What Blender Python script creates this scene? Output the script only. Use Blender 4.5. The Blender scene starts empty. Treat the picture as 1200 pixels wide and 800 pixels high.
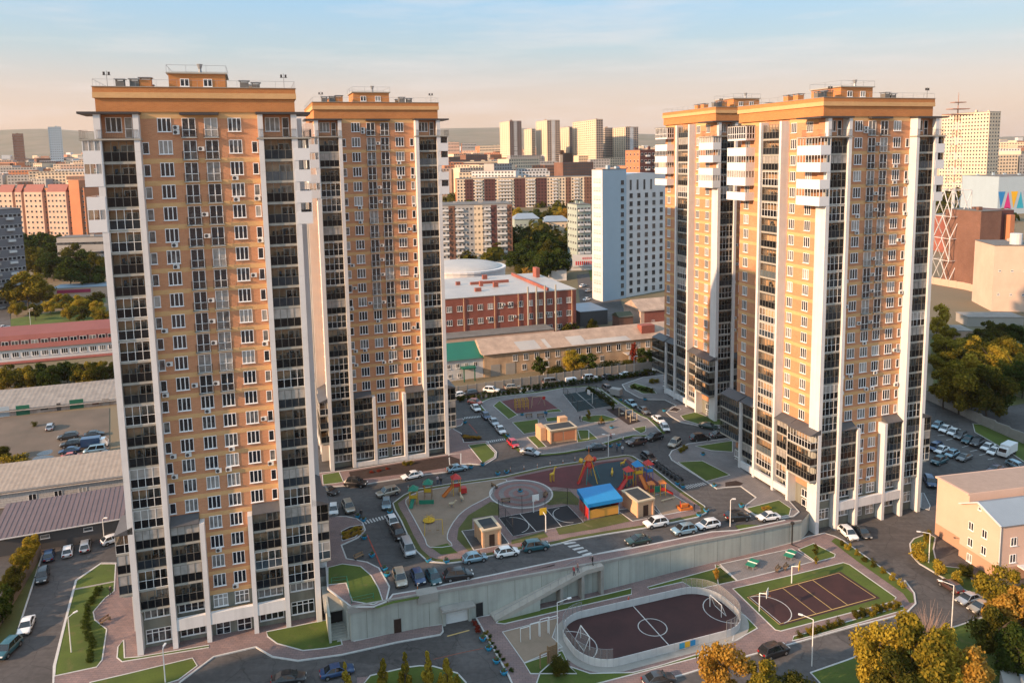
import bpy, bmesh, math, random
from mathutils import Vector, Matrix
R = math.radians
scene = bpy.context.scene
COL = scene.collection
rnd = random.Random(7)

# ------------------------------------------------------------------ camera
FPX, CY, PITCH, ROLL, CAMH = 898.1, 295.96, 0.1229, 0.0177, 70.32
cam_d = bpy.data.cameras.new('camera'); cam = bpy.data.objects.new('camera', cam_d); COL.objects.link(cam)
cam_d.sensor_fit = 'HORIZONTAL'; cam_d.sensor_width = 36.0
cam_d.lens = FPX / 1200 * 36.0
cam_d.shift_y = -(400 - CY) / 1200
cam_d.clip_start = 0.5; cam_d.clip_end = 30000
cam.matrix_world = Matrix.Translation((0, 0, CAMH)) @ Matrix.Rotation(math.pi/2 - PITCH, 4, 'X') @ Matrix.Rotation(-ROLL, 4, 'Z')
scene.camera = cam
scene.render.resolution_x, scene.render.resolution_y = 1024, 682

# ------------------------------------------------------------------ world, sun, exposure
SUN_EL, SUN_AZ = R(20.5), R(29)      # low evening sun from the left, slightly behind the camera
sdir = Vector((-math.cos(SUN_AZ) * math.cos(SUN_EL), -math.sin(SUN_AZ) * math.cos(SUN_EL), math.sin(SUN_EL)))
world = bpy.data.worlds.new('World'); scene.world = world; world.use_nodes = True
nt = world.node_tree; N = nt.nodes; L = nt.links; N.clear()
out = N.new('ShaderNodeOutputWorld'); bg = N.new('ShaderNodeBackground'); sky = N.new('ShaderNodeTexSky')
sky.sky_type = 'NISHITA'; sky.sun_disc = False
sky.sun_elevation = SUN_EL; sky.sun_rotation = math.atan2(sdir.x, sdir.y)
sky.air_density = 1.0; sky.dust_density = 2.5; sky.ozone_density = 1.5; sky.altitude = 150
tcw = N.new('ShaderNodeTexCoord'); sep = N.new('ShaderNodeSeparateXYZ'); L.new(tcw.outputs['Generated'], sep.inputs[0])
# evening haze near the horizon: the same all the way round
ramp = N.new('ShaderNodeValToRGB'); L.new(sep.outputs['Z'], ramp.inputs[0])
e = ramp.color_ramp.elements
e[0].position = 0.0; e[0].color = (2.3, 1.52, 1.15, 1)
e[1].position = 1.0; e[1].color = (2.1, 3.05, 3.9, 1)
for p, c in ((0.05, (2.4, 1.62, 1.22, 1)), (0.085, (2.15, 1.66, 1.4, 1)), (0.135, (1.42, 1.72, 1.8, 1)), (0.2, (0.98, 1.75, 2.4, 1)), (0.3, (1.75, 2.7, 3.5, 1))):
    q = e.new(p); q.color = c
mixw = N.new('ShaderNodeMixRGB'); mixw.inputs[0].default_value = 0.85
L.new(sky.outputs[0], mixw.inputs[1]); L.new(ramp.outputs[0], mixw.inputs[2])
# thin high cloud streaks
mp = N.new('ShaderNodeMapping'); L.new(tcw.outputs['Generated'], mp.inputs[0]); mp.inputs['Scale'].default_value = (2.0, 2.0, 16)
mp.inputs['Rotation'].default_value = (R(7), R(-5), 0)
nz = N.new('ShaderNodeTexNoise'); nz.inputs['Scale'].default_value = 2.2; nz.inputs['Detail'].default_value = 7; nz.inputs['Roughness'].default_value = .58
L.new(mp.outputs[0], nz.inputs[0])
cr = N.new('ShaderNodeValToRGB'); cr.color_ramp.elements[0].position = .47; cr.color_ramp.elements[1].position = .72
cr.color_ramp.elements[1].color = (.4, .4, .4, 1); L.new(nz.outputs[0], cr.inputs[0])
mixc = N.new('ShaderNodeMixRGB'); mixc.inputs[2].default_value = (2.8, 2.5, 2.4, 1)
L.new(cr.outputs[0], mixc.inputs[0]); L.new(mixw.outputs[0], mixc.inputs[1])
L.new(mixc.outputs[0], bg.inputs[0]); bg.inputs[1].default_value = 0.15
L.new(bg.outputs[0], out.inputs[0])
sun_d = bpy.data.lights.new('sun', 'SUN'); sun = bpy.data.objects.new('sun', sun_d); COL.objects.link(sun)
sun_d.energy = 3.6; sun_d.angle = R(0.6); sun_d.color = (1.0, 0.64, 0.38)
sun.rotation_euler = (-sdir).to_track_quat('-Z', 'Y').to_euler()
vs = scene.view_settings; vs.view_transform = 'Standard'; vs.look = 'None'; vs.exposure = 1.22; vs.gamma = 1.0; vs.use_curve_mapping = False
scene.cycles.max_bounces = 6; scene.cycles.transparent_max_bounces = 12; scene.cycles.caustics_reflective = False
scene.cycles.use_denoising = True
HAZE = 0.000035
scene.cycles.volume_step_rate = 20; scene.cycles.volume_max_steps = 32; scene.cycles.volume_bounces = 0

# ------------------------------------------------------------------ survey: pixel of the photograph -> place on the ground
def ray(px, py):
    xr = (px - 600) / FPX; yr = -(py - CY) / FPX
    xc = xr*math.cos(ROLL) + yr*math.sin(ROLL); yc = -xr*math.sin(ROLL) + yr*math.cos(ROLL)
    return (xc, math.cos(PITCH) + math.sin(PITCH)*yc, -math.sin(PITCH) + math.cos(PITCH)*yc)
def proj(x, y, z):
    z -= CAMH
    zc = y*math.cos(PITCH) - z*math.sin(PITCH); yc = y*math.sin(PITCH) + z*math.cos(PITCH)
    return (600 + FPX*(x*math.cos(ROLL) - yc*math.sin(ROLL))/zc, CY - FPX*(x*math.sin(ROLL) + yc*math.cos(ROLL))/zc)
def pod(x, y):
    return 2.9915 - .073037*x + .016322*y + .00035975*x*y - .00045379*x*x - .0000197*y*y
PL = [(-1e5, 0), (140, 0), (235, 5.2), (330, 7), (500, 19), (650, 29), (1000, 46), (2000, 60), (3500, 76), (5000, 150), (6500, 280), (7500, 330), (9000, 200), (30000, 100)]
def lerp(t, a, b): return a + (b - a)*t
def ter(x, y):
    for (a, za), (b, zb) in zip(PL, PL[1:]):
        if y <= b: break
    z = lerp((y - a)/(b - a), za, zb)
    k = min(1, max(0, (y - 140)/95)); lo = -.667 - .0155*max(-120, min(160, x))
    if y > 3500:
        k2 = min(1, (y-3500)/3000); t = x/y
        f = .93 + .5*math.exp(-((t + .62)/.22)**2) + .18*math.exp(-((t + .08)/.07)**2) - .55*max(0, min(1, (t-.1)*2.2)) + .1*math.sin(t*17+y*.0011) + .05*math.sin(t*41+1)
        z = 76 + (z - 76)*lerp(k2, 1, f)
    return z + lo*(1 - k)
def U(p, fn, h=0.0):
    d = ray(*p); z = 0.0
    for _ in range(40):
        t = (z - CAMH)/d[2] if abs(d[2]) > 1e-6 else 1e4
        if t < 0 or t > 2e4: t = 2e4
        z2 = fn(d[0]*t, d[1]*t) + h; z = z*.35 + z2*.65
    return Vector((d[0]*t, d[1]*t, fn(d[0]*t, d[1]*t)))
def crop(ox, oy, s): return lambda x, y: (ox + x*s, oy + y*s)
G1 = crop(370, 530, .2); G2 = crop(470, 520, .1875); G3 = crop(640, 510, .1875); G4 = crop(530, 440, .15); G5 = crop(660, 430, 1/6)
G6 = crop(1080, 460, .125); G7 = crop(0, 480, .15); G8 = crop(0, 600, .25); D6 = crop(850, 540, .125); D7 = crop(950, 540, .125)
F1 = crop(380, 620, .2125); F2 = crop(540, 620, .2125); F3 = crop(620, 650, .21667); F4 = crop(840, 620, .18755); F5 = crop(380, 740, .2); F6 = crop(1040, 560, .25)
B8 = crop(60, 660, .175); H1 = crop(80, 580, .2749); H5 = crop(1000, 680, 1/6); H6 = crop(800, 700, 1/6); PX = lambda x, y: (x, y)
def pts(c, l): return [c(*q) for q in l]

# ------------------------------------------------------------------ materials
MATS = {}
def mat(name, col, rough=.8, var=.18, scale=1.0, bump=0.0, metal=0.0, spec=.4, col2=None, rand=0.0, detail=5):
    if name in MATS: return MATS[name]
    m = bpy.data.materials.new(name); m.use_nodes = True; n = m.node_tree.nodes; l = m.node_tree.links
    b = n['Principled BSDF']; b.inputs['Roughness'].default_value = rough; b.inputs['Metallic'].default_value = metal
    b.inputs['Specular IOR Level'].default_value = spec
    c2 = col2 or tuple(max(0, c*(1 - var*1.6)) for c in col)
    tc = n.new('ShaderNodeTexCoord'); z = n.new('ShaderNodeTexNoise'); z.inputs['Scale'].default_value = scale; z.inputs['Detail'].default_value = detail; z.inputs['Roughness'].default_value = .65
    l.new(tc.outputs['Object'], z.inputs['Vector'])
    cr = n.new('ShaderNodeValToRGB'); cr.color_ramp.elements[0].position = .3; cr.color_ramp.elements[1].position = .7
    cr.color_ramp.elements[0].color = (*c2, 1); cr.color_ramp.elements[1].color = (*col, 1); l.new(z.outputs[0], cr.inputs[0])
    src = cr.outputs[0]
    if rand:
        oi = n.new('ShaderNodeObjectInfo'); hs = n.new('ShaderNodeHueSaturation'); mr = n.new('ShaderNodeMapRange')
        mr.inputs[3].default_value = 1 - rand; mr.inputs[4].default_value = 1 + rand; l.new(oi.outputs['Random'], mr.inputs[0])
        l.new(mr.outputs[0], hs.inputs['Value']); l.new(src, hs.inputs['Color']); src = hs.outputs[0]
    l.new(src, b.inputs['Base Color'])
    if bump:
        bp = n.new('ShaderNodeBump'); bp.inputs['Strength'].default_value = bump; bp.inputs['Distance'].default_value = .05
        l.new(z.outputs[0], bp.inputs['Height']); l.new(bp.outputs[0], b.inputs['Normal'])
    MATS[name] = m; return m
def brick(name, c1, c2, mortar, bw=.26, bh=.08, ms=.012, rough=.85, axis=None, stain=.25, sscale=.12):
    if name in MATS: return MATS[name]
    m = mat(name, c1, rough=rough); n = m.node_tree.nodes; l = m.node_tree.links; b = n['Principled BSDF']
    tc = n.new('ShaderNodeTexCoord'); s = n.new('ShaderNodeSeparateXYZ'); l.new(tc.outputs['Object'], s.inputs[0])
    cx = n.new('ShaderNodeCombineXYZ')
    if axis == 'flat': l.new(s.outputs[0], cx.inputs[0]); l.new(s.outputs[1], cx.inputs[1])
    else:
        ad = n.new('ShaderNodeMath'); ad.operation = 'ADD'; l.new(s.outputs[0], ad.inputs[0]); l.new(s.outputs[1], ad.inputs[1])
        l.new(ad.outputs[0], cx.inputs[0]); l.new(s.outputs[2], cx.inputs[1])
    bt = n.new('ShaderNodeTexBrick'); bt.inputs['Scale'].default_value = 1; bt.inputs['Brick Width'].default_value = bw; bt.inputs['Row Height'].default_value = bh
    bt.inputs['Mortar Size'].default_value = ms; bt.inputs['Color1'].default_value = (*c1, 1); bt.inputs['Color2'].default_value = (*c2, 1); bt.inputs['Mortar'].default_value = (*mortar, 1)
    l.new(cx.outputs[0], bt.inputs[0])
    z = n.new('ShaderNodeTexNoise'); z.inputs['Scale'].default_value = sscale; z.inputs['Detail'].default_value = 8; z.inputs['Roughness'].default_value = .6; l.new(tc.outputs['Object'], z.inputs[0])
    mr = n.new('ShaderNodeMapRange'); mr.inputs[1].default_value = .3; mr.inputs[2].default_value = .7; mr.inputs[3].default_value = 1 - stain; mr.inputs[4].default_value = 1 + stain*.45; l.new(z.outputs[0], mr.inputs[0])
    hs = n.new('ShaderNodeHueSaturation'); l.new(bt.outputs[0], hs.inputs['Color']); l.new(mr.outputs[0], hs.inputs['Value']); l.new(hs.outputs[0], b.inputs['Base Color'])
    return m
def glass(name, dark=(.010, .014, .022), light=(.36, .35, .33), plight=.15, trans=0.0, rough=.06, spec=.55):
    """window glass: dark room or pale curtain behind it, by object; trans lets the room show"""
    if name in MATS: return MATS[name]
    m = bpy.data.materials.new(name); m.use_nodes = True; n = m.node_tree.nodes; l = m.node_tree.links; n.clear()
    o = n.new('ShaderNodeOutputMaterial'); b = n.new('ShaderNodeBsdfPrincipled'); oi = n.new('ShaderNodeObjectInfo')
    b.inputs['Roughness'].default_value = rough; b.inputs['Specular IOR Level'].default_value = spec
    tc = n.new('ShaderNodeTexCoord'); z = n.new('ShaderNodeTexNoise'); z.noise_dimensions = '4D'; z.inputs['Scale'].default_value = 1.1; z.inputs['Detail'].default_value = 2
    l.new(tc.outputs['Object'], z.inputs['Vector']); mw = n.new('ShaderNodeMath'); mw.operation = 'MULTIPLY'; mw.inputs[1].default_value = 50; l.new(oi.outputs['Random'], mw.inputs[0]); l.new(mw.outputs[0], z.inputs['W'])
    cr = n.new('ShaderNodeValToRGB'); el = cr.color_ramp.elements; el[0].color = (*dark, 1); el[1].color = (*light, 1)
    el[0].position = 1 - plight - .25; el[1].position = min(.98, 1 - plight + .25)
    ad = n.new('ShaderNodeMath'); ad.operation = 'MULTIPLY_ADD'; ad.inputs[1].default_value = .7; l.new(oi.outputs['Random'], ad.inputs[0])
    sc = n.new('ShaderNodeMath'); sc.operation = 'MULTIPLY'; sc.inputs[1].default_value = .45; l.new(z.outputs[0], sc.inputs[0]); l.new(sc.outputs[0], ad.inputs[2]); l.new(ad.outputs[0], cr.inputs[0])
    l.new(cr.outputs[0], b.inputs['Base Color'])
    if trans:
        t = n.new('ShaderNodeBsdfTransparent'); t.inputs[0].default_value = (.86, .88, .86, 1); mx = n.new('ShaderNodeMixShader')
        fr = n.new('ShaderNodeFresnel'); fr.inputs[0].default_value = 1.5
        gt = n.new('ShaderNodeMath'); gt.operation = 'MULTIPLY_ADD'; gt.inputs[1].default_value = 1.5; gt.inputs[2].default_value = 1 - trans; l.new(fr.outputs[0], gt.inputs[0])
        # some panes have blinds or curtains right behind the glass
        g2 = n.new('ShaderNodeMath'); g2.operation = 'GREATER_THAN'; g2.inputs[1].default_value = 1 - plight*.6; l.new(oi.outputs['Random'], g2.inputs[0])
        mxx = n.new('ShaderNodeMath'); mxx.operation = 'MAXIMUM'; m3 = n.new('ShaderNodeMath'); m3.operation = 'MULTIPLY'; m3.inputs[1].default_value = .7; l.new(g2.outputs[0], m3.inputs[0])
        l.new(gt.outputs[0], mxx.inputs[0]); l.new(m3.outputs[0], mxx.inputs[1])
        l.new(mxx.outputs[0], mx.inputs[0]); l.new(t.outputs[0], mx.inputs[1]); l.new(b.outputs[0], mx.inputs[2]); l.new(mx.outputs[0], o.inputs[0])
    else: l.new(b.outputs[0], o.inputs[0])
    MATS[name] = m; return m

orange = brick('orange_brick', (.55, .245, .12), (.48, .20, .095), (.46, .32, .21), bw=.5, bh=.15, ms=.012, stain=.16)
attic = brick('attic_brick', (.50, .195, .058), (.44, .16, .048), (.45, .27, .13), bw=.5, bh=.15, ms=.012, stain=.16)
yellow = brick('yellow_brick', (.63, .37, .16), (.57, .32, .13), (.55, .40, .23), bw=.5, bh=.15, ms=.012, stain=.12)
white = mat('white_panel', (.64, .63, .62), rough=.55, var=.06, scale=.35)
pvc = mat('white_frame', (.78, .78, .77), rough=.35, var=.02)
graywall = mat('grey_render', (.20, .20, .165), rough=.85, var=.12, scale=.4)
slabm = mat('concrete_edge', (.36, .345, .30), rough=.85, var=.12, scale=.8)
darkmetal = mat('dark_metal', (.05, .045, .045), rough=.5, var=.1)
darkroof = mat('dark_sheet_roof', (.085, .085, .09), rough=.5, var=.15, scale=.8)
bronze = mat('bronze_frame', (.16, .15, .13), rough=.5, var=.05)
blackpanel = glass('tinted_panel', dark=(.008, .009, .011), light=(.03, .04, .05), plight=.15, rough=.1, spec=.18)
pane = glass('window_glass')
lpane = glass('loggia_glass', dark=(.03, .03, .03), light=(.55, .52, .48), plight=.22, trans=.93)
whitebox = mat('white_cladding', (.68, .68, .68), rough=.5, var=.04, scale=.6)
galv = mat('galvanised', (.32, .33, .34), rough=.45, var=.15, scale=2, metal=.4)
acm = mat('ac_unit', (.62, .62, .6), rough=.5, var=.05)
black = mat('black_rubber', (.015, .015, .016), rough=.7, var=.2)
roofm = mat('bitumen_roof', (.16, .15, .14), rough=.9, var=.2, scale=.3)

# ------------------------------------------------------------------ builders
class MB:
    def __init__(s): s.v = []; s.f = []; s.m = []
    def quad(s, a, b, c, d, mi=0):
        i = len(s.v); s.v += [a, b, c, d]; s.f.append((i, i+1, i+2, i+3)); s.m.append(mi)
    def poly(s, P, mi=0):
        i = len(s.v); s.v += list(P); s.f.append(tuple(range(i, i+len(P)))); s.m.append(mi)
    def box(s, x0, x1, y0, y1, z0, z1, mi=0):
        i = len(s.v)
        s.v += [(x0,y0,z0),(x1,y0,z0),(x1,y1,z0),(x0,y1,z0),(x0,y0,z1),(x1,y0,z1),(x1,y1,z1),(x0,y1,z1)]
        for f in ((0,3,2,1),(4,5,6,7),(0,1,5,4),(1,2,6,5),(2,3,7,6),(3,0,4,7)): s.f.append(tuple(i+k for k in f)); s.m.append(mi)
    def prism(s, P, z0, z1, mi=0, top=None):
        n = len(P); i = len(s.v); s.v += [(p[0], p[1], z0) for p in P] + [(p[0], p[1], z1) for p in P]
        s.f.append(tuple(i+n+k for k in range(n))); s.m.append(mi if top is None else top)
        s.f.append(tuple(i+k for k in reversed(range(n)))); s.m.append(mi)
        for k in range(n): s.f.append((i+k, i+(k+1)%n, i+n+(k+1)%n, i+n+k)); s.m.append(mi)
    def xprism(s, P, x0, x1, mi=0):          # profile in (y,z), swept along x
        n = len(P); i = len(s.v); s.v += [(x0, p[0], p[1]) for p in P] + [(x1, p[0], p[1]) for p in P]
        s.f.append(tuple(i+k for k in range(n))); s.m.append(mi); s.f.append(tuple(i+n+k for k in reversed(range(n)))); s.m.append(mi)
        for k in range(n): s.f.append((i+k, i+n+k, i+n+(k+1)%n, i+(k+1)%n)); s.m.append(mi)
    def tube(s, a, b, r0, r1=None, n=6, mi=0, cap=True):
        r1 = r0 if r1 is None else r1; a = Vector(a); b = Vector(b); d = (b - a).normalized()
        u = d.orthogonal().normalized(); w = d.cross(u); i = len(s.v)
        for c, r in ((a, r0), (b, r1)):
            for k in range(n):
                t = 2*math.pi*k/n; p = c + (u*math.cos(t) + w*math.sin(t))*r; s.v.append(tuple(p))
        for k in range(n): s.f.append((i+k, i+(k+1)%n, i+n+(k+1)%n, i+n+k)); s.m.append(mi)
        if cap: s.f.append(tuple(i+n+k for k in range(n))); s.m.append(mi); s.f.append(tuple(i+k for k in reversed(range(n)))); s.m.append(mi)
    def path(s, P, r, n=5, mi=0):
        for a, b in zip(P, P[1:]): s.tube(a, b, r, r, n, mi)
    def cone(s, c, r, h, n=8, mi=0):
        i = len(s.v); s.v += [(c[0]+r*math.cos(2*math.pi*k/n), c[1]+r*math.sin(2*math.pi*k/n), c[2]) for k in range(n)] + [(c[0], c[1], c[2]+h)]
        for k in range(n): s.f.append((i+k, i+(k+1)%n, i+n)); s.m.append(mi)
    def mesh(s, name, mats):
        me = bpy.data.meshes.new(name); me.from_pydata(s.v, [], s.f)
        for m in (mats if isinstance(mats, (list, tuple)) else [mats]): me.materials.append(m)
        me.polygons.foreach_set('material_index', s.m); me.update(); return me
    def build(s, name, mats, parent=None, loc=(0,0,0), rz=0): return place(name, s.mesh(name, mats), parent, loc, rz)
def place(name, me, parent=None, loc=(0,0,0), rz=0, sc=None):
    o = bpy.data.objects.new(name, me); COL.objects.link(o); o.location = loc; o.rotation_euler[2] = rz
    if sc: o.scale = sc if isinstance(sc, (tuple, list)) else (sc, sc, sc)
    if parent: o.parent = parent
    return o
def tag(o, label, cat=None, group=None, kind=None):
    if label: o['label'] = label
    if cat: o['category'] = cat
    if group: o['group'] = group
    if kind: o['kind'] = kind
    return o
def thing(name, label, cat, loc=(0,0,0), rz=0, group=None):
    return tag(place(name, None, None, loc, rz), label, cat, group)
KIDS = {}
def kids():
    KIDS.clear()
    for o in COL.objects:
        if o.parent: KIDS.setdefault(o.parent.name, []).append(o)
def copy_tree(o, parent=None, skip=None):
    c = o.copy(); COL.objects.link(c); c.parent = parent
    for ch in KIDS.get(o.name, []):
        if not (skip and skip(ch)): copy_tree(ch, c)
    return c
# ------------------------------------------------------------------ ground
asph0 = mat('asphalt', (.070, .066, .066), rough=.9, var=.28, scale=.35, bump=.02, detail=9)
asph20 = mat('asphalt_lower', (.078, .070, .068), rough=.9, var=.26, scale=.3, bump=.02, detail=9)
verge = lambda: grassm
def asphalt(name, base):
    m = mat(name, base, rough=.9); n = m.node_tree.nodes; l = m.node_tree.links; b = n['Principled BSDF']; tc = n.new('ShaderNodeTexCoord')
    def noise(sc, det, lo, hi, a, c, vec=None):
        z = n.new('ShaderNodeTexNoise'); z.inputs['Scale'].default_value = sc; z.inputs['Detail'].default_value = det; z.inputs['Roughness'].default_value = .62; l.new(vec or tc.outputs['Object'], z.inputs[0])
        r = n.new('ShaderNodeMapRange'); r.inputs[1].default_value = lo; r.inputs[2].default_value = hi; r.inputs[3].default_value = a; r.inputs[4].default_value = c; l.new(z.outputs[0], r.inputs[0]); return r.outputs[0]
    def mul(a, c): q = n.new('ShaderNodeMath'); q.operation = 'MULTIPLY'; l.new(a, q.inputs[0]); l.new(c, q.inputs[1]); return q.outputs[0]
    mp = n.new('ShaderNodeMapping'); mp.inputs['Rotation'].default_value = (0, 0, .33); mp.inputs['Scale'].default_value = (.05, .9, 1); l.new(tc.outputs['Object'], mp.inputs[0])
    v = n.new('ShaderNodeTexVoronoi'); v.inputs['Scale'].default_value = .11; l.new(tc.outputs['Object'], v.inputs[0]); sp = n.new('ShaderNodeSeparateColor'); l.new(v.outputs['Color'], sp.inputs[0])
    pr = n.new('ShaderNodeMapRange'); pr.inputs[1].default_value = .7; pr.inputs[2].default_value = .72; pr.inputs[3].default_value = 1; pr.inputs[4].default_value = .8; l.new(sp.outputs[0], pr.inputs[0])
    f = mul(mul(mul(noise(.09, 6, .3, .7, .78, 1.2), noise(1.3, 8, .35, .68, .82, 1.12)), noise(1.0, 4, .4, .7, 1.08, .84, mp.outputs[0])), mul(pr.outputs[0], noise(.6, 3, .66, .72, 1, .72)))
    vd = n.new('ShaderNodeTexVoronoi'); vd.feature = 'DISTANCE_TO_EDGE'; vd.inputs['Scale'].default_value = .17; wz = n.new('ShaderNodeTexNoise'); wz.inputs['Scale'].default_value = .5; l.new(tc.outputs['Object'], wz.inputs[0]); wa = n.new('ShaderNodeMixRGB'); wa.blend_type = 'ADD'; wa.inputs[0].default_value = 2.5; l.new(tc.outputs['Object'], wa.inputs[1]); l.new(wz.outputs['Color'], wa.inputs[2]); l.new(wa.outputs[0], vd.inputs[0])
    cr = n.new('ShaderNodeMapRange'); cr.inputs[1].default_value = 0; cr.inputs[2].default_value = .012; cr.inputs[3].default_value = .6; cr.inputs[4].default_value = 1; l.new(vd.outputs[0], cr.inputs[0]); f = mul(f, cr.outputs[0])
    hs = n.new('ShaderNodeHueSaturation'); hs.inputs['Color'].default_value = (*base, 1); l.new(f, hs.inputs['Value']); l.new(hs.outputs[0], b.inputs['Base Color']); return m
asph = asphalt('asphalt_worn', (.082, .077, .076)); asph2 = asphalt('asphalt_lower_worn', (.088, .080, .077))
def lawn_mat(name, c1, c2, c3):
    m = mat(name, c1, rough=.95); n = m.node_tree.nodes; l = m.node_tree.links; b = n['Principled BSDF']; tc = n.new('ShaderNodeTexCoord'); cur = None
    for sc, lo, hi, c in ((.22, .35, .65, c2), (4.0, .5, .75, c2), (.5, .60, .72, c3), (9.0, .66, .70, (.16, .11, .03))):
        z = n.new('ShaderNodeTexNoise'); z.inputs['Scale'].default_value = sc; z.inputs['Detail'].default_value = 6; l.new(tc.outputs['Object'], z.inputs[0]); r = n.new('ShaderNodeMapRange'); r.inputs[1].default_value = lo; r.inputs[2].default_value = hi; r.inputs[4].default_value = .85; l.new(z.outputs[0], r.inputs[0])
        x = n.new('ShaderNodeMixRGB'); l.new(r.outputs[0], x.inputs[0]); x.inputs[2].default_value = (*c, 1)
        if cur is None: x.inputs[1].default_value = (*c1, 1)
        else: l.new(cur, x.inputs[1])
        cur = x.outputs[0]
    l.new(cur, b.inputs['Base Color']); bp = n.new('ShaderNodeBump'); bp.inputs['Strength'].default_value = .7; bp.inputs['Distance'].default_value = .08; l.new(z.outputs[0], bp.inputs['Height']); l.new(bp.outputs[0], b.inputs['Normal']); return m
paver = brick('block_paving', (.25, .165, .15), (.20, .14, .135), (.13, .105, .10), bw=.8, bh=.4, ms=.03, axis='flat', stain=.22, sscale=.3)
paverg = brick('grey_paving', (.215, .19, .185), (.18, .165, .16), (.13, .12, .115), bw=.8, bh=.4, ms=.03, axis='flat', stain=.2, sscale=.3)
grassm = lawn_mat('lawn', (.080, .115, .016), (.050, .076, .011), (.11, .105, .032))
drygrass = lawn_mat('dry_grass', (.095, .10, .026), (.062, .07, .017), (.14, .115, .055))
kerbm = mat('kerb', (.52, .51, .49), rough=.8, var=.12, scale=1.5)
sandm = mat('sand', (.28, .21, .155), rough=.95, scale=.35, col2=(.21, .155, .11), detail=9)
redrub = mat('red_rubber', (.125, .032, .034), rough=.85, scale=.5, col2=(.085, .026, .028), detail=10)
darkrub = mat('maroon_rubber', (.055, .020, .020), rough=.8, scale=.25, col2=(.030, .012, .013), detail=10)
bluerub = mat('blue_rubber', (.022, .048, .062), rough=.85, var=.15, scale=.3)
blackrub = mat('black_rubber_court', (.018, .018, .022), rough=.85, var=.2, scale=.3)
greenrub = mat('dark_teal_court', (.012, .030, .034), rough=.85, var=.2, scale=.3)
soil = mat('soil', (.045, .028, .024), rough=1, var=.3, scale=1.2, bump=.5)
linem = mat('white_line', (.60, .60, .58), rough=.7, scale=1.2, col2=(.33, .32, .31), detail=9)
yline = mat('yellow_line', (.55, .38, .14), rough=.7, var=.12, scale=1.5)
dirt = mat('dirt', (.15, .115, .09), rough=1, scale=.12, col2=(.09, .075, .06), detail=10)
groundm = mat('terrain', (.105, .10, .055), rough=1, scale=.004, col2=(.21, .155, .105), detail=15)
conc = mat('podium_wall', (.40, .41, .365), rough=.85, var=.12, scale=.25, detail=8)
def streaks(m, k=.3):
    n = m.node_tree.nodes; l = m.node_tree.links; b = n['Principled BSDF']; src = b.inputs['Base Color'].links[0].from_socket; tc = n.new('ShaderNodeTexCoord'); mp = n.new('ShaderNodeMapping'); mp.inputs['Scale'].default_value = (1.1, 1.1, .05); l.new(tc.outputs['Object'], mp.inputs[0]); z = n.new('ShaderNodeTexNoise'); z.inputs['Scale'].default_value = 1.2; z.inputs['Detail'].default_value = 7; l.new(mp.outputs[0], z.inputs[0]); r = n.new('ShaderNodeMapRange'); r.inputs[1].default_value = .42; r.inputs[2].default_value = .68; r.inputs[3].default_value = 1.04; r.inputs[4].default_value = 1-k; l.new(z.outputs[0], r.inputs[0]); hs = n.new('ShaderNodeHueSaturation'); l.new(r.outputs[0], hs.inputs['Value']); l.new(src, hs.inputs['Color']); l.new(hs.outputs[0], b.inputs['Base Color'])
streaks(conc, .14); streaks(white, .08); streaks(graywall, .2)
concg = mat('concrete', (.33, .31, .28), rough=.85, var=.15, scale=.5)

def struct(o, label=None): return tag(o, label, None, None, 'structure')
def smooth(P, n=4, closed=True):
    out = []; k = len(P)
    for i in range(k if closed else k-1):
        p0, p1, p2, p3 = [Vector(P[(i+j) % k] if closed else P[max(0, min(k-1, i+j))]) for j in (-1, 0, 1, 2)]
        for t in range(n):
            t /= n; out.append(.5*((2*p1) + (p2-p0)*t + (2*p0-5*p1+4*p2-p3)*t*t + (3*p1-p0-3*p2+p3)*t**3))
    if not closed: out.append(Vector(P[-1]))
    return out
def onto(pix, fn): return [U(p, fn).to_2d() for p in pix]
def sheet(name, P2, fn, h, m, skirt=0.0, grid=6.0, parent=None, label=None, kind='structure'):
    bm = bmesh.new(); vs_ = [bm.verts.new((p[0], p[1], 0)) for p in P2]
    f = bm.faces.new(vs_); bm.normal_update()
    if f.normal.z < 0: f.normal_flip()
    bmesh.ops.triangulate(bm, faces=bm.faces[:])
    xs = [p[0] for p in P2]; ys = [p[1] for p in P2]
    for ax, lo, hi in ((0, min(xs), max(xs)), (1, min(ys), max(ys))):
        q = math.ceil(lo/grid)*grid
        while q < hi:
            co = (q, 0, 0) if ax == 0 else (0, q, 0); no = (1, 0, 0) if ax == 0 else (0, 1, 0)
            bmesh.ops.bisect_plane(bm, geom=bm.verts[:]+bm.edges[:]+bm.faces[:], plane_co=co, plane_no=no); q += grid
    for v in bm.verts: v.co.z = fn(v.co.x, v.co.y) + h
    if skirt:
        ed = [e for e in bm.edges if len(e.link_faces) == 1]; r = bmesh.ops.extrude_edge_only(bm, edges=ed)
        for v in r['geom']:
            if isinstance(v, bmesh.types.BMVert): v.co.z -= skirt
    bmesh.ops.recalc_face_normals(bm, faces=bm.faces[:])
    me = bpy.data.meshes.new(name); bm.to_mesh(me); bm.free(); me.materials.append(m)
    o = place(name, me, parent)
    if not parent: tag(o, label or name.replace('_', ' ') + ' of the place', None, None, kind)
    return o
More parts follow.
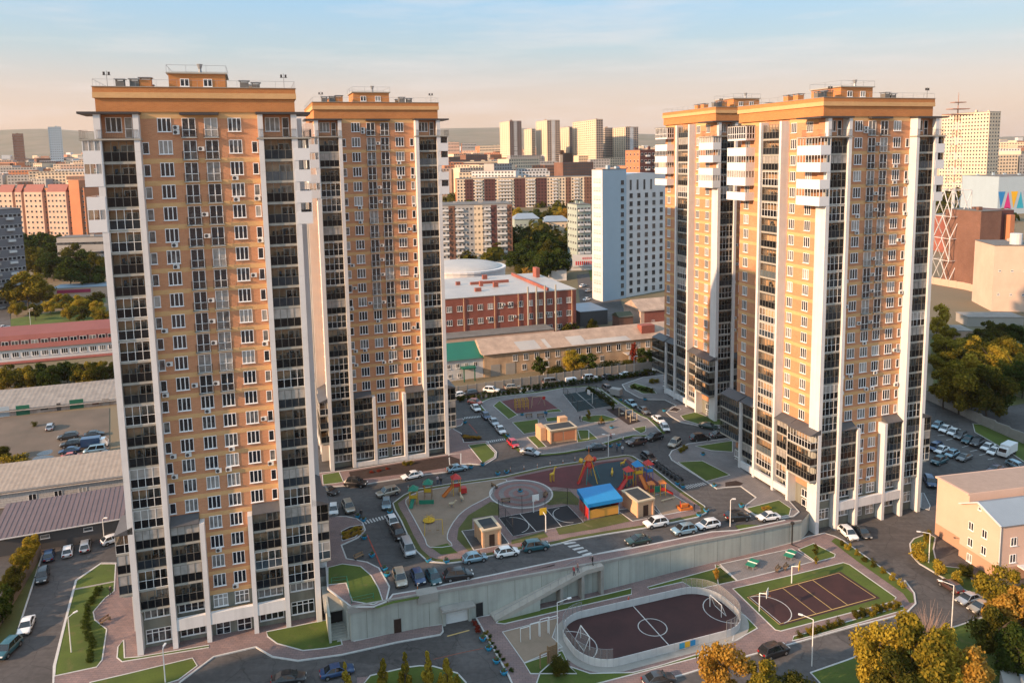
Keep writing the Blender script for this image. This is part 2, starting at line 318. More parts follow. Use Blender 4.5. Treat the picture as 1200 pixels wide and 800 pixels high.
def strip(name, P2, fn, h0, h1, w, m, closed=False, parent=None, dash=None, side=0):
    """kerb or painted line of width w along a polyline, from h0 to h1 above the ground"""
    P = [Vector(p[:2]) for p in P2]
    if closed: P = P + [P[0]]
    Q = [P[0]]
    for a, b in zip(P, P[1:]):
        k = max(1, int((b-a).length/5))
        for i in range(1, k+1): Q.append(a.lerp(b, i/k))
    m_ = MB(); L_ = []
    for i, p in enumerate(Q):
        d = (Q[min(i+1, len(Q)-1)] - Q[max(0, i-1)])
        if closed and i in (0, len(Q)-1): d = Q[1] - Q[-2]
        d = d.normalized() if d.length > 1e-6 else Vector((1, 0)); n = Vector((-d.y, d.x))
        L_.append((p + n*(w/2+side*w/2), p - n*(w/2-side*w/2)))
    for i, ((a, b), (c, d)) in enumerate(zip(L_, L_[1:])):
        if dash and (i // dash) % 2: continue
        za, zb, zc, zd = (fn(*q) for q in (a, b, c, d))
        m_.quad((*b, zb+h1), (*d, zd+h1), (*c, zc+h1), (*a, za+h1))
        if h1 - h0 > .02:
            m_.quad((*a, za+h1), (*c, zc+h1), (*c, zc+h0), (*a, za+h0)); m_.quad((*d, zd+h1), (*b, zb+h1), (*b, zb+h0), (*d, zd+h0))
    o = m_.build(name, m, parent)
    if not parent: struct(o, name.replace('_', ' ') + ' running along the paving edge')
    return o

# big terrain sheet out to the hills
def build_terrain():
    ys = [-60, -20, 20, 60, 80, 100, 120, 140, 160, 180, 200, 220, 235, 260, 300, 330, 400, 500, 575, 650, 800, 1000, 1300, 1650, 2000, 2600, 3200, 3500, 4000, 4500, 5000, 5500, 6000, 6500, 7000, 7500, 8200, 9000]
    v = []; f = []; n = 97
    for y in ys:
        s = max(220, y*.95 + 140)
        for i in range(n):
            x = -s + 2*s*i/(n-1); v.append((x, y, ter(x, y) - .06))
    for j in range(len(ys)-1):
        for i in range(n-1): a = j*n+i; f.append((a, a+1, a+n+1, a+n))
    me = bpy.data.meshes.new('terrain'); me.from_pydata(v, [], f); me.materials.append(groundm)
    for p in me.polygons: p.use_smooth = True
    struct(place('terrain', me), 'wide town ground rising to bare hills')
build_terrain()

# podium: raised courtyard deck with a concrete wall towards the lower street
WALL = onto([(412, 752), (556, 724), (709, 691.6), (800, 668), (880, 649), (939, 633)], ter)
WL, WR = WALL[0], WALL[-1]
def twr(t, s, u): # tower local -> world
    x, y, w = t; return Vector((x + s*math.cos(w) - u*math.sin(w), y + s*math.sin(w) + u*math.cos(w)))
A1t = (-54.374, 102.458, .3202); A4t = (56.92, 137.63, .3365)
PODP = [Vector(p) for p in WALL] + [twr(A4t, .3, 2.2), twr(A4t, 12, 14), twr(A4t, 26, 27), Vector((100, 185)), Vector((95, 263)), Vector((47, 241)), Vector((-18, 211)), Vector((-70, 187)), Vector((-76, 150)), twr(A1t, 2, 24), twr(A1t, 23, 24), twr(A1t, 23, 4), twr(A1t, 27, 3.6)]
sheet('podium_deck', PODP, pod, 0, asph, 0, label='raised asphalt courtyard deck between the four towers')
def podium_wall():
    m = MB(); Q = []
    ring = PODP
    for i, a in enumerate(ring):
        b = ring[(i+1) % len(ring)]; k = max(1, int((b-a).length/4))
        for j in range(k):
            p = a.lerp(b, j/k); q = a.lerp(b, (j+1)/k)
            m.quad((*p, ter(*p)-2.5), (*q, ter(*q)-2.5), (*q, pod(*q)-.003), (*p, pod(*p)-.003))
    o = m.build('retaining_wall', conc); tag(o, 'long pale grey concrete retaining wall holding up the courtyard deck', 'wall')
    # coping along the street edge and panel joints
    c = MB()
    for a, b in zip(WALL, WALL[1:]):
        k = max(1, int((b-a).length/3)); d = (b-a).normalized(); n = Vector((d.y, -d.x))
        for j in range(k):
            p = a.lerp(b, j/k); q = a.lerp(b, (j+1)/k); zp, zq = pod(*p)+.22, pod(*q)+.22
            p1, q1 = p + n*.12, q + n*.12; p2, q2 = p - n*.25, q - n*.25
            c.quad((*p1, zp-.45), (*q1, zq-.45), (*q1, zq), (*p1, zp)); c.quad((*p1, zp), (*q1, zq), (*q2, zq), (*p2, zp)); c.quad((*p2, zp), (*q2, zq), (*q2, zq-.4), (*p2, zp-.4))
    c.build('coping', concg, o)
    j_ = MB()
    for a, b in zip(WALL, WALL[1:]):
        k = max(1, int((b-a).length/4.2)); d = (b-a).normalized(); n = Vector((d.y, -d.x))
        for j in range(k):
            p = a.lerp(b, (j+.5)/k) + n*.012; z0, z1 = ter(*p), pod(*p)-.3
            j_.quad((*(p-d*.03), z0), (*(p+d*.03), z0), (*(p+d*.03), z1), (*(p-d*.03), z1))
    j_.build('joint', graywall, o)
    return o
wall_o = podium_wall()
# ------------------------------------------------------------------ the four apartment towers
WC = {}
def win_mesh(w, h, n, split=0.0, sill=True):
    k = (round(w,2), round(h,2), n, split, sill)
    if k not in WC:
        a = MB(); t = .085; b = MB()
        a.box(-w/2, w/2, -.07, .03, 0, t); a.box(-w/2, w/2, -.07, .03, h-t, h)
        a.box(-w/2, -w/2+t, -.07, .03, t, h-t); a.box(w/2-t, w/2, -.07, .03, t, h-t)
        for i in range(1, n):
            x = -w/2 + w*i/n; a.box(x-.06, x+.06, -.065, .03, t, h-t)
        if split: a.box(-w/2+t, w/2-t, -.062, .03, h*split-.05, h*split+.05)
        if sill: a.box(-w/2-.08, w/2+.08, -.2, .02, -.06, -.004)
        for i in range(n):
            x0 = -w/2 + w*i/n + .04; x1 = -w/2 + w*(i+1)/n - .04
            b.quad((x0, -.03, t*.5), (x1, -.03, t*.5), (x1, -.03, h-t*.5), (x0, -.03, h-t*.5))
        WC[k] = (a.mesh('window', pvc), b.mesh('pane', pane))
    return WC[k]
def win(par, loc, rz, w, h, n, split=0.0, sill=True, name='window', fm=None):
    f, p = win_mesh(w, h, n, split, sill); o = place(name, f, par, loc, rz); q = place('pane', p, o)
    if fm: o.material_slots[0].link = 'OBJECT'; o.material_slots[0].material = fm; q.material_slots[0].link = 'OBJECT'; q.material_slots[0].material = MATS['far_glass']
    return o
LC = {}
innerw = mat('loggia_pale_backing', (.80, .52, .33), rough=.9, var=.1, scale=.6, rand=.35)  # pale coat added over the brick, its colour brightening the dim loggias
def log_mesh(w, d, n, ends=False, n2=2):
    k = (round(w,2), round(d,2), n, ends)
    if k not in LC:
        a = MB(); lo = MB(); gl = MB()
        a.box(-w/2, w/2, -d-.04, 0, -.3, 0, 0)
        def face(p0, p1, n):
            for i in range(n+1):
                x = p0[0]+(p1[0]-p0[0])*i/n; y = p0[1]+(p1[1]-p0[1])*i/n
                a.box(x-.035, x+.035, y-.035, y+.035, 0, 2.735, 1)
            dx, dy = p1[0]-p0[0], p1[1]-p0[1]; ln = math.hypot(dx, dy)
            for z in (.01, 1.27, 2.67):
                if abs(dx) > abs(dy): a.box(min(p0[0],p1[0]), max(p0[0],p1[0]), p0[1]-.03, p0[1]+.03, z, z+.06, 1)
                else: a.box(p0[0]-.03, p0[0]+.03, min(p0[1],p1[1]), max(p0[1],p1[1]), z, z+.06, 1)
            lo.quad((*p0, .05), (*p1, .05), (*p1, 1.29), (*p0, 1.29)); gl.quad((*p0, 1.31), (*p1, 1.31), (*p1, 2.7), (*p0, 2.7))
        face((-w/2+.04, -d), (w/2-.04, -d), n)
        if ends: face((w/2-.04, -d), (w/2-.04, -.05), n2); face((-w/2+.04, -.05), (-w/2+.04, -d), n2)
        # balcony door and window in the wall behind the glazing
        a.quad((-w/2, -.025, 0), (w/2, -.025, 0), (w/2, -.025, 2.72), (-w/2, -.025, 2.72), 4); a.box(w/2-1.9, w/2-.35, -.06, .02, .1, 2.25, 2); a.quad((w/2-1.8, -.07, .9), (w/2-1.15, -.07, .9), (w/2-1.15, -.07, 2.15), (w/2-1.8, -.07, 2.15), 3); a.quad((w/2-1.05, -.07, .25), (w/2-.45, -.07, .25), (w/2-.45, -.07, 2.15), (w/2-1.05, -.07, 2.15), 3)
        LC[k] = (a.mesh('loggia', [slabm, bronze, pvc, pane, innerw]), lo.mesh('lower_panel', blackpanel), gl.mesh('glazing', lpane))
    return LC[k]
bluepan = glass('blue_tinted_panel', dark=(.03, .045, .06), light=(.10, .12, .13), plight=.3, rough=.08, spec=.5)
wpvc_l = mat('white_loggia_frame', (.72, .72, .70), rough=.4, var=.03)
lrnd = random.Random(11)
clutm = [mat('clutter_%d' % i, c, rough=.8, var=.2) for i, c in enumerate(((.32, .30, .27), (.22, .12, .07), (.10, .14, .20), (.38, .24, .14), (.07, .07, .075)))]
CLUT = []
for q in range(6):
    m = MB(); rr = random.Random(q)
    for j in range(rr.randint(2, 5)): x = rr.uniform(-1.6, 1.2); h = rr.uniform(.5, 2.1); m.box(x, x+rr.uniform(.3, .9), -.75, -.35, .02, h, j % 5)
    if q % 2: m.box(-1.7, 1.7, -.95, -.93, 1.9, 1.93, 0); [m.box(x, x+.3, -.96, -.93, rr.uniform(1.1, 1.4), 1.9, rr.randint(0, 4)) for x in (-1.4, -.9, -.3, .4)]
    CLUT.append(m.mesh('balcony_clutter', clutm))
def loggia(par, loc, rz, w, d, n, ends=False):
    a, b, c = log_mesh(w, d, n, ends); o = place('loggia', a, par, loc, rz); lp = place('lower_panel', b, o); place('glazing', c, o); v = lrnd.random()
    if v < .16:      # flat owner has refitted this one in white or with pale panels
        o.material_slots[1].link = 'OBJECT'; o.material_slots[1].material = wpvc_l
    if .13 < v < .22: lp.material_slots[0].link = 'OBJECT'; lp.material_slots[0].material = bluepan
    if v > .4: place('balcony_clutter', lrnd.choice(CLUT), o)
    return o
def rail_mesh(w, d, h=1.1, step=.22, name='railing', m=None):
    a = MB()
    P = [(-w/2, 0), (-w/2, -d), (w/2, -d), (w/2, 0)]
    for p, q in zip(P, P[1:]):
        ln = math.hypot(q[0]-p[0], q[1]-p[1]); k = max(1, int(ln/step))
        for z in (.08, h): a.tube((*p, z), (*q, z), .025, n=4)
        for i in range(k+1):
            x = p[0]+(q[0]-p[0])*i/k; y = p[1]+(q[1]-p[1])*i/k; a.tube((x, y, .08), (x, y, h), .014, n=3, cap=False)
    return a.mesh(name, m or darkmetal)
FH = 3.04
def SL(k): return 73.75 - FH*(k-1)
def build_tower():
    T = thing('apartment_tower', '', 'building')
    m = MB(); m.box(.2, 24.8, 1.7, 26, 7.0, 77.36); m.build('wall', orange, T)
    m = MB(); m.box(.18, 24.82, 1.68, 26.02, -4, 7.0); m.build('ground_floor_wall', graywall, T)
    m = MB(); m.box(-.3, 25.3, 1.5, 26.3, 77.37, 79.2); m.build('attic', attic, T)
    m = MB(); m.box(-.55, 25.55, 1.25, 26.55, 79.2, 79.95, 0); m.box(-.5, 25.5, 1.3, 26.5, 79.951, 80.66, 1); m.box(-.6, 25.6, 1.2, 26.6, 80.661, 80.74, 2); cor = m.build('cornice', [yellow, attic, slabm], T)
    m = MB(); m.box(8.4, 16.0, 7, 15, 80.75, 83.1, 0); m.box(8.1, 16.3, 6.7, 15.3, 83.1, 83.3, 1); ph = m.build('roof_house', [attic, slabm], T)
    win(T, (10.5, 7, 81.3), 0, 1.2, 1.1, 2); win(T, (13.6, 7, 81.3), 0, 1.2, 1.1, 2)
    m = MB(); m.path([(8.2, 6.8, 84.3), (16.2, 6.8, 84.3), (16.2, 15.2, 84.3), (8.2, 15.2, 84.3), (8.2, 6.8, 84.3)], .03, 4)
    for x, y in ((8.2,6.8),(10.8,6.8),(13.5,6.8),(16.2,6.8),(16.2,15.2),(8.2,15.2),(8.2,11)): m.tube((x, y, 83.3), (x, y, 84.3), .03, n=4)
    m.build('roof_railing', galv, ph)
    m = MB(); m.tube((12.6, 8, 83.3), (12.6, 8, 83.9), .3, .2, 8); m.tube((12.6, 8, 83.9), (12.6, 8, 84.6), .22, .42, 8); m.build('ventilator', galv, ph)
    for x, y, h, w in ((2.3, 6, 1.15, .55), (4.0, 7, 1.3, .6), (5.4, 7.2, 1.5, .75), (18.6, 6.5, 1.2, .6), (20.2, 6.5, .95, .55), (4.5, 14, 1.4, .7), (4.6, 17, 1.4, .7), (19.5, 15, 1.4, .7)):
        m = MB(); m.box(x-w, x+w, y-w, y+w, 80.0, 80.7+h, 0); m.box(x-w-.18, x+w+.18, y-w-.18, y+w+.18, 80.9+h, 81.0+h, 1)
        for sx in (-w, w-.12):
            for sy in (-w, w-.12): m.box(x+sx, x+sx+.12, y+sy, y+sy+.12, 80.7+h, 80.9+h, 0)
        m.build('vent_shaft', [roofm if w < .65 else attic, galv], T)
    m = MB(); P = [(-.4, 1.4), (25.4, 1.4), (25.4, 26.4), (-.4, 26.4), (-.4, 1.4)]
    m.path([(*p, 81.65) for p in P], .025, 4)
    for p, q in zip(P, P[1:]):
        for i in range(10): t = i/10; m.tube((p[0]+(q[0]-p[0])*t, p[1]+(q[1]-p[1])*t, 80.74), (p[0]+(q[0]-p[0])*t, p[1]+(q[1]-p[1])*t, 81.65), .02, n=4, cap=False)
    m.build('roof_railing', galv, T)
    for x in (1.3, 24.0):
        m = MB(); m.tube((x, 1.8, 80.7), (x, 1.8, 82.8), .03, n=4); m.box(x-.5, x+.5, 1.77, 1.83, 82.2, 82.25); m.box(x-.45, x-.2, 1.7, 1.9, 82.25, 82.65); m.box(x+.15, x+.4, 1.7, 1.9, 82.25, 82.65); m.build('roof_lamp', darkmetal, T)
    # white pillars and fins, clad in panels
    def pil(a, b, c, d, z1=76.98):
        m = MB(); z = -4.0
        while z < z1:
            z2 = min(z1, z + FH); m.box(a, b, c, d, z+.018, z2); z = z2
        m.box(a+.03, b-.03, c+.03, d-.0, -4, z1-.01); m.build('pillar', white, T)
    for a, b, c in ((-.45, .35, .8), (4.25, 4.95, 1.72), (20.1, 20.8, 1.72), (24.6, 25.4, .8)): pil(a, b, 0, c)
    for a, b in ((-.44, .34), (24.61, 25.39)): pil(a, b, .8, 2.6, SL(5)-.3)
    for a, b in ((-.28, .2), (24.8, 25.28)):
        m = MB(); m.box(a, b, .82, 2.6, SL(5)-.29, 76.9); m.build('corner_brick', orange, T)
    for a, b in ((8.9, 9.55), (15.5, 16.15)): pil(a, b, .02, 1.72, SL(19)-.4)
    for s0, s1 in ((-1.7, .22), (24.78, 26.7)):
        for u in (11.3, 17.4): pil(s0, s1, u-.3, u+.3)
        for u in (6.8, 22.2): pil(s0, s1, u-.3, u+.3, SL(19)-.5)
    m = MB(); m.box(4.951, 8.899, .06, .7, 2.85, 4.57); m.box(9.551, 15.499, .06, .7, 2.85, 4.57); m.box(16.151, 20.099, .06, .7, 2.85, 4.57); m.build('beam', white, T)
    for s0, s1 in ((-1.6, -1.0), (26.0, 26.6)):
        m = MB()
        for a, b in ((7.101, 10.999), (11.601, 17.099), (17.701, 21.899)): m.box(s0, s1, a, b, 4.2, 5.6)
        m.build('beam', white, T)
    # pale brick bands at each floor
    for k in range(0, 24):
        z = SL(k+1) if k else SL(1)+FH
        zz = (z-.33, z+.33 if k else 77.365)
        segs = [(4.95, 20.1)] if k < 19 else [(9.55, 15.5)]
        for a, b in segs: m = MB(); m.box(a, b, 1.672, 1.72, *zz); m.build('brick_band', yellow, T)
        if k < 20:
            for a, b in ((2.6, 11.0), (17.7, 26.02)):
                m = MB(); m.box(.172, .21, a, b, *zz); m.build('brick_band', yellow, T)
    # front windows
    FR = 1.7; LX = .2; rail = rail_mesh(2.0, .6, 1.15, .16)
    fb = MB(); fb.box(-1.0, 1.0, -.62, 0, -.12, .02); fbm = fb.mesh('balcony_slab', slabm)
    for k in range(1, 24):
        z = SL(k)
        if k < 20:
            for s in (7.93, 17.0): win(T, (s, FR, z+.92), 0, 1.75, 1.9, 3)
            if k > 1: win(T, (5.42, FR, z+.98), 0, .85, 1.6, 1); win(T, (19.55, FR, z+.98), 0, .8, 1.6, 1)
        for s in (11.03, 13.9):
            if k < 14:
                o = win(T, (s, FR, z+.14), 0, 1.75, 2.68, 2, .4, False, 'french_window')
                place('railing', rail, o, (0, 0, 0)); place('balcony_slab', fbm, o)
            else: win(T, (s, FR, z+.92), 0, 1.75, 1.9, 3)
    # loggia columns on the front
    for k in range(2, 24):
        for s in (2.3, 22.7): loggia(T, (s, FR, SL(k)), 0, 3.88, 1.25, 4)
        if k > 19:
            for s in (6.92, 18.12): loggia(T, (s, FR, SL(k)), 0, 3.9, 1.3, 4)
    for s in (6.92, 18.12):
        m = MB(); m.xprism([(-1.62, 0), (0, .95), (0, -.1), (-1.62, -.1)], -1.94, 1.94); m.build('loggia_roof', darkroof, T, (s, FR, SL(19)-.3))
    # open top-floor corner balconies under thin canopies
    rl = rail_mesh(5.0, 1.2, 1.15, .2); rs = rail_mesh(4.6, 1.9, 1.15, .2)
    for s0, s1, sc, side in ((-2.3, 5.1, 2.3, 0), (19.9, 27.3, 22.7, 1)):
        m = MB(); m.box(s0, s1, -.15, 1.68, SL(1)-.2, SL(1)); (m.box(s0, .19, 1.68, 6.0, SL(1)-.2, SL(1)) if not side else m.box(24.81, s1, 1.68, 6.0, SL(1)-.2, SL(1))); m.build('balcony_slab', slabm, T)
        m = MB(); m.box(s0, s1, -.25, 1.66, 77.0, 77.3); (m.box(s0, -.31, 1.66, 6.2, 77.0, 77.3) if not side else m.box(25.31, s1, 1.66, 6.2, 77.0, 77.3)); m.build('canopy', darkmetal, T)
        place('railing', rl, T, (sc, 1.15, SL(1))); place('railing', rs, T, ((s0+1.0 if not side else s1-1.0)-0.0, 2.5, SL(1)), R(-90) if not side else R(90), (.9, .55, 1))
        win(T, (sc-.6, FR, SL(1)+.9), 0, 2.0, 2.0, 3); win(T, (sc+1.2, FR, SL(1)+.1), 0, .95, 2.8, 1, .45, False, 'balcony_door')
    m = MB(); m.box(10.0, 15.0, .75, 1.66, 76.95, 77.28); m.build('canopy', darkmetal, T)
    # side faces: windows, loggias, white balconies, glazed lower block
    def whitebalc(side, u, w, z, glazed):
        rz = R(-90) if side == 0 else R(90); x = LX if side == 0 else 25 - LX; d = 2.2
        m = MB(); m.box(-w/2, w/2, -d, 0, -.2, .02); m.box(-w/2, w/2, -d, -d+.09, .021, 1.5); m.box(-w/2, -w/2+.09, -d+.09, 0, .021, 1.5); m.box(w/2-.09, w/2, -d+.09, 0, .021, 1.5)
        o = m.build('side_balcony', whitebox, T, (x, u, z), rz)
        if glazed:
            g = MB(); g.quad((-w/2+.05, -d+.05, 1.5), (w/2-.05, -d+.05, 1.5), (w/2-.05, -d+.05, 2.8), (-w/2+.05, -d+.05, 2.8)); g.quad((w/2-.05, -d+.05, 1.5), (w/2-.05, 0, 1.5), (w/2-.05, 0, 2.8), (w/2-.05, -d+.05, 2.8)); g.build('glazing', lpane, o)
            f = MB(); n = 8
            for i in range(n+1): x = -w/2+.05+(w-.1)*i/n; f.box(x-.04, x+.04, -d+.01, -d+.09, 1.5, 2.8)
            for i in range(1, 4): y = -d+.05 + (d-.1)*i/3; f.box(w/2-.09, w/2-.01, y-.04, y+.04, 1.5, 2.8)
            f.box(-w/2, w/2, -d, -d+.1, 2.8, 2.88); f.box(w/2-.1, w/2, -d+.1, 0, 2.8, 2.88); f.build('glazing_frame', pvc, o)
    for side in (0, 1):
        rz = R(-90) if side == 0 else R(90); x = LX if side == 0 else 25 - LX
        for k in range(1, 25):
            z = SL(k)
            if k < 24: loggia(T, (x, 14.35, z), rz, 5.45, 1.35, 6)
            if k < 20 and side == 0:
                win(T, (x, 9.75, z+.92), rz, 1.55, 1.9, 3); win(T, (x, 23.85, z+.92), rz, 1.55, 1.9, 3)
                win(T, (x, 5.4, z+.92), rz, 1.6, 1.9, 3)
            if 2 <= k <= 5:
                whitebalc(side, 3.05, 6.2, z, k in (2, 3, 5)); whitebalc(side, 24.6, 6.4, z, k in (3, 4))
            if k == 1:
                o = win(T, (x - .0, 24.6, z+.2), rz, 6.0, 2.6, 8, .4, False, 'glazed_balcony'); o.location.x = -2.0 if side == 0 else 27.0
                m = MB(); m.box(min(x, o.location.x), max(x, o.location.x), 21.5, 27.7, z-.1, z+.2); m.build('balcony_slab', whitebox, T)
                m = MB(); m.box(min(x, o.location.x)-.2, max(x, o.location.x)+.2, 21.4, 27.8, z+2.85, z+2.95); m.build('canopy', darkmetal, T)
                win(T, ((x+o.location.x)/2, 21.5, z+.2), 0, 2.0, 2.6, 3, .4, False, 'glazed_balcony')
            if 20 <= k <= 22:
                loggia(T, (x, 3.25, z), rz, 6.4, 2.3, 8, True); loggia(T, (x, 25.5, z), rz, 6.2, 2.3, 8, True)
            if 20 <= k <= 23:
                loggia(T, (x, 8.9, z), rz, 3.75, 1.35, 4); loggia(T, (x, 19.8, z), rz, 4.1, 1.35, 4)
        for u, w, d in ((3.25, 6.5, 2.45), (8.9, 4.4, 2.0), (19.8, 4.7, 2.0), (25.5, 6.3, 2.45)):
            m = MB(); m.xprism([(-d, 0), (0, .95), (0, -.1), (-d, -.1)], -w/2, w/2); m.build('loggia_roof', darkroof, T, (x, u, SL(19)-.3), rz)
        m = MB(); m.box(-2.95, 2.95, -1.95, 0, -.3, 0); m.build('block_soffit', slabm, T, (x, 3.25, SL(22)-.32), rz)
    # lower two storeys: shop windows, doors
    for s, w in ((2.3, 3.4), (6.95, 3.5), (18.1, 3.5), (22.7, 3.4)):
        win(T, (s, 1.68, 4.75), 0, w, 1.5, 4); win(T, (s, 1.68, .95), 0, w, 2.05, 4, .72)
    for s in (11.0, 14.0): win(T, (s, 1.68, 4.6), 0, 2.0, 1.9, 3, .66); win(T, (s+.1, 1.68, .1), 0, 2.0, 2.5, 2, .4, False, 'entrance_door')
    for u in (3.5, 9, 14.3, 19.7, 25): win(T, (.18, u, 4.9), R(-90), 2.4, 1.5, 3); win(T, (.18, u, 2.2), R(-90), 2.2, 2.2, 2, .4, False, 'entrance_door')
    # air conditioners hung on the front wall
    ac = MB(); ac.box(-.42, .42, -.38, -.04, 0, .6, 0); ac.box(-.4, .4, -.04, 0, .05, .1, 1)
    for r in (.25, ): 
        P = [(-.1 + r*math.cos(t*math.pi/5), -.385, .3 + r*math.sin(t*math.pi/5)) for t in range(10)]; ac.poly(list(reversed(P)), 1)
    acmesh = ac.mesh('air_conditioner', [acm, darkmetal])
    for k, s, dz in ((1, 9.4, 1.2), (1, 9.4, .55), (2, 12.45, 1.3), (3, 16.7, .2), (4, 16.7, .2), (4, 19.5, .25), (5, 12.4, 1.3), (6, 8.2, .2), (6, 12.5, 1.3), (6, 19.6, .3), (7, 8.2, .2), (9, 12.45, 1.2), (10, 6.1, .35), (10, 12.4, 1.2), (11, 12.45, 1.1), (11, 19.4, .3), (12, 6.4, 1.6), (13, 9.5, 1.2), (13, 12.4, 1.2), (13, 5.6, .2), (14, 11.0, .25), (16, 6.0, .2), (16, 8.0, .2), (16, 13.9, .25), (17, 6.0, .2), (17, 11.9, .25), (17, 13.3, .25), (17, 19.2, .3), (23, 13.2, .25), (8, 18.4, 1.4), (15, 18.6, 1.2), (21, 11.2, .25)):
        place('air_conditioner', acmesh, T, (s, FR, SL(k)+dz))
    return T
T1 = build_tower(); kids()
W = .322
def put(o, x, y, z, w, label):
    o.location = (x, y, z); o.rotation_euler[2] = w; tag(o, label, 'building', 'four orange brick apartment towers'); return o
put(T1, -54.374, 102.458, 0, .3202, 'nearest tall orange brick apartment tower with white pillars, left of the courtyard')
sk = lambda c: (c.location.z < 2.9 and c.location.z > .05)
T2 = put(copy_tree(T1, None, sk), -38.80, 155.876, 1.49, .3219, 'orange brick apartment tower standing just behind the nearest tower on the left')
T3 = put(copy_tree(T1, None, None), 50.3, 185.2, .9, .325, 'rear orange brick apartment tower half hidden by the right-hand tower')
T4 = put(copy_tree(T1), 56.92, 137.63, -.65, .3365, 'right-hand orange brick apartment tower with sunlit left side above the sports courts')
# unseen tower added out of view to the west, to shade the lower street
shade_tower = copy_tree(T1, None, lambda c: c.name.split('.')[0] not in ('wall', 'ground_floor_wall', 'attic', 'cornice', 'roof_house', 'pillar', 'brick_band'))
put(shade_tower, -178, -4, 0, .32, 'unseen orange brick tower added outside the left edge to shade the lower street')
# ------------------------------------------------------------------ courtyard and street surfaces
D3 = crop(760, 440, .3); C3 = crop(360, 450, .15)
def island(name, pix, fn, m, h=.13, kerb=True, sm=0, label=None):
    P = onto(pix, fn)
    if sm: P = [p.to_2d() for p in smooth([(*p, 0) for p in P], sm)]
    o = sheet(name, P, fn, h, m, .3, label=label)
    if kerb: strip('kerb', P, fn, 0, h+.03, 0.24, kerbm, True)
    return P
def patch(name, pix, fn, m, h=.15, sm=0, kerb=False, label=None):
    P = onto(pix, fn)
    if sm: P = [p.to_2d() for p in smooth([(*p, 0) for p in P], sm)]
    sheet(name, P, fn, h, m, 0, label=label)
    if kerb: strip('kerb', P, fn, h-.05, h+.04, .17, kerbm, True)
    return P
def line(pix, fn, w=.12, h=.19, m=None, closed=False, name='line'):
    P = [p if isinstance(p, Vector) else U(p, fn).to_2d() for p in pix]
    return strip(name, P, fn, h, h, w, m or linem, closed)
def zebra(quad, n, fn, h=.02):
    A, B, D, C = onto(quad, fn); m = MB()        # A-B and D-C are the long sides
    for i in range(n):
        t0, t1 = (i+.1)/n, (i+.6)/n; q = [A.lerp(B, t0), A.lerp(B, t1), D.lerp(C, t1), D.lerp(C, t0)]
        m.quad(*[(*p, fn(*p)+h) for p in q])
    struct(m.build('zebra_crossing', linem), 'white painted zebra crossing stripes on the asphalt')
# lower asphalt round towers and sports courts
sheet('lower_street', [Vector(p) for p in ((-150, 30), (150, 30), (150, 205), (60, 205), (20, 140), (-40, 140), (-60, 150), (-150, 165))], ter, .0, asph2, 0, 9, label='lower asphalt street and parking in front of the towers')
# --- podium: central playground island
CI = island('playground_paving', pts(G2, [(640,205),(330,248),(100,285),(20,320)]) + pts(G1, [(452,300),(465,340),(500,400),(540,490),(590,580),(640,625),(700,645)]) + pts(G2, [(170,738),(300,747),(390,737),(590,695),(760,662),(920,640),(1000,622)]) + pts(G3, [(160,657),(400,615),(610,582),(740,557),(950,512),(1000,485),(990,445),(850,348),(800,310),(680,215),(540,132),(500,125),(400,138),(200,168),(0,198)]), pod, paver, label='block paved playground island in the middle of the courtyard')
strip('grass_verge', CI, pod, .145, .145, 1.0, drygrass, True, side=.9)
patch('sand_area', pts(G2, [(30,375),(45,340),(110,305),(330,265),(540,235),(640,222),(660,240),(600,262),(570,290),(555,330),(440,390),(360,450),(300,540),(290,600),(320,640),(180,650),(150,600),(80,470)]), pod, sandm, .16, 2, True)
patch('lawn', pts(G2, [(185,650),(290,625),(355,685),(250,695)]), pod, grassm, .165)
patch('lawn', pts(G2, [(350,600),(360,530),(420,450),(560,365),(610,375),(615,450),(560,450),(445,470),(445,540),(380,548),(450,668),(420,672)]), pod, drygrass, .16)
patch('lawn', pts(G3, [(-10,345),(30,350),(150,355),(205,400),(200,440),(100,430),(20,440),(-30,420)]), pod, drygrass, .16)
patch('lawn', pts(G2, [(690,605),(890,550),(920,585),(690,630)]), pod, drygrass, .16); patch('lawn', pts(G3, [(60,585),(260,535),(470,490),(525,540),(300,590),(80,625)]), pod, drygrass, .16)
patch('pad', pts(G2, [(380,548),(450,540),(600,525),(675,628),(455,668)]), pod, asph, .17, 0, True); patch('pad', pts(G3, [(440,470),(540,540),(725,505),(680,440)]), pod, asph, .165, 0, True)
patch('red_rubber', pts(G2, [(700,215),(780,240),(860,250),(940,275)]) + pts(G3, [(0,320),(180,338),(330,330),(480,380),(640,345),(745,335),(510,152),(330,172),(120,200)]), pod, redrub, .175)
patch('blue_rubber', pts(G3, [(320,190),(420,172),(500,170),(560,260),(540,300),(500,330),(330,330),(260,290),(280,230)]), pod, bluerub, .195, 3)
patch('sand_area', pts(G3, [(650,385),(760,355),(900,440),(905,470),(720,505),(660,450)]), pod, sandm, .165, 0, True)
rosep = mat('rose_paving', (.24, .13, .12), rough=.9, var=.15, scale=1.5, detail=8)
cc = U(G2(750, 315), pod).to_2d(); cr_ = (U(G2(940, 300), pod).to_2d() - cc).length
for i, (r, m) in enumerate(((1, paverg), (.86, rosep), (.72, paverg), (.56, rosep), (.4, paverg), (.26, rosep), (.12, paverg))):
    sheet('round_plaza' if not i else 'paving_ring', [cc + Vector((math.cos(t*math.pi/24), math.sin(t*math.pi/24)))*cr_*r for t in range(48)], pod, .18 + i*.012, m, .1 if not i else 0, label='round plaza of concentric paving rings')
strip('kerb', [cc + Vector((math.cos(t*math.pi/24), math.sin(t*math.pi/24)))*cr_ for t in range(48)], pod, .1, .23, .3, kerbm, True)
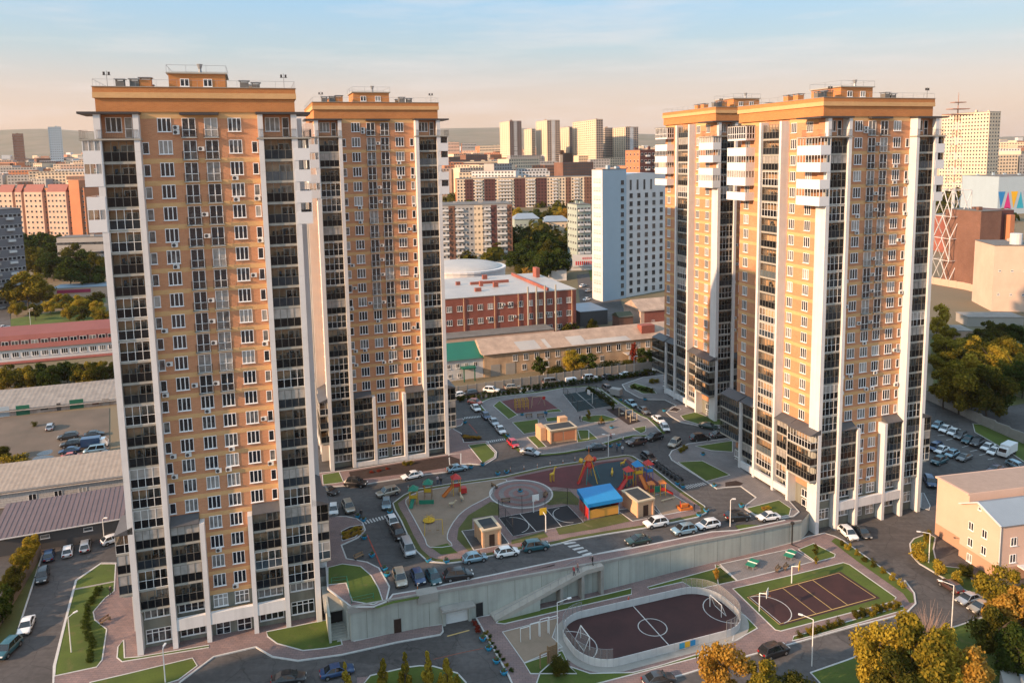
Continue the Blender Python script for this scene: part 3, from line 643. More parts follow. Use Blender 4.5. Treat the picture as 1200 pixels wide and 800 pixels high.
BC = patch('basketball_court', pts(G2, [(610,465),(1040,388)]) + [G3(235,548), G2(700,582)], pod, blackrub, .18, label='black rubber basketball court behind wire fencing')
a, b, c, d = BC
line(BC, pod, .13, .2, None, True); line([a.lerp(b, .3), d.lerp(c, .32)], pod, .13, .2); line([a.lerp(b, .68), d.lerp(c, .68)], pod, .13, .2)
def arc(c, r, a0, a1, n=14): return [c + Vector((math.cos(lerp(i/n, a0, a1)), math.sin(lerp(i/n, a0, a1))))*r for i in range(n+1)]
ax = (b-a).normalized(); an = math.atan2(ax.y, ax.x)
line(arc(a.lerp(d, .5)+ax*1.2, (d-a).length*.42, an-1.35, an+1.35), pod, .12, .2); line(arc(b.lerp(c, .5)-ax*1.2, (d-a).length*.42, an+math.pi-1.35, an+math.pi+1.35), pod, .12, .2)
# --- podium: rear island
RI = island('garden_paving', pts(G4, [(225,235),(240,205),(300,180),(400,162),(640,140),(700,132)]) + pts(G5, [(0,150),(170,142),(270,160),(400,255),(540,345),(590,365),(640,410),(690,465),(660,478),(600,480),(490,480),(400,500),(180,570),(0,602)]) + pts(G4, [(690,618),(590,612),(545,590),(430,475),(330,350),(240,255)]), pod, paverg, label='paved garden island with courts behind the playground')
strip('grass_verge', RI, pod, .145, .145, 1.0, grassm, True, side=.9)
for p in ([(320,240),(370,200),(490,295),(510,310),(440,345)], [(470,370),(670,345),(680,440),(560,460)], [(730,335),(870,320),(900,355),(740,365)], [(585,485),(650,475),(735,560),(670,570)], [(980,430),(1067,430),(1067,500),(1000,500)], [(740,275),(830,262),(860,285),(740,295)]): patch('lawn', pts(G4, p), pod, grassm, .165, 0, True)
for p in ([(130,350),(280,340),(375,370),(350,385),(190,395),(130,380)], [(490,435),(580,418),(580,455),(545,470)], [(95,445),(170,445),(245,510),(100,535)], [(240,150),(270,165),(390,260),(370,270)]): patch('lawn', pts(G5, p), pod, grassm, .165, 0, True)
patch('red_rubber', pts(G4, [(385,205),(480,185),(640,165),(700,170),(830,265),(490,300)]), pod, redrub, .17)
RC = patch('rear_court', pts(G5, [(0,195),(180,168),(345,275),(100,318)]), pod, greenrub, .17, label='dark teal sports court with white lines'); a, b, c, d = RC
line(RC, pod, .13, .19, None, True); line([a.lerp(b, .5), d.lerp(c, .5)], pod, .13, .19); line([a.lerp(d, .5), b.lerp(c, .5)], pod, .1, .19)
patch('pad', pts(G5, [(300,300),(390,290),(545,385),(460,410)]), pod, soil, .16)
patch('pad', pts(G4, [(640,475),(900,470),(1000,515),(750,560)]), pod, asph, .16)
# --- podium: pavements beside the towers
island('pavement', pts(C3, [(60,700),(330,675),(1110,550),(1200,545),(1200,675),(900,712),(470,782),(160,806),(60,810)]), pod, paver)
patch('flower_bed', pts(C3, [(325,690),(560,650),(1112,562),(1190,590),(1195,640),(880,690),(350,755)]), pod, soil, .16, 0, False)
patch('lawn', pts(C3, [(118,712),(250,690),(285,770),(125,790)]), pod, grassm, .16, 0, True)
island('pavement', pts(G4, [(-40,440),(0,415),(70,455),(90,525),(265,515),(345,600),(340,645),(250,700),(130,690),(-20,700)]), pod, paver)
patch('lawn', pts(G4, [(125,548),(260,530),(335,608),(328,640),(240,690)]), pod, grassm, .16, 0, True)
patch('flower_bed', pts(G4, [(60,460),(220,482),(235,500),(95,518)]), pod, soil, .16)
island('pavement', pts(G4, [(-40,430),(-10,385),(20,345),(80,338),(98,355),(70,390),(0,410)]), pod, paver)
island('pavement', pts(G1, [(40,378),(180,378),(240,390),(275,415),(290,455),(250,500),(150,545),(180,625),(300,645),(370,680),(432,790)]) + pts(F1, [(340,402),(270,430),(150,430),(20,330)]), pod, paver)
patch('lawn', pts(F1, [(20,215),(100,195),(200,208),(260,260),(300,330),(322,395),(270,420),(155,400),(120,300),(20,310)]), pod, grassm, .16, 0, True)
patch('flower_bed', pts(G1, [(150,465),(200,440),(270,428),(278,455),(230,500),(155,522)]), pod, soil, .16, 0, True)
inner = [p + Vector((-.1, .35)) for p in WALL]
edge = onto(pts(F1, [(350,400),(378,362),(500,342),(941,252)]) + pts(F2, [(300,228),(600,165),(720,145),(941,100)]) + pts(G3, [(300,748),(500,715),(800,655),(1040,605)]) + pts(D6, [(100,655),(330,610),(560,560)]), pod)
sheet('pavement', edge + list(reversed(inner)), pod, .12, paver, .2); strip('kerb', edge, pod, 0, .16, .3, kerbm)
patch('lawn', pts(F1, [(280,432),(380,398),(522,372),(522,385),(380,412),(290,440)]), pod, grassm, .14); patch('lawn', pts(D6, [(90,610),(180,600),(350,605),(140,660)]), pod, grassm, .14)
island('pavement', pts(G5, [(415,125),(440,165),(530,215),(600,230),(715,232),(795,272),(725,320),(760,350),(830,390),(950,415),(1120,432),(1260,420),(1260,0),(690,60),(560,75)]), pod, paverg)
for p in ([(460,140),(500,115),(620,150),(660,190),(560,190)], [(825,345),(930,320),(1060,370),(1130,370),(1130,412),(950,405),(850,375)]): patch('lawn', pts(G5, p), pod, grassm, .16, 0, True)
patch('flower_bed', pts(G5, [(735,310),(770,280),(830,300),(800,318)]), pod, soil, .16, 0, True)
island('pavement', pts(G5, [(745,625),(765,590),(880,542),(1000,525),(1150,505),(1300,560)]) + pts(D6, [(300,30),(600,380),(690,480),(640,520),(490,545),(280,515),(185,450),(190,420),(290,345),(145,240),(0,250)]) + pts(G3, [(1067,335),(1010,297),(785,155),(770,125)]), pod, paverg)
patch('lawn', pts(D3, [(115,340),(210,335),(318,390),(225,415)]), pod, grassm, .16, 0, True); patch('lawn', pts(G5, [(930,560),(1190,522),(1190,600),(1040,590)]), pod, grassm, .16, 0, True)
patch('lawn', pts(D6, [(195,450),(500,372),(615,450),(600,512),(490,530),(280,508)]), pod, grassm, .16, 0, True); patch('flower_bed', pts(D6, [(0,205),(100,190),(170,215),(140,235),(0,245)]), pod, soil, .16)
zebra(pts(G1, [(275,400),(430,362),(292,420),(440,380)]), 9, pod); zebra(pts(G4, [(90,325),(225,312),(95,337),(232,325)]), 11, pod); zebra(pts(G4, [(255,512),(430,485),(265,527),(440,500)]), 11, pod)
zebra(pts(G3, [(850,315),(985,292),(885,335),(1010,305)]), 9, pod)
zebra([F2(560,75), F2(690,155), F2(625,65), F2(735,140)], 5, pod); zebra(pts(G4, [(510,100),(560,150),(590,85),(660,135)]), 5, pod)
for q in ([(525,115),(545,145)], [(560,110),(585,140)]): line(pts(G4, q), pod, .15, .012)
# --- lower level: pavements and lawns round the near tower
island('pavement', pts(B8, [(335,0),(165,115),(90,400),(18,690),(15,800)]) + [(58, 812), (205, 806)] + pts(H1, [(480,795),(620,690),(800,648),(870,690),(980,707),(1164,682)]) + pts(F1, [(400,625),(640,583),(655,565),(650,527),(510,545),(165,620),(60,470)]) + [(300, 690), (160, 660)], ter, paver, label='block paved apron round the near tower')
patch('lawn', pts(B8, [(330,8),(170,120),(97,400),(28,690),(25,758),(305,698),(342,650),(372,445),(292,382),(282,328),(362,235),(422,190),(432,8)]), ter, grassm, .15, 0, True)
patch('lawn', pts(H1, [(90,802),(250,765),(530,697),(550,730),(470,790),(400,812),(120,812)]), ter, grassm, .15, 0, True)
patch('lawn', pts(H1, [(212,650),(236,620),(240,697),(300,692),(600,642),(600,652),(230,713),(208,695)]), ter, grassm, .15, 0, True)
patch('lawn', pts(H1, [(845,585),(1140,527),(1168,640),(1100,655),(1000,665),(890,635),(850,605)]), ter, grassm, .15, 0, True)
patch('path', pts(B8, [(160,172),(430,120),(430,128),(160,182)]), ter, concg, .165)
island('lawn', pts(F5, [(270,260),(480,212),(560,202),(640,205),(780,245),(830,300),(840,345),(200,345)]), ter, grassm, .12)
patch('pavement', pts(F5, [(190,268),(262,262),(275,345),(195,345)]), ter, paver, .05)
# --- lower level: sports block
SB = island('sports_paving', pts(F2, [(85,490),(150,478)]) + [(600, 713), (712, 690), (800, 667.5), (880, 648.5), (936, 634)] + pts(D6, [(760,715),(930,680)]) + pts(F4, [(735,45),(790,72),(1000,222),(1173,350)]) + pts(F6, [(80,480),(125,540),(132,590),(90,632),(0,658)]) + pts(H6, [(1200,205),(740,335),(410,425),(180,490),(0,545)]) + [(740, 806), (605, 812)] + pts(F2, [(265,810)]), ter, paver, label='block paved sports ground below the retaining wall')
for p in ([(195,520),(215,503),(430,447),(790,365),(941,328),(941,362),(600,440),(240,525)], [(350,742),(560,672),(600,760),(640,800),(385,800)]): patch('lawn', pts(F2, p), ter, grassm, .15, 0, True)
for p in ([(650,190),(640,178),(1035,70),(1122,143),(900,192),(830,150)], [(1130,318),(1165,330),(1235,400),(1120,465),(1100,470)], [(60,640),(170,540),(200,600),(330,645),(560,640),(700,605),(1030,505),(1040,525),(580,645),(390,694),(100,770),(20,760)]): patch('lawn', pts(F3, p), ter, grassm, .15, 0, True)
for p in ([(510,130),(605,92),(740,160),(735,178),(620,208)], [(100,375),(470,290),(790,212),(830,225),(1120,430),(1105,455),(400,640),(365,632)], [(470,702),(480,672),(640,632),(830,577),(1165,482),(1173,508),(640,660)], [(-10,225),(25,235),(128,325),(10,352)]): patch('lawn', pts(F4, p), ter, grassm, .15, 0, True)
patch('lawn', pts(F4, [(715,78),(740,57),(790,80),(1000,226),(1165,352)]) + pts(F6, [(118,545),(124,585),(105,588)]) + pts(F4, [(1165,405),(880,205)]), ter, grassm, .15, 0, False)
patch('tennis_pad', pts(F4, [(20,222),(470,125),(605,205),(130,325)]), ter, paverg, .16, 0, True)
patch('exercise_pad', pts(F2, [(230,570),(540,490),(505,600),(560,652),(350,740)]), ter, sandm, .155, 0, True)
VC = patch('volleyball_court', pts(F4, [(185,425),(770,268),(1022,435),(400,608)]), ter, darkrub, .17, label='maroon rubber ball court with yellow lines'); a, b, c, d = VC
ins = lambda s, t: a.lerp(b, s).lerp(d.lerp(c, s), t)
line([ins(.0, .03), ins(.97, .03), ins(.97, .95), ins(.0, .95)], ter, .14, .19, yline, True)
for s in (.52, .68): line([ins(s, .03), ins(s, .95)], ter, .12, .19, yline)
line([ins(.36, .03), ins(.36, .95)], ter, .1, .19, yline); line([ins(.02, .05), ins(.02, .93)], ter, .14, .195)
m0 = ins(.0, .5); ax = (ins(1, .5)-m0).normalized(); an = math.atan2(ax.y, ax.x); line(arc(m0 + ax*.5, (a-d).length*.46, an-1.5, an+1.5), ter, .14, .195)
# --- right-hand side
island('lawn', pts(F6, [(105,310),(125,285),(190,262),(225,280),(215,335),(225,380),(270,415),(350,425),(400,480),(520,560),(600,640),(512,635),(440,560),(350,520),(240,455),(150,402),(112,360)]), ter, grassm, .12)
island('lawn', pts(H5, [(-40,560),(110,500),(690,335),(1010,228),(1200,200),(1400,240),(1400,760),(-200,760),(-300,650)]), ter, grassm, .1)
patch('lawn', pts(G6, [(480,292),(560,300),(960,478),(1100,540),(1100,700),(960,650),(830,560),(500,372)]), ter, grassm, .08, 0, True)
patch('pavement', pts(D7, [(1030,440),(1110,460),(1120,420),(1060,300),(1040,300)]), ter, paverg, .06, 0, True)
island('lawn', pts(G8, [(198,205),(68,605),(-40,690),(-40,500),(150,190)]), ter, drygrass, .12)
sheet('dirt_yard', onto([(-40, 492), (128, 478), (128, 585), (-40, 600)], ter), ter, .05, dirt, 0, label='bare dirt yard in front of the garages')
for p in ([(240,420),(255,385),(300,362),(390,358),(425,370),(430,395),(380,405)], [(285,355),(330,325),(400,312),(410,330),(370,352)]):
    P = onto(pts(G7, p), ter); sheet('puddle', [q.to_2d() for q in smooth([(*q, 0) for q in P], 3)], ter, .056, mat('puddle', (.05, .05, .055), rough=.05, var=.1, spec=.9), 0)
for q in ([(45,300),(105,330)], [(140,285),(190,305)], [(200,360),(0,480)]): pass
for q in ([D7(30,285), D7(100,330)], [G6(150,400), G6(215,395)], [G6(230,445), G6(290,430)], [G6(380,510), G6(440,495)], [G6(455,550), G6(520,535)], [G6(540,585), G6(610,570)], [G6(620,625), G6(680,615)]): line(q, ter, .14, .012)
line(pts(F5, [(720,25),(850,-10)]), ter, .25, .012, yline); line(pts(F5, [(640,160),(790,125),(930,95)]), ter, .18, .012, mat('faded_red_line', (.25, .09, .06), var=.3))
line(pts(G1, [(300,480),(350,590),(385,670)]), pod, .2, .012, mat('red_line', (.4, .07, .04), var=.3)); line(pts(G4, [(130,375),(195,450)]), pod, .2, .012, mat('red_line', (.4, .07, .04)))
# open ground beyond the yard: grass, car park and access roads
for p in ([(12, 374), (60, 366), (122, 358), (128, 378), (60, 386), (14, 392)], [(60, 345), (122, 340), (124, 354), (62, 358)]): sheet('lawn', onto(p, ter), ter, .04, grassm, 0, 12)
sheet('side_road', onto([(-30, 352), (10, 346), (14, 398), (-30, 404)], ter), ter, .04, asph2, 0, 12, label='asphalt side road beyond the red mansard house')
sheet('car_park', onto([(676, 322), (716, 318), (735, 372), (684, 384)], ter), ter, .04, asph2, 0, 12, label='asphalt car park between the works and the white tower')
sheet('lawn', onto([(690, 317), (712, 315), (716, 326), (692, 329)], ter), ter, .08, grassm, 0, 12); sheet('lawn', onto([(602, 300), (628, 298), (632, 312), (604, 314)], ter), ter, .04, grassm, 0, 12)
sheet('lawn', onto([(1090, 398), (1210, 380), (1215, 470), (1160, 480), (1095, 462)], ter), ter, .04, drygrass, 0, 12)
# ------------------------------------------------------------------ town around the courtyard
def col(name, c, **k): return mat(name, c, **{**dict(rough=.85, var=.1, scale=.15), **k})
cream = col('cream_panel', (.70, .56, .40)); pinkw = col('pink_render', (.56, .39, .30)); brownb = brick('brown_brick', (.20, .095, .065), (.16, .075, .05), (.2, .14, .11), bw=.6, bh=.2)
redb = brick('red_brick', (.31, .088, .06), (.26, .072, .05), (.26, .15, .12), bw=.5, bh=.16, stain=.3); greyp = col('grey_panel', (.36, .345, .33)); whitep = col('white_facade', (.60, .60, .60)); bluep = col('blue_facade', (.34, .43, .50), var=.04)
maroon = col('maroon_panel', (.11, .045, .042)); concr = col('concrete_panel', (.34, .32, .29)); greenp = col('pale_green_panel', (.34, .40, .36)); orangew = col('orange_render', (.50, .20, .10)); redroof = col('red_sheet_roof', (.24, .075, .06), rough=.6)
tanroof = col('old_slate_roof', (.46, .34, .26), col2=(.27, .20, .155), scale=.35, detail=8); slate = mat('asbestos_roof', (.30, .27, .24), col2=(.19, .17, .155), scale=.5, rough=.9, detail=9); paleroof = col('pale_sheet_roof', (.45, .42, .38), rough=.5, scale=.08, col2=(.33, .32, .31)); bluroof = col('blue_grey_roof', (.24, .29, .34), rough=.45)
purproof = col('plum_sheet_roof', (.15, .105, .105), rough=.55, scale=.4); greenroof = col('green_sheet_roof', (.012, .135, .085), rough=.5); yellowr = brick('yellow_plaster', (.52, .37, .24), (.48, .33, .21), (.38, .25, .15), bw=3, bh=.5, stain=.35, sscale=.25)
whitebrick = brick('white_brick', (.50, .49, .47), (.44, .43, .42), (.22, .21, .21), bw=1.1, bh=.45, ms=.03, stain=.2); peeling = brick('peeling_white', (.50, .46, .42), (.42, .36, .33), (.36, .22, .18), bw=1.3, bh=.5, ms=.03, stain=.45, sscale=.3)
darkg = col('dark_grey_wall', (.085, .085, .088)); fpane = glass('far_glass', dark=(.02, .024, .032), light=(.12, .12, .12), plight=.12, spec=.25)
def frame3(xl, xc, xr, yt, Y, w, Lu=None):
    d = ray(xc, yt); t = Y/d[1]; x, zt = d[0]*t, CAMH + d[2]*t; zb = ter(x, Y)
    def solve(dx, dy, target):
        lo, hi = .5, 400.
        sgn = 1 if proj(x+dx*50, Y+dy*50, zt)[0] > proj(x, Y, zt)[0] else -1
        for _ in range(50):
            m = (lo+hi)/2
            if sgn*(proj(x+dx*m, Y+dy*m, zt)[0] - target) < 0: lo = m
            else: hi = m
        return lo
    Ls = solve(math.cos(w), math.sin(w), xr)
    if Lu is None: Lu = solve(-math.sin(w), math.cos(w), xl)
    return x, Y, zb, zt - zb, Ls, Lu
def grid_windows(par, L, H, nr, nc, face, z0, zt, ww, wh, each=False, x0=.0, x1=None, mats=None, D=0, frame=True, nsash=2, fm=None):
    """windows in rows and columns on the front (y=0), left (x=0) or right side"""
    x1 = L if x1 is None else x1; m = MB(); rz = {'F': 0, 'L': R(-90), 'R': R(90)}[face]
    for r in range(nr):
        for c in range(nc):
            a = x0 + (x1-x0)*(c+.5)/nc; z = z0 + (zt-z0)*(r+.5)/nr - wh/2
            if each:
                loc = (a, 0, z) if face == 'F' else ((0, a, z) if face == 'L' else (D, a, z)); win(par, loc, rz, ww, wh, nsash, fm=fm)
            else:
                for q, e, g in ((.0, .08, 0), (.09, .12, 1)):
                    if not frame and g == 0: continue
                    if face == 'F': m.quad((a-ww/2+q, -e, z+q), (a+ww/2-q, -e, z+q), (a+ww/2-q, -e, z+wh-q), (a-ww/2+q, -e, z+wh-q), g)
                    else: s = -1 if face == 'L' else 1; X = 0 if face == 'L' else D; m.quad((X+s*e, a+ww/2-q, z+q), (X+s*e, a-ww/2+q, z+q), (X+s*e, a-ww/2+q, z+wh-q), (X+s*e, a+ww/2-q, z+wh-q), g)
    if not each and m.f: tag(m.build('windows', [pvc, fpane], par), None, None, None, 'stuff')
def bld(name, label, xl, xc, xr, yt, Y, w, wallm, Lu=None, rows=0, cols=0, lcols=0, ww=1.5, wh=1.5, each=False, roof=None, strips=None, parapet=.6, group=None, cat='building', sideM=None, balc=None, drop=0):
    x, y, zb, H, Ls, Lu = frame3(xl, xc, xr, yt, Y, w, Lu); zb -= drop; H += drop
    T = thing(name, label, cat, (x, y, zb), w, group)
    m = MB(); m.box(0, Ls, 0, Lu, -6, H); m.build('wall', wallm, T)
    m = MB(); m.box(-.15, Ls+.15, -.15, Lu+.15, H, H+.25); m.build('roof', roof or roofm, T)
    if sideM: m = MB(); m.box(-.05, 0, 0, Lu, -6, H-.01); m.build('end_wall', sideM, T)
    if strips:
        for a, b, sm in strips: m = MB(); m.box(Ls*a, Ls*b, -.12, .01, -5, H-.4); m.build('facade_strip', sm, T)
    if balc:
        for a, b, sm in balc:
            fh = H/rows; m = MB()
            for r in range(rows): m.box(Ls*a, Ls*b, -1.1, .0, fh*r+.15, fh*r+1.2)
            tag(m.build('balconies', sm, T), None, None, None, 'stuff')
    if rows and cols: grid_windows(T, Ls, H, rows, cols, 'F', .6, H-.5, ww, wh, each)
    if rows and lcols: grid_windows(T, Lu, H, rows, lcols, 'L', .6, H-.5, ww, wh, each)
    if H > 12:
        rr = random.Random(int(xc*7))
        for i in range(min(7, max(2, int(Ls/9)))): m = MB(); a = rr.uniform(1, max(1.5, Ls-3)); b = rr.uniform(1, max(1.5, Lu-2)); m.box(a, a+rr.uniform(1, 2.4), b, b+1.4, H+.25, H+rr.uniform(1, 2.2)); m.build('roof_vent', wallm, T)
    return T, Ls, Lu, H
def gable(T, Ls, Lu, H, rise, m, over=.5, hip=0, along='x'):
    a = MB()
    if along == 'x':
        P = [(-over, -over, H), (Ls+over, -over, H), (Ls+over, Lu+over, H), (-over, Lu+over, H)]; r0 = (-over+hip, Lu/2, H+rise); r1 = (Ls+over-hip, Lu/2, H+rise)
        a.quad(P[0], P[1], r1, r0); a.quad(P[2], P[3], r0, r1); a.poly([P[3], P[0], r0]); a.poly([P[1], P[2], r1]); a.quad(*reversed(P))
    else:
        P = [(-over, -over, H), (Ls+over, -over, H), (Ls+over, Lu+over, H), (-over, Lu+over, H)]; r0 = (Ls/2, -over+hip, H+rise); r1 = (Ls/2, Lu+over-hip, H+rise)
        a.quad(P[3], P[0], r0, r1); a.quad(P[1], P[2], r1, r0); a.poly([P[0], P[1], r0]); a.poly([P[2], P[3], r1]); a.quad(*reversed(P))
    return a.build('pitched_roof', m, T)
# --- white tower block with curved roof
T, Ls, Lu, H = bld('tower_block', 'tall white office tower with shade painted blue on its front and a curved wing beside the right-hand towers', 693.6, 706, 734, 199, 330, .56, bluep, sideM=whitep)  # blue front wall has its shade in the colour; end wall stays white
grid_windows(T, Ls, H, 15, 1, 'F', 1, H-4, 1.7, 1.9, True, Ls*.68, Ls*.98, fm=bronze); grid_windows(T, Lu, H, 14, 3, 'L', 3, H*.95, 1.2, 1.6, True, 1, Lu-1, fm=bronze)
LB = 24; m = MB(); P = [(0, 0)] + [(LB*i/10, 3 + 3.2*math.sin(math.pi*(.28+.5*i/10))) for i in range(11)] + [(LB, 0)]
HB = H - 8; i0 = len(m.v); prof = [(Ls+.02+a, HB*(0 if k in (0, 12) else 1) + (b if 0 < k < 12 else -6)) for k, (a, b) in enumerate(P)]
m.v += [(a, .6, b) for a, b in prof] + [(a, 16, b) for a, b in prof]; n = len(prof)
m.f += [tuple(range(n)), tuple(reversed(range(n, 2*n)))] + [(k, k+n, (k+1) % n+n, (k+1) % n) for k in range(n)]; m.m += [0]*(n+2)
m.build('curved_wing', whitep, T)
wg = place('wing_front', None, T, (Ls, .6, 0)); wg.name = 'wing_windows'
grid_windows(wg, LB, HB, 13, 5, 'F', 1.5, HB-2, 1.8, 2.0, True, 1, LB-.5, fm=bronze); grid_windows(wg, LB, HB, 1, 4, 'F', HB-1.5, HB+3.5, 1.1, 4.4, True, 1, 17, fm=bronze)
# --- red brick works with pale roof, behind the yard
T, Ls, Lu, H = bld('brick_works', 'long three-storey red brick works with a pale flat roof behind the yard', 470, 488, 675, 353.5, 252, .322, redb, Lu=42, roof=paleroof)
grid_windows(T, Ls, H, 3, 15, 'F', H*.14, H*.93, 1.9, 2.0, True, 2, Ls-1, nsash=3)
for s in (.28, .47, .62, .75, .97): m = MB(); m.tube((Ls*s, -.25, 0), (Ls*s, -.25, H), .12, n=6); m.build('drainpipe', yellowr, T)
for s in (.68, .735, .79, .86): m = MB(); m.tube((Ls*s, -.6, H*.2), (Ls*s, -.6, H+2.4), .32, n=8); m.build('flue', slabm, T)
for s, z in ((.36, .25), (.385, .25)): m = MB(); m.tube((Ls*s, -.5, H*z), (Ls*s, -.3, H*z), .8, .7, 10); m.build('satellite_dish', pvc, T)
m = MB(); m.box(Ls*.44, Ls*.7, 24, 25, H, H+1.2); m.box(Ls-11, Ls-10.4, 0, 40, H+.2, H+1.3); m.box(Ls-4, Ls-2.5, 30, 34, H, H+4); m.build('roof_kerb', redb, T)
acs = bpy.data.meshes['air_conditioner']
for i in range(16): place('air_conditioner', acs, T, (rnd.uniform(3, Ls-4), 0, rnd.choice((.32, .58, .82))*H - rnd.uniform(.2, 1)), 0, 1.3)
# round hall with dome
c = U((566, 340), ter, 14); T = thing('domed_hall', 'round hall with low pale dome behind the red brick works', 'building', (-21, 322, ter(-21, 322)))
m = MB(); m.tube((0, 0, -4), (0, 0, 17.3), 18, 18, 40); m.build('drum', whitep, T)
m = MB(); ri = [(27 - 27*(1-math.cos(a)), 0) for a in ()]
for k in range(8):
    r0, r1 = 17.4*math.cos(k/8*math.pi/2), 17.4*math.cos((k+1)/8*math.pi/2); z0, z1 = 17.3+3.4*math.sin(k/8*math.pi/2), 17.3+3.4*math.sin((k+1)/8*math.pi/2)
    for j in range(40):
        a0, a1 = j*math.pi/20, (j+1)*math.pi/20; m.quad((r0*math.cos(a0), r0*math.sin(a0), z0), (r0*math.cos(a1), r0*math.sin(a1), z0), (r1*math.cos(a1), r1*math.sin(a1), z1), (r1*math.cos(a0), r1*math.sin(a0), z1))
m.build('dome', paleroof, T); m = MB(); m.tube((0, 0, 17.31), (0, 0, 18.2), 18.3, 18.3, 40); m.build('cornice', whitep, T)
# --- low buildings along the back fence
T, Ls, Lu, H = bld('annex', 'long low pink annex with flat roof in front of the red brick works', 480, 498, 649, 400, 240, .322, pinkw, Lu=8)
for s in (.52, .83): win(T, (Ls*s, 0, H*.6), 0, 1.6, .8, 2)
T, Ls, Lu, H = bld('old_house', 'long two-storey peeling yellow plaster building with patched roof behind the fence', 560, 567, 800, 415.5, 225.5, .322, yellowr, Lu=12)
gable(T, Ls, Lu, H, 3.6, tanroof, .7)
m = MB()
for a, b, c_ in ((.17, .27, 0), (.30, .32, 0), (.42, .50, 1), (.5, .72, 2)):
    for t0, t1 in ((.05, .6),) if c_ < 2 else ((.02, .3),): m.quad((Ls*a, -.7+(Lu/2+.7)*t0, H+3.6*t0+.05), (Ls*b, -.7+(Lu/2+.7)*t0, H+3.6*t0+.05), (Ls*b-1, -.7+(Lu/2+.7)*t1, H+3.6*t1+.05), (Ls*a-1, -.7+(Lu/2+.7)*t1, H+3.6*t1+.05))
m.build('roof_patch', paleroof, T)
grid_windows(T, Ls, H, 1, 17, 'F', H*.52, H*.92, 1.5, 2.0, True, Ls*.12, Ls*.99); grid_windows(T, Ls, H, 1, 8, 'F', H*.1, H*.45, 1.4, 1.8, True, Ls*.16, Ls*.6)
for s in (.03, .1): m = MB(); m.box(Ls*s, Ls*s+3, -.1, .01, 0, 3.6); m.build('garage_door', concr, T)
m = MB(); m.box(Ls*.68, Ls*.83, -3.2, 0, 2.9, 3.2, 0); m.box(Ls*.69, Ls*.70, -3.1, -2.8, 0, 2.9, 0); m.box(Ls*.815, Ls*.825, -3.1, -2.8, 0, 2.9, 0); m.build('porch', paleroof, T)
m = MB(); m.box(Ls*.79, Ls*.86, 1.5, 4.5, H+1, H+3.8); m.build('chimney', redb, T)
T, Ls, Lu, H = bld('green_roof_house', 'small white house with dark green sheet roof behind the fence', 500, 506, 566, 424.5, 221, .322, whitep, Lu=14)
gable(T, Ls, Lu, H, 3.6, greenroof, .6); grid_windows(T, Ls, H, 1, 5, 'F', H*.45, H*.95, 1.1, 1.4, True, 1, Ls-1); grid_windows(T, Ls, H, 1, 3, 'F', .3, H*.42, 1.1, 1.2, True, 1, Ls-6)
m = MB(); m.box(Ls*.55, Ls*.82, -2.5, 0, H*.6, H*.66); m.box(Ls*.57, Ls*.59, -2.4, -2.2, 0, H*.6); m.box(Ls*.78, Ls*.8, -2.4, -2.2, 0, H*.6); m.build('porch_roof', greenroof, T)
T, Ls, Lu, H = bld('brick_house', 'pink brick house with pale gable roof at the foot of the white tower', 731, 751, 792, 365, 283, .322, pinkw)
gable(T, Ls, Lu, H, 3.4, tanroof, .5, 0, 'x'); m = MB(); m.box(Ls*.1, Ls, -.06, .01, 0, H-.1); m.build('front_wall', redb, T); grid_windows(T, Ls, H, 1, 2, 'F', .5, 3, 1.2, 1.5, True, 2, Ls)
T, Ls, Lu, H = bld('shed', 'dark flat-roofed shed between red brick works and white tower', 676, 680, 712, 366, 286, .322, darkg, Lu=16, roof=bluroof)
T, Ls, Lu, H = bld('shed', 'small green hipped shed beside the pink brick house', 722, 726, 742, 372, 280, .322, brownb, Lu=6); gable(T, Ls, Lu, H, 1.5, mat('moss_roof', (.08, .085, .05)), .3)
T, Ls, Lu, H = bld('shop', 'low shop with white sign board carrying red letters', 640, 668, 697, 313, 395, .1, whitep, Lu=18)
m = MB(); m.box(Ls*.1, Ls, -.5, -.1, H, H+6.4, 0); s = m.build('sign_board', whitep, T)
m = MB()
for a in range(9): m.box(Ls*(.22+.085*a), Ls*(.22+.085*a)+.62, -.6, -.5, H+1, H+3.0, 0)
for a in range(5): m.box(Ls*(.5+.08*a), Ls*(.5+.08*a)+.5, -.6, -.5, H+3.9, H+5, 0)
m.build('lettering', col('sign_red', (.55, .03, .03)), s)
T, Ls, Lu, H = bld('shop', 'small white kiosk building beside the car park behind the works', 640, 646, 664, 317, 372, .1, whitep, Lu=10)
# --- panel blocks
B9 = [(.02, .1, 1), (.13, .26, 0), (.29, .42, 0), (.60, .78, 0), (.84, .98, 0)]
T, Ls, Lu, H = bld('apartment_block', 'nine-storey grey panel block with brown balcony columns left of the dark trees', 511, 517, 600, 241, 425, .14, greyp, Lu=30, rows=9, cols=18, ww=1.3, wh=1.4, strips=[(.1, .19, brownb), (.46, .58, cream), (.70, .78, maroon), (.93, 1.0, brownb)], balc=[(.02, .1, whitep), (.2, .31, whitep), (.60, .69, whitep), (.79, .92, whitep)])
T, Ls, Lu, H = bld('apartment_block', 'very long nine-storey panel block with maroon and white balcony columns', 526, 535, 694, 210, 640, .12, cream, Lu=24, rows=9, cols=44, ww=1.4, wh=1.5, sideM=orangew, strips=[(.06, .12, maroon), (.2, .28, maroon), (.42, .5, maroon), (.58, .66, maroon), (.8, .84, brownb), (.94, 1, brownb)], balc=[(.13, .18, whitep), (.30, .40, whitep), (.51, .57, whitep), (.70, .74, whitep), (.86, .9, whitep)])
bld('apartment_block', 'pale green and white nine-storey block behind the white tower', 665, 676, 692, 240, 400, .3, greenp, rows=9, cols=4, lcols=4, balc=[(.1, .45, whitep), (.55, .95, whitep)])
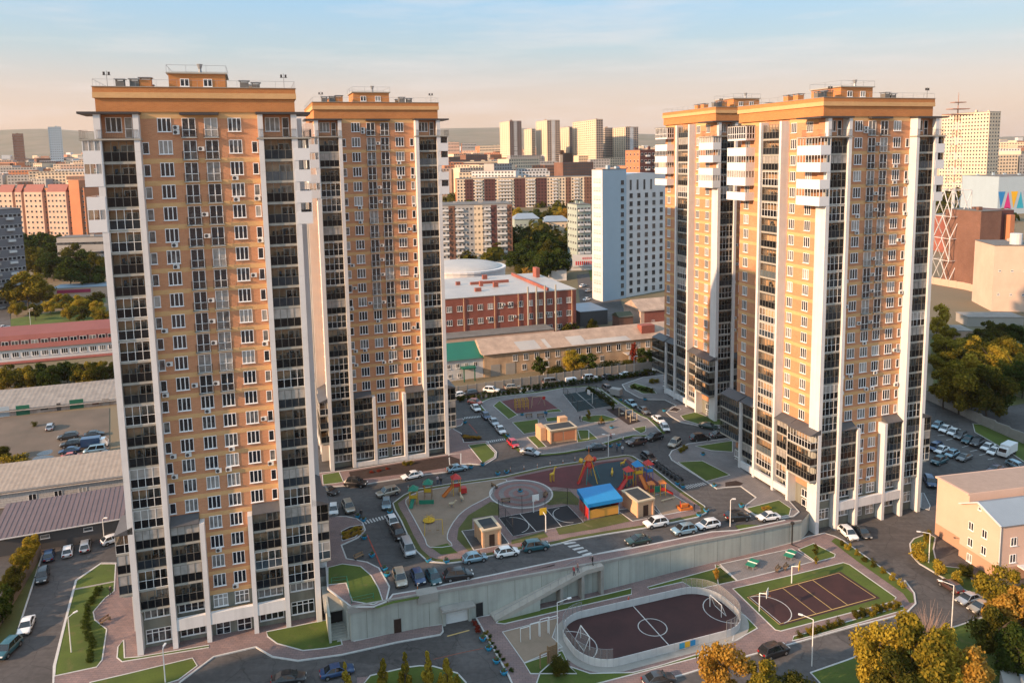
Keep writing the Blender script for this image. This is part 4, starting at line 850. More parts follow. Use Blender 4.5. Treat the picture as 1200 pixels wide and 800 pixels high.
bld('apartment_block', 'brown stepped brick block rising above the white tower roof', 733, 750, 772, 176, 460, .3, maroon, rows=14, cols=5, lcols=4, sideM=orangew, balc=[(.3, .5, whitep), (.75, .95, greyp)])
TG = 'distant high-rise towers'; tanw = col('tan_panel', (.46, .33, .24))
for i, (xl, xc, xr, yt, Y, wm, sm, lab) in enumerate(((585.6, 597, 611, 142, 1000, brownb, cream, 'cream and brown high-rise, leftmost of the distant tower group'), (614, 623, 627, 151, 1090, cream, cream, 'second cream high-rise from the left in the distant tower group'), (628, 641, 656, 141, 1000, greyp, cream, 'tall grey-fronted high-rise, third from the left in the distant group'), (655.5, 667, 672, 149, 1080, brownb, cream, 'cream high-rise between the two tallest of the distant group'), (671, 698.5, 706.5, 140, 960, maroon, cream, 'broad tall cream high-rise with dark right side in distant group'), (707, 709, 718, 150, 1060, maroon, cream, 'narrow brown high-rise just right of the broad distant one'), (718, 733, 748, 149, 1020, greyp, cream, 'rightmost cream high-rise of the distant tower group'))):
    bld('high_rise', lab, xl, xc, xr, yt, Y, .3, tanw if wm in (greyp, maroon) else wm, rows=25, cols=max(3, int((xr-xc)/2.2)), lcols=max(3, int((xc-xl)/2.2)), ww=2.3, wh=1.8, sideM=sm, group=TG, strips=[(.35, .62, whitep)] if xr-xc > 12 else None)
for xl, xc, xr, yt, Y, wm, lab in ((524, 531, 590, 190, 820, cream, 'cream long block with dark arches left of the distant towers'), (516, 519, 538, 167, 1500, pinkw, 'pinkish far block just right of the second tower'), (540, 541, 558, 168, 1500, greyp, 'grey far block below the hill'), (557, 562, 586, 171, 1400, cream, 'cream far block beside the leftmost distant tower')):
    bld('apartment_block', lab, xl, xc, xr, yt, Y, .15, wm, rows=8, cols=max(6, int((xr-xc)*.6)), ww=2.2, wh=1.8, sideM=orangew)
for xl, xc, xr, yt, lab in ((600, 603, 632, 257, 'green-walled house with blue roof among the dark trees'), (634, 637, 667, 260, 'cream house with blue-grey hipped roof among the dark trees')):
    T, Ls, Lu, H = bld('house', lab, xl, xc, xr, yt, 520, .15, cream if 'cream' in lab else greenp, Lu=14); gable(T, Ls, Lu, H, 3.5, bluroof, .6, 4); grid_windows(T, Ls, H, 1, 6, 'F', .5, H, 1.2, 1.5, False)
# --- left-hand side of the town
T, Ls, Lu, H = bld('apartment_block', 'ten-storey orange block with red mansard roofs at the left edge', -10, -8, 98, 221, 520, -.25, orangew, Lu=20, rows=10, cols=34, ww=1.3, wh=1.4)
for a, b in ((.08, .24), (.27, .34), (.37, .57), (.62, .83)):
    m = MB(); m.box(Ls*a, Ls*b, -2.2, 0, -5, H-2.5); m.build('bay', pinkw, T); m = MB(); m.v += [(Ls*a, -2.2, H-2.5), (Ls*b, -2.2, H-2.5), (Ls*b, 1, H+2.5), (Ls*a, 1, H+2.5), (Ls*a, 1, H-2.5), (Ls*b, 1, H-2.5)]; m.f += [(0, 1, 2, 3), (0, 3, 4), (1, 5, 2)]; m.m += [0]*3; m.build('mansard', redroof, T)
    w_ = place('bay_windows', None, T, (Ls*a, -2.2, 0)); grid_windows(w_, Ls*(b-a), H, 9, max(2, int(Ls*(b-a)/3)), 'F', .5, H-3, 1.6, 1.6, False)
m = MB(); m.box(Ls*.86, Ls*.97, -1.5, 4, -5, H+5); m.build('stair_tower', orangew, T)
bld('apartment_block', 'dark blue-grey nine-storey block at the left edge', -60, -40, 24, 248, 330, .95, col('bluegrey', (.17, .17, .19)), Lu=16, rows=9, cols=12, balc=[(.12, .24, greyp), (.4, .52, greyp), (.7, .84, whitep)])
bld('school', 'low white building with blue window bands behind the leafy trees', 60, 66, 135, 279, 420, .1, greyp, Lu=14, rows=3, cols=14, ww=3, wh=1.6)
bld('high_rise', 'brown far high-rise at the left edge under the hills', 3, 14, 27, 157, 1250, .3, brownb, rows=18, cols=6, lcols=5, sideM=cream, group=TG); bld('high_rise', 'bluish far high-rise standing before the left hillside', 50, 56, 71.5, 149, 1250, .3, bluep, rows=22, cols=6, lcols=4, sideM=cream, group=TG)
T, Ls, Lu, H = bld('shop', 'low pink shop with red signs beyond the yellow willow', 55, 60, 140, 338.5, 352, .2, pinkw, Lu=12, roof=bluroof)
m = MB(); [m.box(Ls*a, Ls*a+5, -.2, .02, H*.55, H*.85) for a in (.08, .25, .4)]; m.build('signs', col('sign_magenta', (.4, .04, .1)), T)
T, Ls, Lu, H = bld('mansard_house', 'two-storey white building with red mansard roof and dormer windows', -45, -40, 140, 414, 244, .322, whitep, Lu=16)
m = MB(); zr = 6.2; m.v += [(-.6, -.6, H), (Ls, -.6, H), (Ls, 2.2, H+4.2), (-.6, 2.2, H+4.2), (Ls, 9, H+zr), (-.6, 9, H+zr), (Ls, 16, H), (-.6, 16, H)]; m.f += [(0, 1, 2, 3), (3, 2, 4, 5), (5, 4, 6, 7), (1, 6, 4, 2), (0, 3, 5, 7)]; m.m += [0]*5; m.build('mansard_roof', redroof, T)
grid_windows(T, Ls, H, 1, 15, 'F', H-3.2, H-.5, 2.0, 1.7, True, 1, Ls-1, nsash=3)
for i in range(15): s = 1+(Ls-2)*(i+.5)/15; o = win(T, (s, .4, H+1.2), 0, 2.1, 1.5, 2); m = MB(); m.box(-1.15, 1.15, 0, 1.6, -.2, 1.65); m.build('dormer', redroof, o)
m = MB(); m.quad((-.6, -1.2, H-4.6), (Ls, -1.2, H-4.6), (Ls, .0, H-4.0), (-.6, .0, H-4.0)); m.build('awning_roof', redroof, T)
# garages with green doors
T, Ls, Lu, H = bld('garage_row', 'long peeling white garage row with green doors and slate roof', -60, -50, 150, 488, 196, .322, peeling, Lu=13)
m = MB(); k = int(Ls/1.2)
for i in range(k):
    x0, x1 = Ls*i/k, Ls*(i+1)/k; m.quad((x0, -.7, H), ((x0+x1)/2, -.7, H+.03), ((x0+x1)/2, Lu+.5, H+2.64), (x0, Lu+.5, H+2.6)); m.quad(((x0+x1)/2, -.7, H+.03), (x1, -.7, H), (x1, Lu+.5, H+2.6), ((x0+x1)/2, Lu+.5, H+2.64))
m.build('corrugated_roof', slate, T)
for px_, w_, h_, mm, nm in ((4, 2.8, 2.9, bluep, 'garage_door'), (27, 3.2, 2.8, greenroof, 'garage_door'), (52, 1.8, 1.8, darkg, 'hatch'), (69, 1.0, 2.4, darkg, 'door'), (90, 3.4, 2.9, greenroof, 'garage_door'), (112, 1.6, 1.7, brownb, 'hatch'), (124, 1.6, 2.4, greyp, 'door')):
    lo, hi = 0, Ls; p = T.location
    for _ in range(40):
        mm_ = (lo+hi)/2
        if proj(p.x+mm_*math.cos(.322), p.y+mm_*math.sin(.322), p.z+1)[0] < px_: lo = mm_
        else: hi = mm_
    m = MB(); m.box(lo-w_/2, lo+w_/2, -.08, .01, .9 if nm == 'hatch' else 0, h_); m.build(nm, mm, T)
T, Ls, Lu, H = bld('workshop', 'long white brick workshop with beige corrugated roof below the dirt yard', -70, -60, 150, 587, 146, .322, whitebrick, Lu=12)
m = MB(); k = int(Ls/.9)
for i in range(k):
    x0, x1 = Ls*i/k, Ls*(i+1)/k; m.quad((x0, -.5, H), ((x0+x1)/2, -.5, H+.03), ((x0+x1)/2, Lu, H+2.28), (x0, Lu, H+2.25)); m.quad(((x0+x1)/2, -.5, H+.03), (x1, -.5, H), (x1, Lu, H+2.25), ((x0+x1)/2, Lu, H+2.28))
m.build('corrugated_roof', mat('beige_slate', (.33, .28, .235), col2=(.25, .21, .175), scale=.7, rough=.9), T)
for px_ in (38, 68, 97):
    lo, hi = 0, Ls; p = T.location
    for _ in range(40):
        mm_ = (lo+hi)/2
        if proj(p.x+mm_*math.cos(.322), p.y+mm_*math.sin(.322), p.z+2)[0] < px_: lo = mm_
        else: hi = mm_
    win(T, (lo, 0, H-2.3), 0, 1.5, 1.5, 2)
a = U(G8(205, 190), ter); b = U(G8(545, 133), ter); w_ = math.atan2(b.y-a.y, b.x-a.x); T = thing('garage', 'dark grey garage with plum sheet metal roof at end of left street', 'building', (a.x-4, a.y-.1, ter(a.x, a.y)), w_)
LL = (b-a).length+10; m = MB(); m.box(-4, LL, 0, 13, -2, 3.6); m.build('wall', darkg, T)
m = MB(); k = int(LL/.7)
for i in range(k):
    x0, x1 = -4.6+(LL+5)*i/k, -4.6+(LL+5)*(i+1)/k; m.quad((x0, -.6, 3.7), (x1-.1, -.6, 3.7), (x1-.1, 13.4, 4.6), (x0, 13.4, 4.6)); m.quad((x1-.1, -.6, 3.7), (x1-.05, -.6, 3.78), (x1-.05, 13.4, 4.68), (x1-.1, 13.4, 4.6)); m.quad((x1-.05, -.6, 3.78), (x1, -.6, 3.7), (x1, 13.4, 4.6), (x1-.05, 13.4, 4.68))
m.build('seam_roof', purproof, T); m = MB(); m.box(-4.7, LL+.3, -.75, -.61, 3.5, 3.68); m.build('gutter', whitep, T)
for s in (.18, .5, .82): win(T, (LL*s, 0, 2.1), 0, 1.5, .7, 1)
m = MB(); m.tube((2.2, -.7, 0), (2.2, -.7, 3.6), .07); m.build('downpipe', whitep, T)
# --- right-hand side
A = U(F6(222, 262), ter); Bq = U(F6(556, 478), ter); w_ = math.atan2(Bq.y-A.y, Bq.x-A.x); Ls = (Bq-A).length
T = thing('office_house', 'sunlit pink rendered office building with blue gabled roof at right edge', 'building', (A.x, A.y, ter(A.x, A.y)-.3), w_)
d = ray(*F6(222, 0)); H = CAMH + d[2]*A.y/d[1] - T.location.z
pk = col('salmon_render', (.60, .41, .32), var=.06, scale=.3); pk2 = col('salmon_plinth', (.46, .27, .18), var=.08)
m = MB(); m.box(0, Ls*.47, 0, 26, 2.6, H); m.box(Ls*.47+.0, Ls, -1.6, 26, 2.6, H-1.2); m.build('wall', pk, T)
m = MB(); m.box(-.02, Ls*.47, -.02, 26.02, -1, 2.6); m.box(Ls*.47-.02, Ls+.02, -1.62, 26.02, -1, 2.6); m.build('plinth', pk2, T)
m = MB(); m.box(-.3, Ls*.47, -.3, 26.3, H, H+.3); m.box(.1, Ls*.46, .1, 26, H+.3, H+.34, 1); m.build('flat_roof', [pk, mat('felt_roof', (.36, .27, .22), var=.1)], T)
g = MB(); x0, x1, xm = Ls*.47, Ls+.5, Ls*.72; z0 = H-1.2
g.quad((x0, -2.1, z0), (xm, -2.1, z0+2.0), (xm, 26.4, z0+2.0), (x0, 26.4, z0)); g.quad((xm, -2.1, z0+2.0), (x1, -2.1, z0), (x1, 26.4, z0), (xm, 26.4, z0+2.0)); g.build('gable_roof', bluroof, T)
g = MB(); g.poly([(x0, -1.61, z0), (Ls, -1.61, z0), (xm, -1.61, z0+1.85)]); g.build('gable_wall', pk, T)
g = MB(); g.tube((x0, -2.15, z0), (xm, -2.15, z0+2.0), .16, n=4); g.tube((xm, -2.15, z0+2.0), (x1, -2.15, z0), .16, n=4); g.build('barge_board', whitep, T)
for r in range(2):
    for s in (.62, .8): win(T, (Ls*s, -1.6, 3.3 + r*3.0), 0, 1.1, 1.5, 2)
win(T, (Ls*.62, -1.62, .4), 0, 1.1, 1.5, 2); win(T, (xm, -1.62, z0+.5), 0, .7, .6, 1)
for r in range(2):
    for s in range(5): win(T, (Ls, 1 + s*4.5, 3.3+r*3), R(90), 1.2, 1.5, 2)
m = MB(); m.tube((Ls+.1, -1.75, 0), (Ls+.1, -1.75, z0), .09); m.build('downpipe', whitep, T)
m = MB(); m.box(Ls+.03, Ls+4, 2, 8, 2.5, 2.75); [m.tube((Ls+3.8, y, 0), (Ls+3.8, y, 2.5), .12) for y in (2.2, 7.8)]; m.build('porch', whitep, T)
bld('high_rise', 'tall white lattice-faced high-rise behind the steel mast at right', 1104, 1160, 1173, 131, 640, .45, cream, rows=24, cols=4, lcols=16, ww=1.5, wh=1.5, sideM=cream)
T, Ls, Lu, H = bld('factory_block', 'sunlit pale pink windowless factory block at right edge', 1162, 1166, 1240, 288, 300, -.2, col('pale_factory', (.62, .46, .36)), Lu=20); grid_windows(T, Ls, H, 2, 5, 'F', 2, H*.8, .9, .8, True)
m = MB(); m.tube((9, 4, H), (9, 4, H+4.5), 2.2, 2.2, 14); m.build('tank', whitep, T)
T, Ls, Lu, H = bld('factory_block', 'plain brown brick factory tower block behind the pale pink block', 1146, 1150, 1174, 248, 340, .25, brownb, Lu=20, rows=0); m = MB(); m.box(Ls-.1, Ls+9, 2, 20, -5, H); m.build('side_wing', maroon, T); m = MB(); m.box(Ls+4, Ls+6.5, -1, 2.2, -5, H-2); m.build('orange_shaft', orangew, T)
bld('factory_block', 'low red brick factory hall seen past the steel mast', 1110, 1114, 1150, 254, 420, .2, redb, Lu=20, rows=2, cols=8)
T, Ls, Lu, H = bld('arena', 'long blue hall with colourful zigzag mural at right edge', 1165, 1171, 1260, 207, 560, .1, bluep, Lu=40)
for i, cc_ in enumerate(((.02, .2, .5), (.55, .03, .2), (.7, .4, .02), (.03, .35, .5), (.3, .05, .4), (.6, .05, .25), (.02, .25, .55), (.75, .3, .05))):
    m = MB(); s = i*5.0; m.poly([(s, -.1, H*.15), (s+5.5, -.1, H*.15), (s+2.7, -.1, H*.6)] if i % 2 else [(s, -.1, H*.6), (s+2.5, -.1, H*.15), (s+5.5, -.1, H*.6)]); m.build('mural_panel', col('mural_%d' % i, cc_), T)
# steel lattice mast with red top
def mast():
    b = U((1112, 329), ter); d = ray(1114, 113); H = CAMH + d[2]*b.y/d[1] - b.z
    T = thing('steel_mast', 'white steel lattice mast with red antenna head behind the right tower', 'mast', tuple(b), .2)
    m = MB(); z = 0; S = 5.2; hb = H*.5
    lev = [0, .12, .24, .36, .5]; red = MB()
    def sq(k): r = S*(1-.12*k); return [(-r, -r), (r, -r), (r, r), (-r, r)]
    for i in range(4):
        z0, z1 = lev[i]*H, lev[i+1]*H; r = S
        for (p, q) in zip(sq(0), sq(0)[1:]+sq(0)[:1]):
            pm = ((p[0]+q[0])/2, (p[1]+q[1])/2)
            m.tube((*p, z0), (*pm, z1) if i % 2 == 0 else (*p, z1), .2, n=4); m.tube((*q, z0), (*pm, z1), .2, n=4); m.tube((*pm, z0), (*q, z1), .2, n=4); m.tube((*p, z1), (*q, z1), .16, n=4)
    m.tube((0, 0, 0), (0, 0, H*.5), .7, n=6); m.build('lattice', whitep, T)
    z = H*.5; r = 2.2; m = MB()
    k = 10
    for i in range(k):
        z0, z1 = H*(.5+.4*i/k), H*(.5+.4*(i+1)/k); r0, r1 = 2.4-1.6*i/k, 2.4-1.6*(i+1)/k; mi = i % 2
        c0 = [(-r0, -r0), (r0, -r0), (r0, r0), (-r0, r0)]; c1 = [(-r1, -r1), (r1, -r1), (r1, r1), (-r1, r1)]
        for j in range(4): m.tube((*c0[j], z0), (*c1[j], z1), .12, n=4, mi=mi); m.tube((*c0[j], z0), (*c1[(j+1) % 4], z1), .08, n=4, mi=mi); m.tube((*c1[j], z1), (*c1[(j+1) % 4], z1), .08, n=4, mi=mi)
    m.build('upper_lattice', [whitep, col('mast_red', (.36, .20, .15))], T)
    for f, r in ((.9, 6), (.93, 4.5), (.965, 3)):
        m = MB(); m.box(-r, r, -r*.5, r*.5, H*f, H*f+.35); m.build('antenna_platform', MATS['mast_red'], T)
    m = MB(); m.tube((0, 0, H*.9), (0, 0, H*1.02), .3, .1); m.build('antenna', MATS['mast_red'], T)
mast()
for p, q, lab in (((1112, 296), (1168, 299), 'long pale pipe bridge running from mast to factory block'),):
    a = U((1112, 305), ter); L_ = 60; z = CAMH + ray(*p)[2]*a.y/ray(*p)[1]; T = tag(place('pipe_bridge', None, None, (a.x, a.y, a.z), .05), lab, 'bridge')
    m = MB(); m.box(0, 26, -1, 1, z-a.z-1, z-a.z+.6); m.build('deck', cream, T); m = MB(); [m.box(x, x+.6, -.5, .5, -1, z-a.z-1) for x in (4, 15, 24)]; m.build('trestle', concr, T)
# walls on waste ground at right
def wall_run(name, label, pix, fn, h, m, th=.25, cat='wall', seg=3.0, post=None):
    P = onto(pix, fn); T = thing(name, label, cat, (*P[0], fn(*P[0])))
    o = Vector((*P[0], fn(*P[0])))
    for a, b in zip(P, P[1:]):
        k = max(1, int((b-a).length/seg)); d = (b-a).normalized(); rz = math.atan2(d.y, d.x); l = (b-a).length/k
        bm_ = MB(); bm_.box(.02, l-.02, -th/2, th/2, -.6, h); me = bm_.mesh('panel', m)
        pm = MB(); pm.box(-.12, .12, -th/2-.06, th/2+.06, -.6, h+.12); pme = pm.mesh('post', post or m)
        for i in range(k):
            p = a.lerp(b, i/k); z = fn(*p); place('panel', me, T, (p.x-o.x, p.y-o.y, z-o.z), rz)
            if post: place('post', pme, T, (p.x-o.x, p.y-o.y, z-o.z), rz)
    return T
wall_run('concrete_wall', 'pinkish concrete wall crossing the waste ground below the mast', [(1085, 331), (1130, 339), (1175, 349), (1215, 356)], ter, 3, pinkw)
wall_run('concrete_wall', 'long concrete panel wall along the car park at right', pts(G6, [(-40,20),(60,70),(300,175),(560,300),(960,480),(1100,540)]), ter, 2.4, concg, post=concg)
wall_run('panel_fence', 'pale grey panel fence along the rear courtyard road', [(525, 463.5), (600, 453.5), (680, 442.5), (775, 431)], pod, 2.3, concg, th=.12, cat='fence', seg=2.5, post=concg)
wall_run('timber_fence', 'weathered timber fence beside the left street', pts(G8, [(195,205),(100,370),(0,535),(-60,640)]), ter, 2.2, mat('old_timber', (.20, .16, .12), var=.25, scale=2), th=.08, cat='fence', seg=.5)
for xl, xc, xr, yt, Y, lab in ((1130, 1134, 1200, 372, 276, 'low grey shed roof on the waste ground at right'), (1108, 1110, 1140, 388, 258, 'small pale ruined shed beside the yellow tree at right')):
    bld('shed', lab, xl, xc, xr, yt, Y, -.1, concr if Y > 270 else pinkw, Lu=9, roof=slate)
b = U((1180, 790), ter, 4); T = thing('shed', 'dark sheet roof of a low shed in the bottom right corner', 'building', (b.x, b.y-6, ter(b.x, b.y)), -.45)
m = MB(); m.box(-3, 16, -8, 8, -1, 3); m.build('wall', concr, T); gable(T, 16, 8, 3, 1.5, bluroof, 1)
# far town: blocks too far to tell apart
def far_town():
    m = MB(); r = random.Random(5)
    for x0, x1, n in ((-20, 112, 620), (512, 590, 430), (740, 790, 160), (590, 740, 300), (1098, 1220, 400)):
        for i in range(n):
            Y = 720*math.exp(r.random()**.9*1.75); px_ = r.uniform(x0, x1); x = (px_-600)/FPX*Y
            w, dd, h = r.uniform(14, 50), r.uniform(12, 24), r.choice((6, 9, 15, 15, 27, 27, 30))*r.uniform(.8, 1.1); a = r.choice((.1, .3, -.3, .7))
            z = ter(x, Y); mi = r.choice((0, 0, 1, 2, 3, 4, 5)); c_, s_ = math.cos(a), math.sin(a)
            i0 = len(m.v); m.box(0, w, 0, dd, -4, h, mi)
            for k in range(i0, len(m.v)): q = m.v[k]; m.v[k] = (x+q[0]*c_-q[1]*s_, Y+q[0]*s_+q[1]*c_, z+q[2])
            nf = len(m.f); m.m[nf-5] = r.choice((6, 6, 7, 8))
            if h > 12 and Y < 2200:
                rows = int(h/3); 
                for rr in range(rows):
                    zz = z+rr*h/rows+1
                    for f0 in range(int(w/3.2)):
                        xa = 1+f0*3.2; q = [(xa, -.15), (xa+1.7, -.15)]; Q = [(x+u*c_-v*s_, Y+u*s_+v*c_) for u, v in q]; m.quad((*Q[0], zz), (*Q[1], zz), (*Q[1], zz+1.5), (*Q[0], zz+1.5), 9)
    o = m.build('distant_town', [cream, pinkw, greyp, brownb, orangew, whitep, roofm, redroof, slate, fpane]); tag(o, 'sunlit blocks of the distant town below the hills', 'town', None, 'stuff')
far_town()
# ------------------------------------------------------------------ things in the courtyard
def cm(n, c, r=.45): return mat('paint_'+n, c, rough=r, var=.06)
cyan, redp, yelp, grnp, blup, orgp, beige, wood, white_p = cm('cyan', (.03, .30, .50)), cm('red', (.50, .035, .03)), cm('yellow', (.62, .38, .03)), cm('green', (.015, .20, .12)), cm('blue', (.015, .22, .50)), cm('orange', (.55, .16, .03)), cm('beige', (.52, .42, .28)), mat('wood', (.28, .17, .09), var=.2, scale=3), cm('white', (.72, .72, .70))
darkgl = mat('dark_door', (.04, .022, .016), rough=.5, var=.1); peach = brick('peach_block', (.60, .37, .22), (.56, .34, .20), (.5, .33, .2), bw=.9, bh=.45, ms=.02, stain=.1); felt = mat('felt', (.035, .042, .048), rough=.75, var=.2, scale=1)
def meshmat(name, c, a):
    m = bpy.data.materials.new(name); m.use_nodes = True; n = m.node_tree.nodes; l = m.node_tree.links; b = n['Principled BSDF']; b.inputs['Base Color'].default_value = (*c, 1); b.inputs['Alpha'].default_value = a; b.inputs['Roughness'].default_value = .6; return m
wire = meshmat('wire_mesh', (.03, .035, .035), .16); wirew = meshmat('galvanised_mesh', (.5, .48, .45), .2)
def base3(fl, fr, bl, fn):
    a, b, c = U(fl, fn), U(fr, fn), U(bl, fn); w = math.atan2(b.y-a.y, b.x-a.x); L_ = (b-a).to_2d().length
    e = Vector((-math.sin(w), math.cos(w))); D = max(1, (c-a).to_2d().dot(e)); return a, w, L_, D
def kiosk(fl, fr, bl, h, label, door=True):
    a, w, L_, D = base3(fl, fr, bl, pod); T = thing('substation', label, 'kiosk', (a.x, a.y, pod(a.x, a.y)+.1), w)
    m = MB(); m.box(0, L_, 0, D, -.4, h); m.build('wall', peach, T)
    for x in (0, L_): 
        for y in (0, D): m = MB(); m.box(x-.18, x+.18, y-.18, y+.18, -.4, h+.02); m.build('corner_pier', peach, T)
    m = MB(); m.box(-.3, L_+.3, -.3, D+.3, h+.021, h+.3, 0); m.box(.25, L_-.25, .25, D-.25, h+.3, h+.33, 1); m.build('roof', [beige, felt], T)
    if door:
        m = MB(); m.box(L_*.36, L_*.68, -.06, .01, 0, 2.1); m.build('door', darkgl, T)
    else:
        for s in (.06, .53): m = MB(); m.box(L_*s, L_*s+L_*.41, -.08, .01, .4, 2.5); m.build('shutter', orangew, T)
        m = MB(); m.box(-1.6, -.2, D*.55, D+1.5, -.4, h+.3); m.build('wing_wall', peach, T); m = MB(); m.box(L_-2.2, L_-.2, D+.4, D+2, -.4, h+1.2); m.build('wing_wall', peach, T)
kiosk(G2(515,652), G2(618,632), G2(447,588), 2.9, 'small peach block kiosk with dark roof left of the basketball court')
kiosk(G3(573,517), G3(667,498), G3(487,440), 2.9, 'small peach block kiosk with dark roof beside the blue-roofed pavilion')
kiosk(G4(770,535), G4(967,508), G4(690,492), 2.9, 'wide peach block kiosk on the garden island behind playground', False)
a, w, L_, D = base3(G3(268,528), G3(455,498), G3(197,470), pod)
T = thing('pavilion', 'stage pavilion with bright blue roof and red and orange sides', 'pavilion', (a.x, a.y, pod(a.x, a.y)+.1), w)
m = MB(); m.box(0, L_, 0, .12, .1, 1.7); m.build('front_panel', cm('amber', (.62, .30, .06)), T); m = MB(); m.box(-.1, .0, 0, D, .1, 2.2); m.box(L_, L_+.1, 0, D, .1, 2.2); m.build('side_panel', redp, T); m = MB(); m.box(0, L_, D-.1, D, .1, 3.6); m.build('back_panel', blup, T)
m = MB(); m.box(0, L_, .1, D-.1, .05, .35); m.build('floor', concg, T)
for x in (0, L_):
    for y in (0, D): m = MB(); m.tube((x, y, 0), (x, y, 3.3 if y == 0 else 3.9), .07); m.build('post', blup, T)
m = MB(); m.quad((-.5, -.5, 3.2), (L_+.5, -.5, 3.2), (L_+.4, D+.4, 4.1), (-.4, D+.4, 4.1)); m.quad((-.5, -.5, 2.5), (L_+.5, -.5, 2.5), (L_+.5, -.5, 3.2), (-.5, -.5, 3.2)); m.quad((-.4, D+.4, 4.1), (-.4, D+.4, 3.3), (-.5, -.5, 2.5), (-.5, -.5, 3.2)); m.quad((L_+.5, -.5, 3.2), (L_+.5, -.5, 2.5), (L_+.4, D+.4, 3.3), (L_+.4, D+.4, 4.1)); m.build('roof', blup, T)
# wire fence round the basketball court
def cage(label, P, fn, h, step, m_, pm, name='court_fence'):
    o = P[0]; T = thing(name, label, 'fence', (*o, fn(*o)))
    for a, b in zip(P, P[1:]):
        k = max(1, int((b-a).length/step))
        for i in range(k+1):
            p = a.lerp(b, i/k); z = fn(*p)-fn(*o); q = MB(); q.tube((p.x-o.x, p.y-o.y, z), (p.x-o.x, p.y-o.y, z+h), .05, n=5); q.build('post', pm, T)
        q = MB(); za, zb = fn(*a)-fn(*o), fn(*b)-fn(*o)
        for z in (.1, h*.5, h): q.tube((a.x-o.x, a.y-o.y, za+z), (b.x-o.x, b.y-o.y, zb+z), .025, n=4)
        q.build('rail', pm, T)
        q = MB(); q.quad((a.x-o.x, a.y-o.y, za), (b.x-o.x, b.y-o.y, zb), (b.x-o.x, b.y-o.y, zb+h), (a.x-o.x, a.y-o.y, za+h)); q.build('wire_mesh', m_, T)
    return T
bc = [p for p in BC]; cage('tall dark wire fence along two sides of the basketball court', [bc[3], bc[0], bc[1], bc[2]], pod, 3.6, 3.6, wire, darkmetal)
rc_ = RC; cage('tall dark wire fence round the teal sports court', [rc_[0], rc_[1], rc_[2], rc_[3], rc_[0]], pod, 3, 4, wire, darkmetal)
def hoop(px, fn, face, label, board=None, h=3.0, w=1.3):
    p = U(px, fn); T = thing('basketball_hoop', label, 'hoop', (p.x, p.y, fn(p.x, p.y)+.15), face, 'basketball hoops')
    m = MB(); m.tube((0, 0, 0), (0, 0, h), .09); m.tube((0, 0, h), (0, -1.1, h+.2), .07); m.build('pole', white_p, T)
    m = MB(); m.box(-w/2, w/2, -1.2, -1.12, h-.25, h+.95); m.build('backboard', board or white_p, T)
    m = MB(); P = [(.23*math.cos(t*math.pi/5), -1.45+.23*math.sin(t*math.pi/5), h) for t in range(11)]; m.path(P, .02, 4); m.build('ring', orgp, T)
hoop(F4(265,515), ter, R(60), 'white hoop and board at near end of the maroon court'); hoop(F4(467,340), ter, R(60), 'hoop with yellow board behind the maroon court', yelp)
hoop(G2(828,432), pod, R(20), 'white hoop on far side of the black court'); hoop(G2(905,555), pod, R(200), 'hoop with yellow board on near side of the black court', yelp); hoop(G5(205,262), pod, R(-60), 'white hoop beside the teal court')
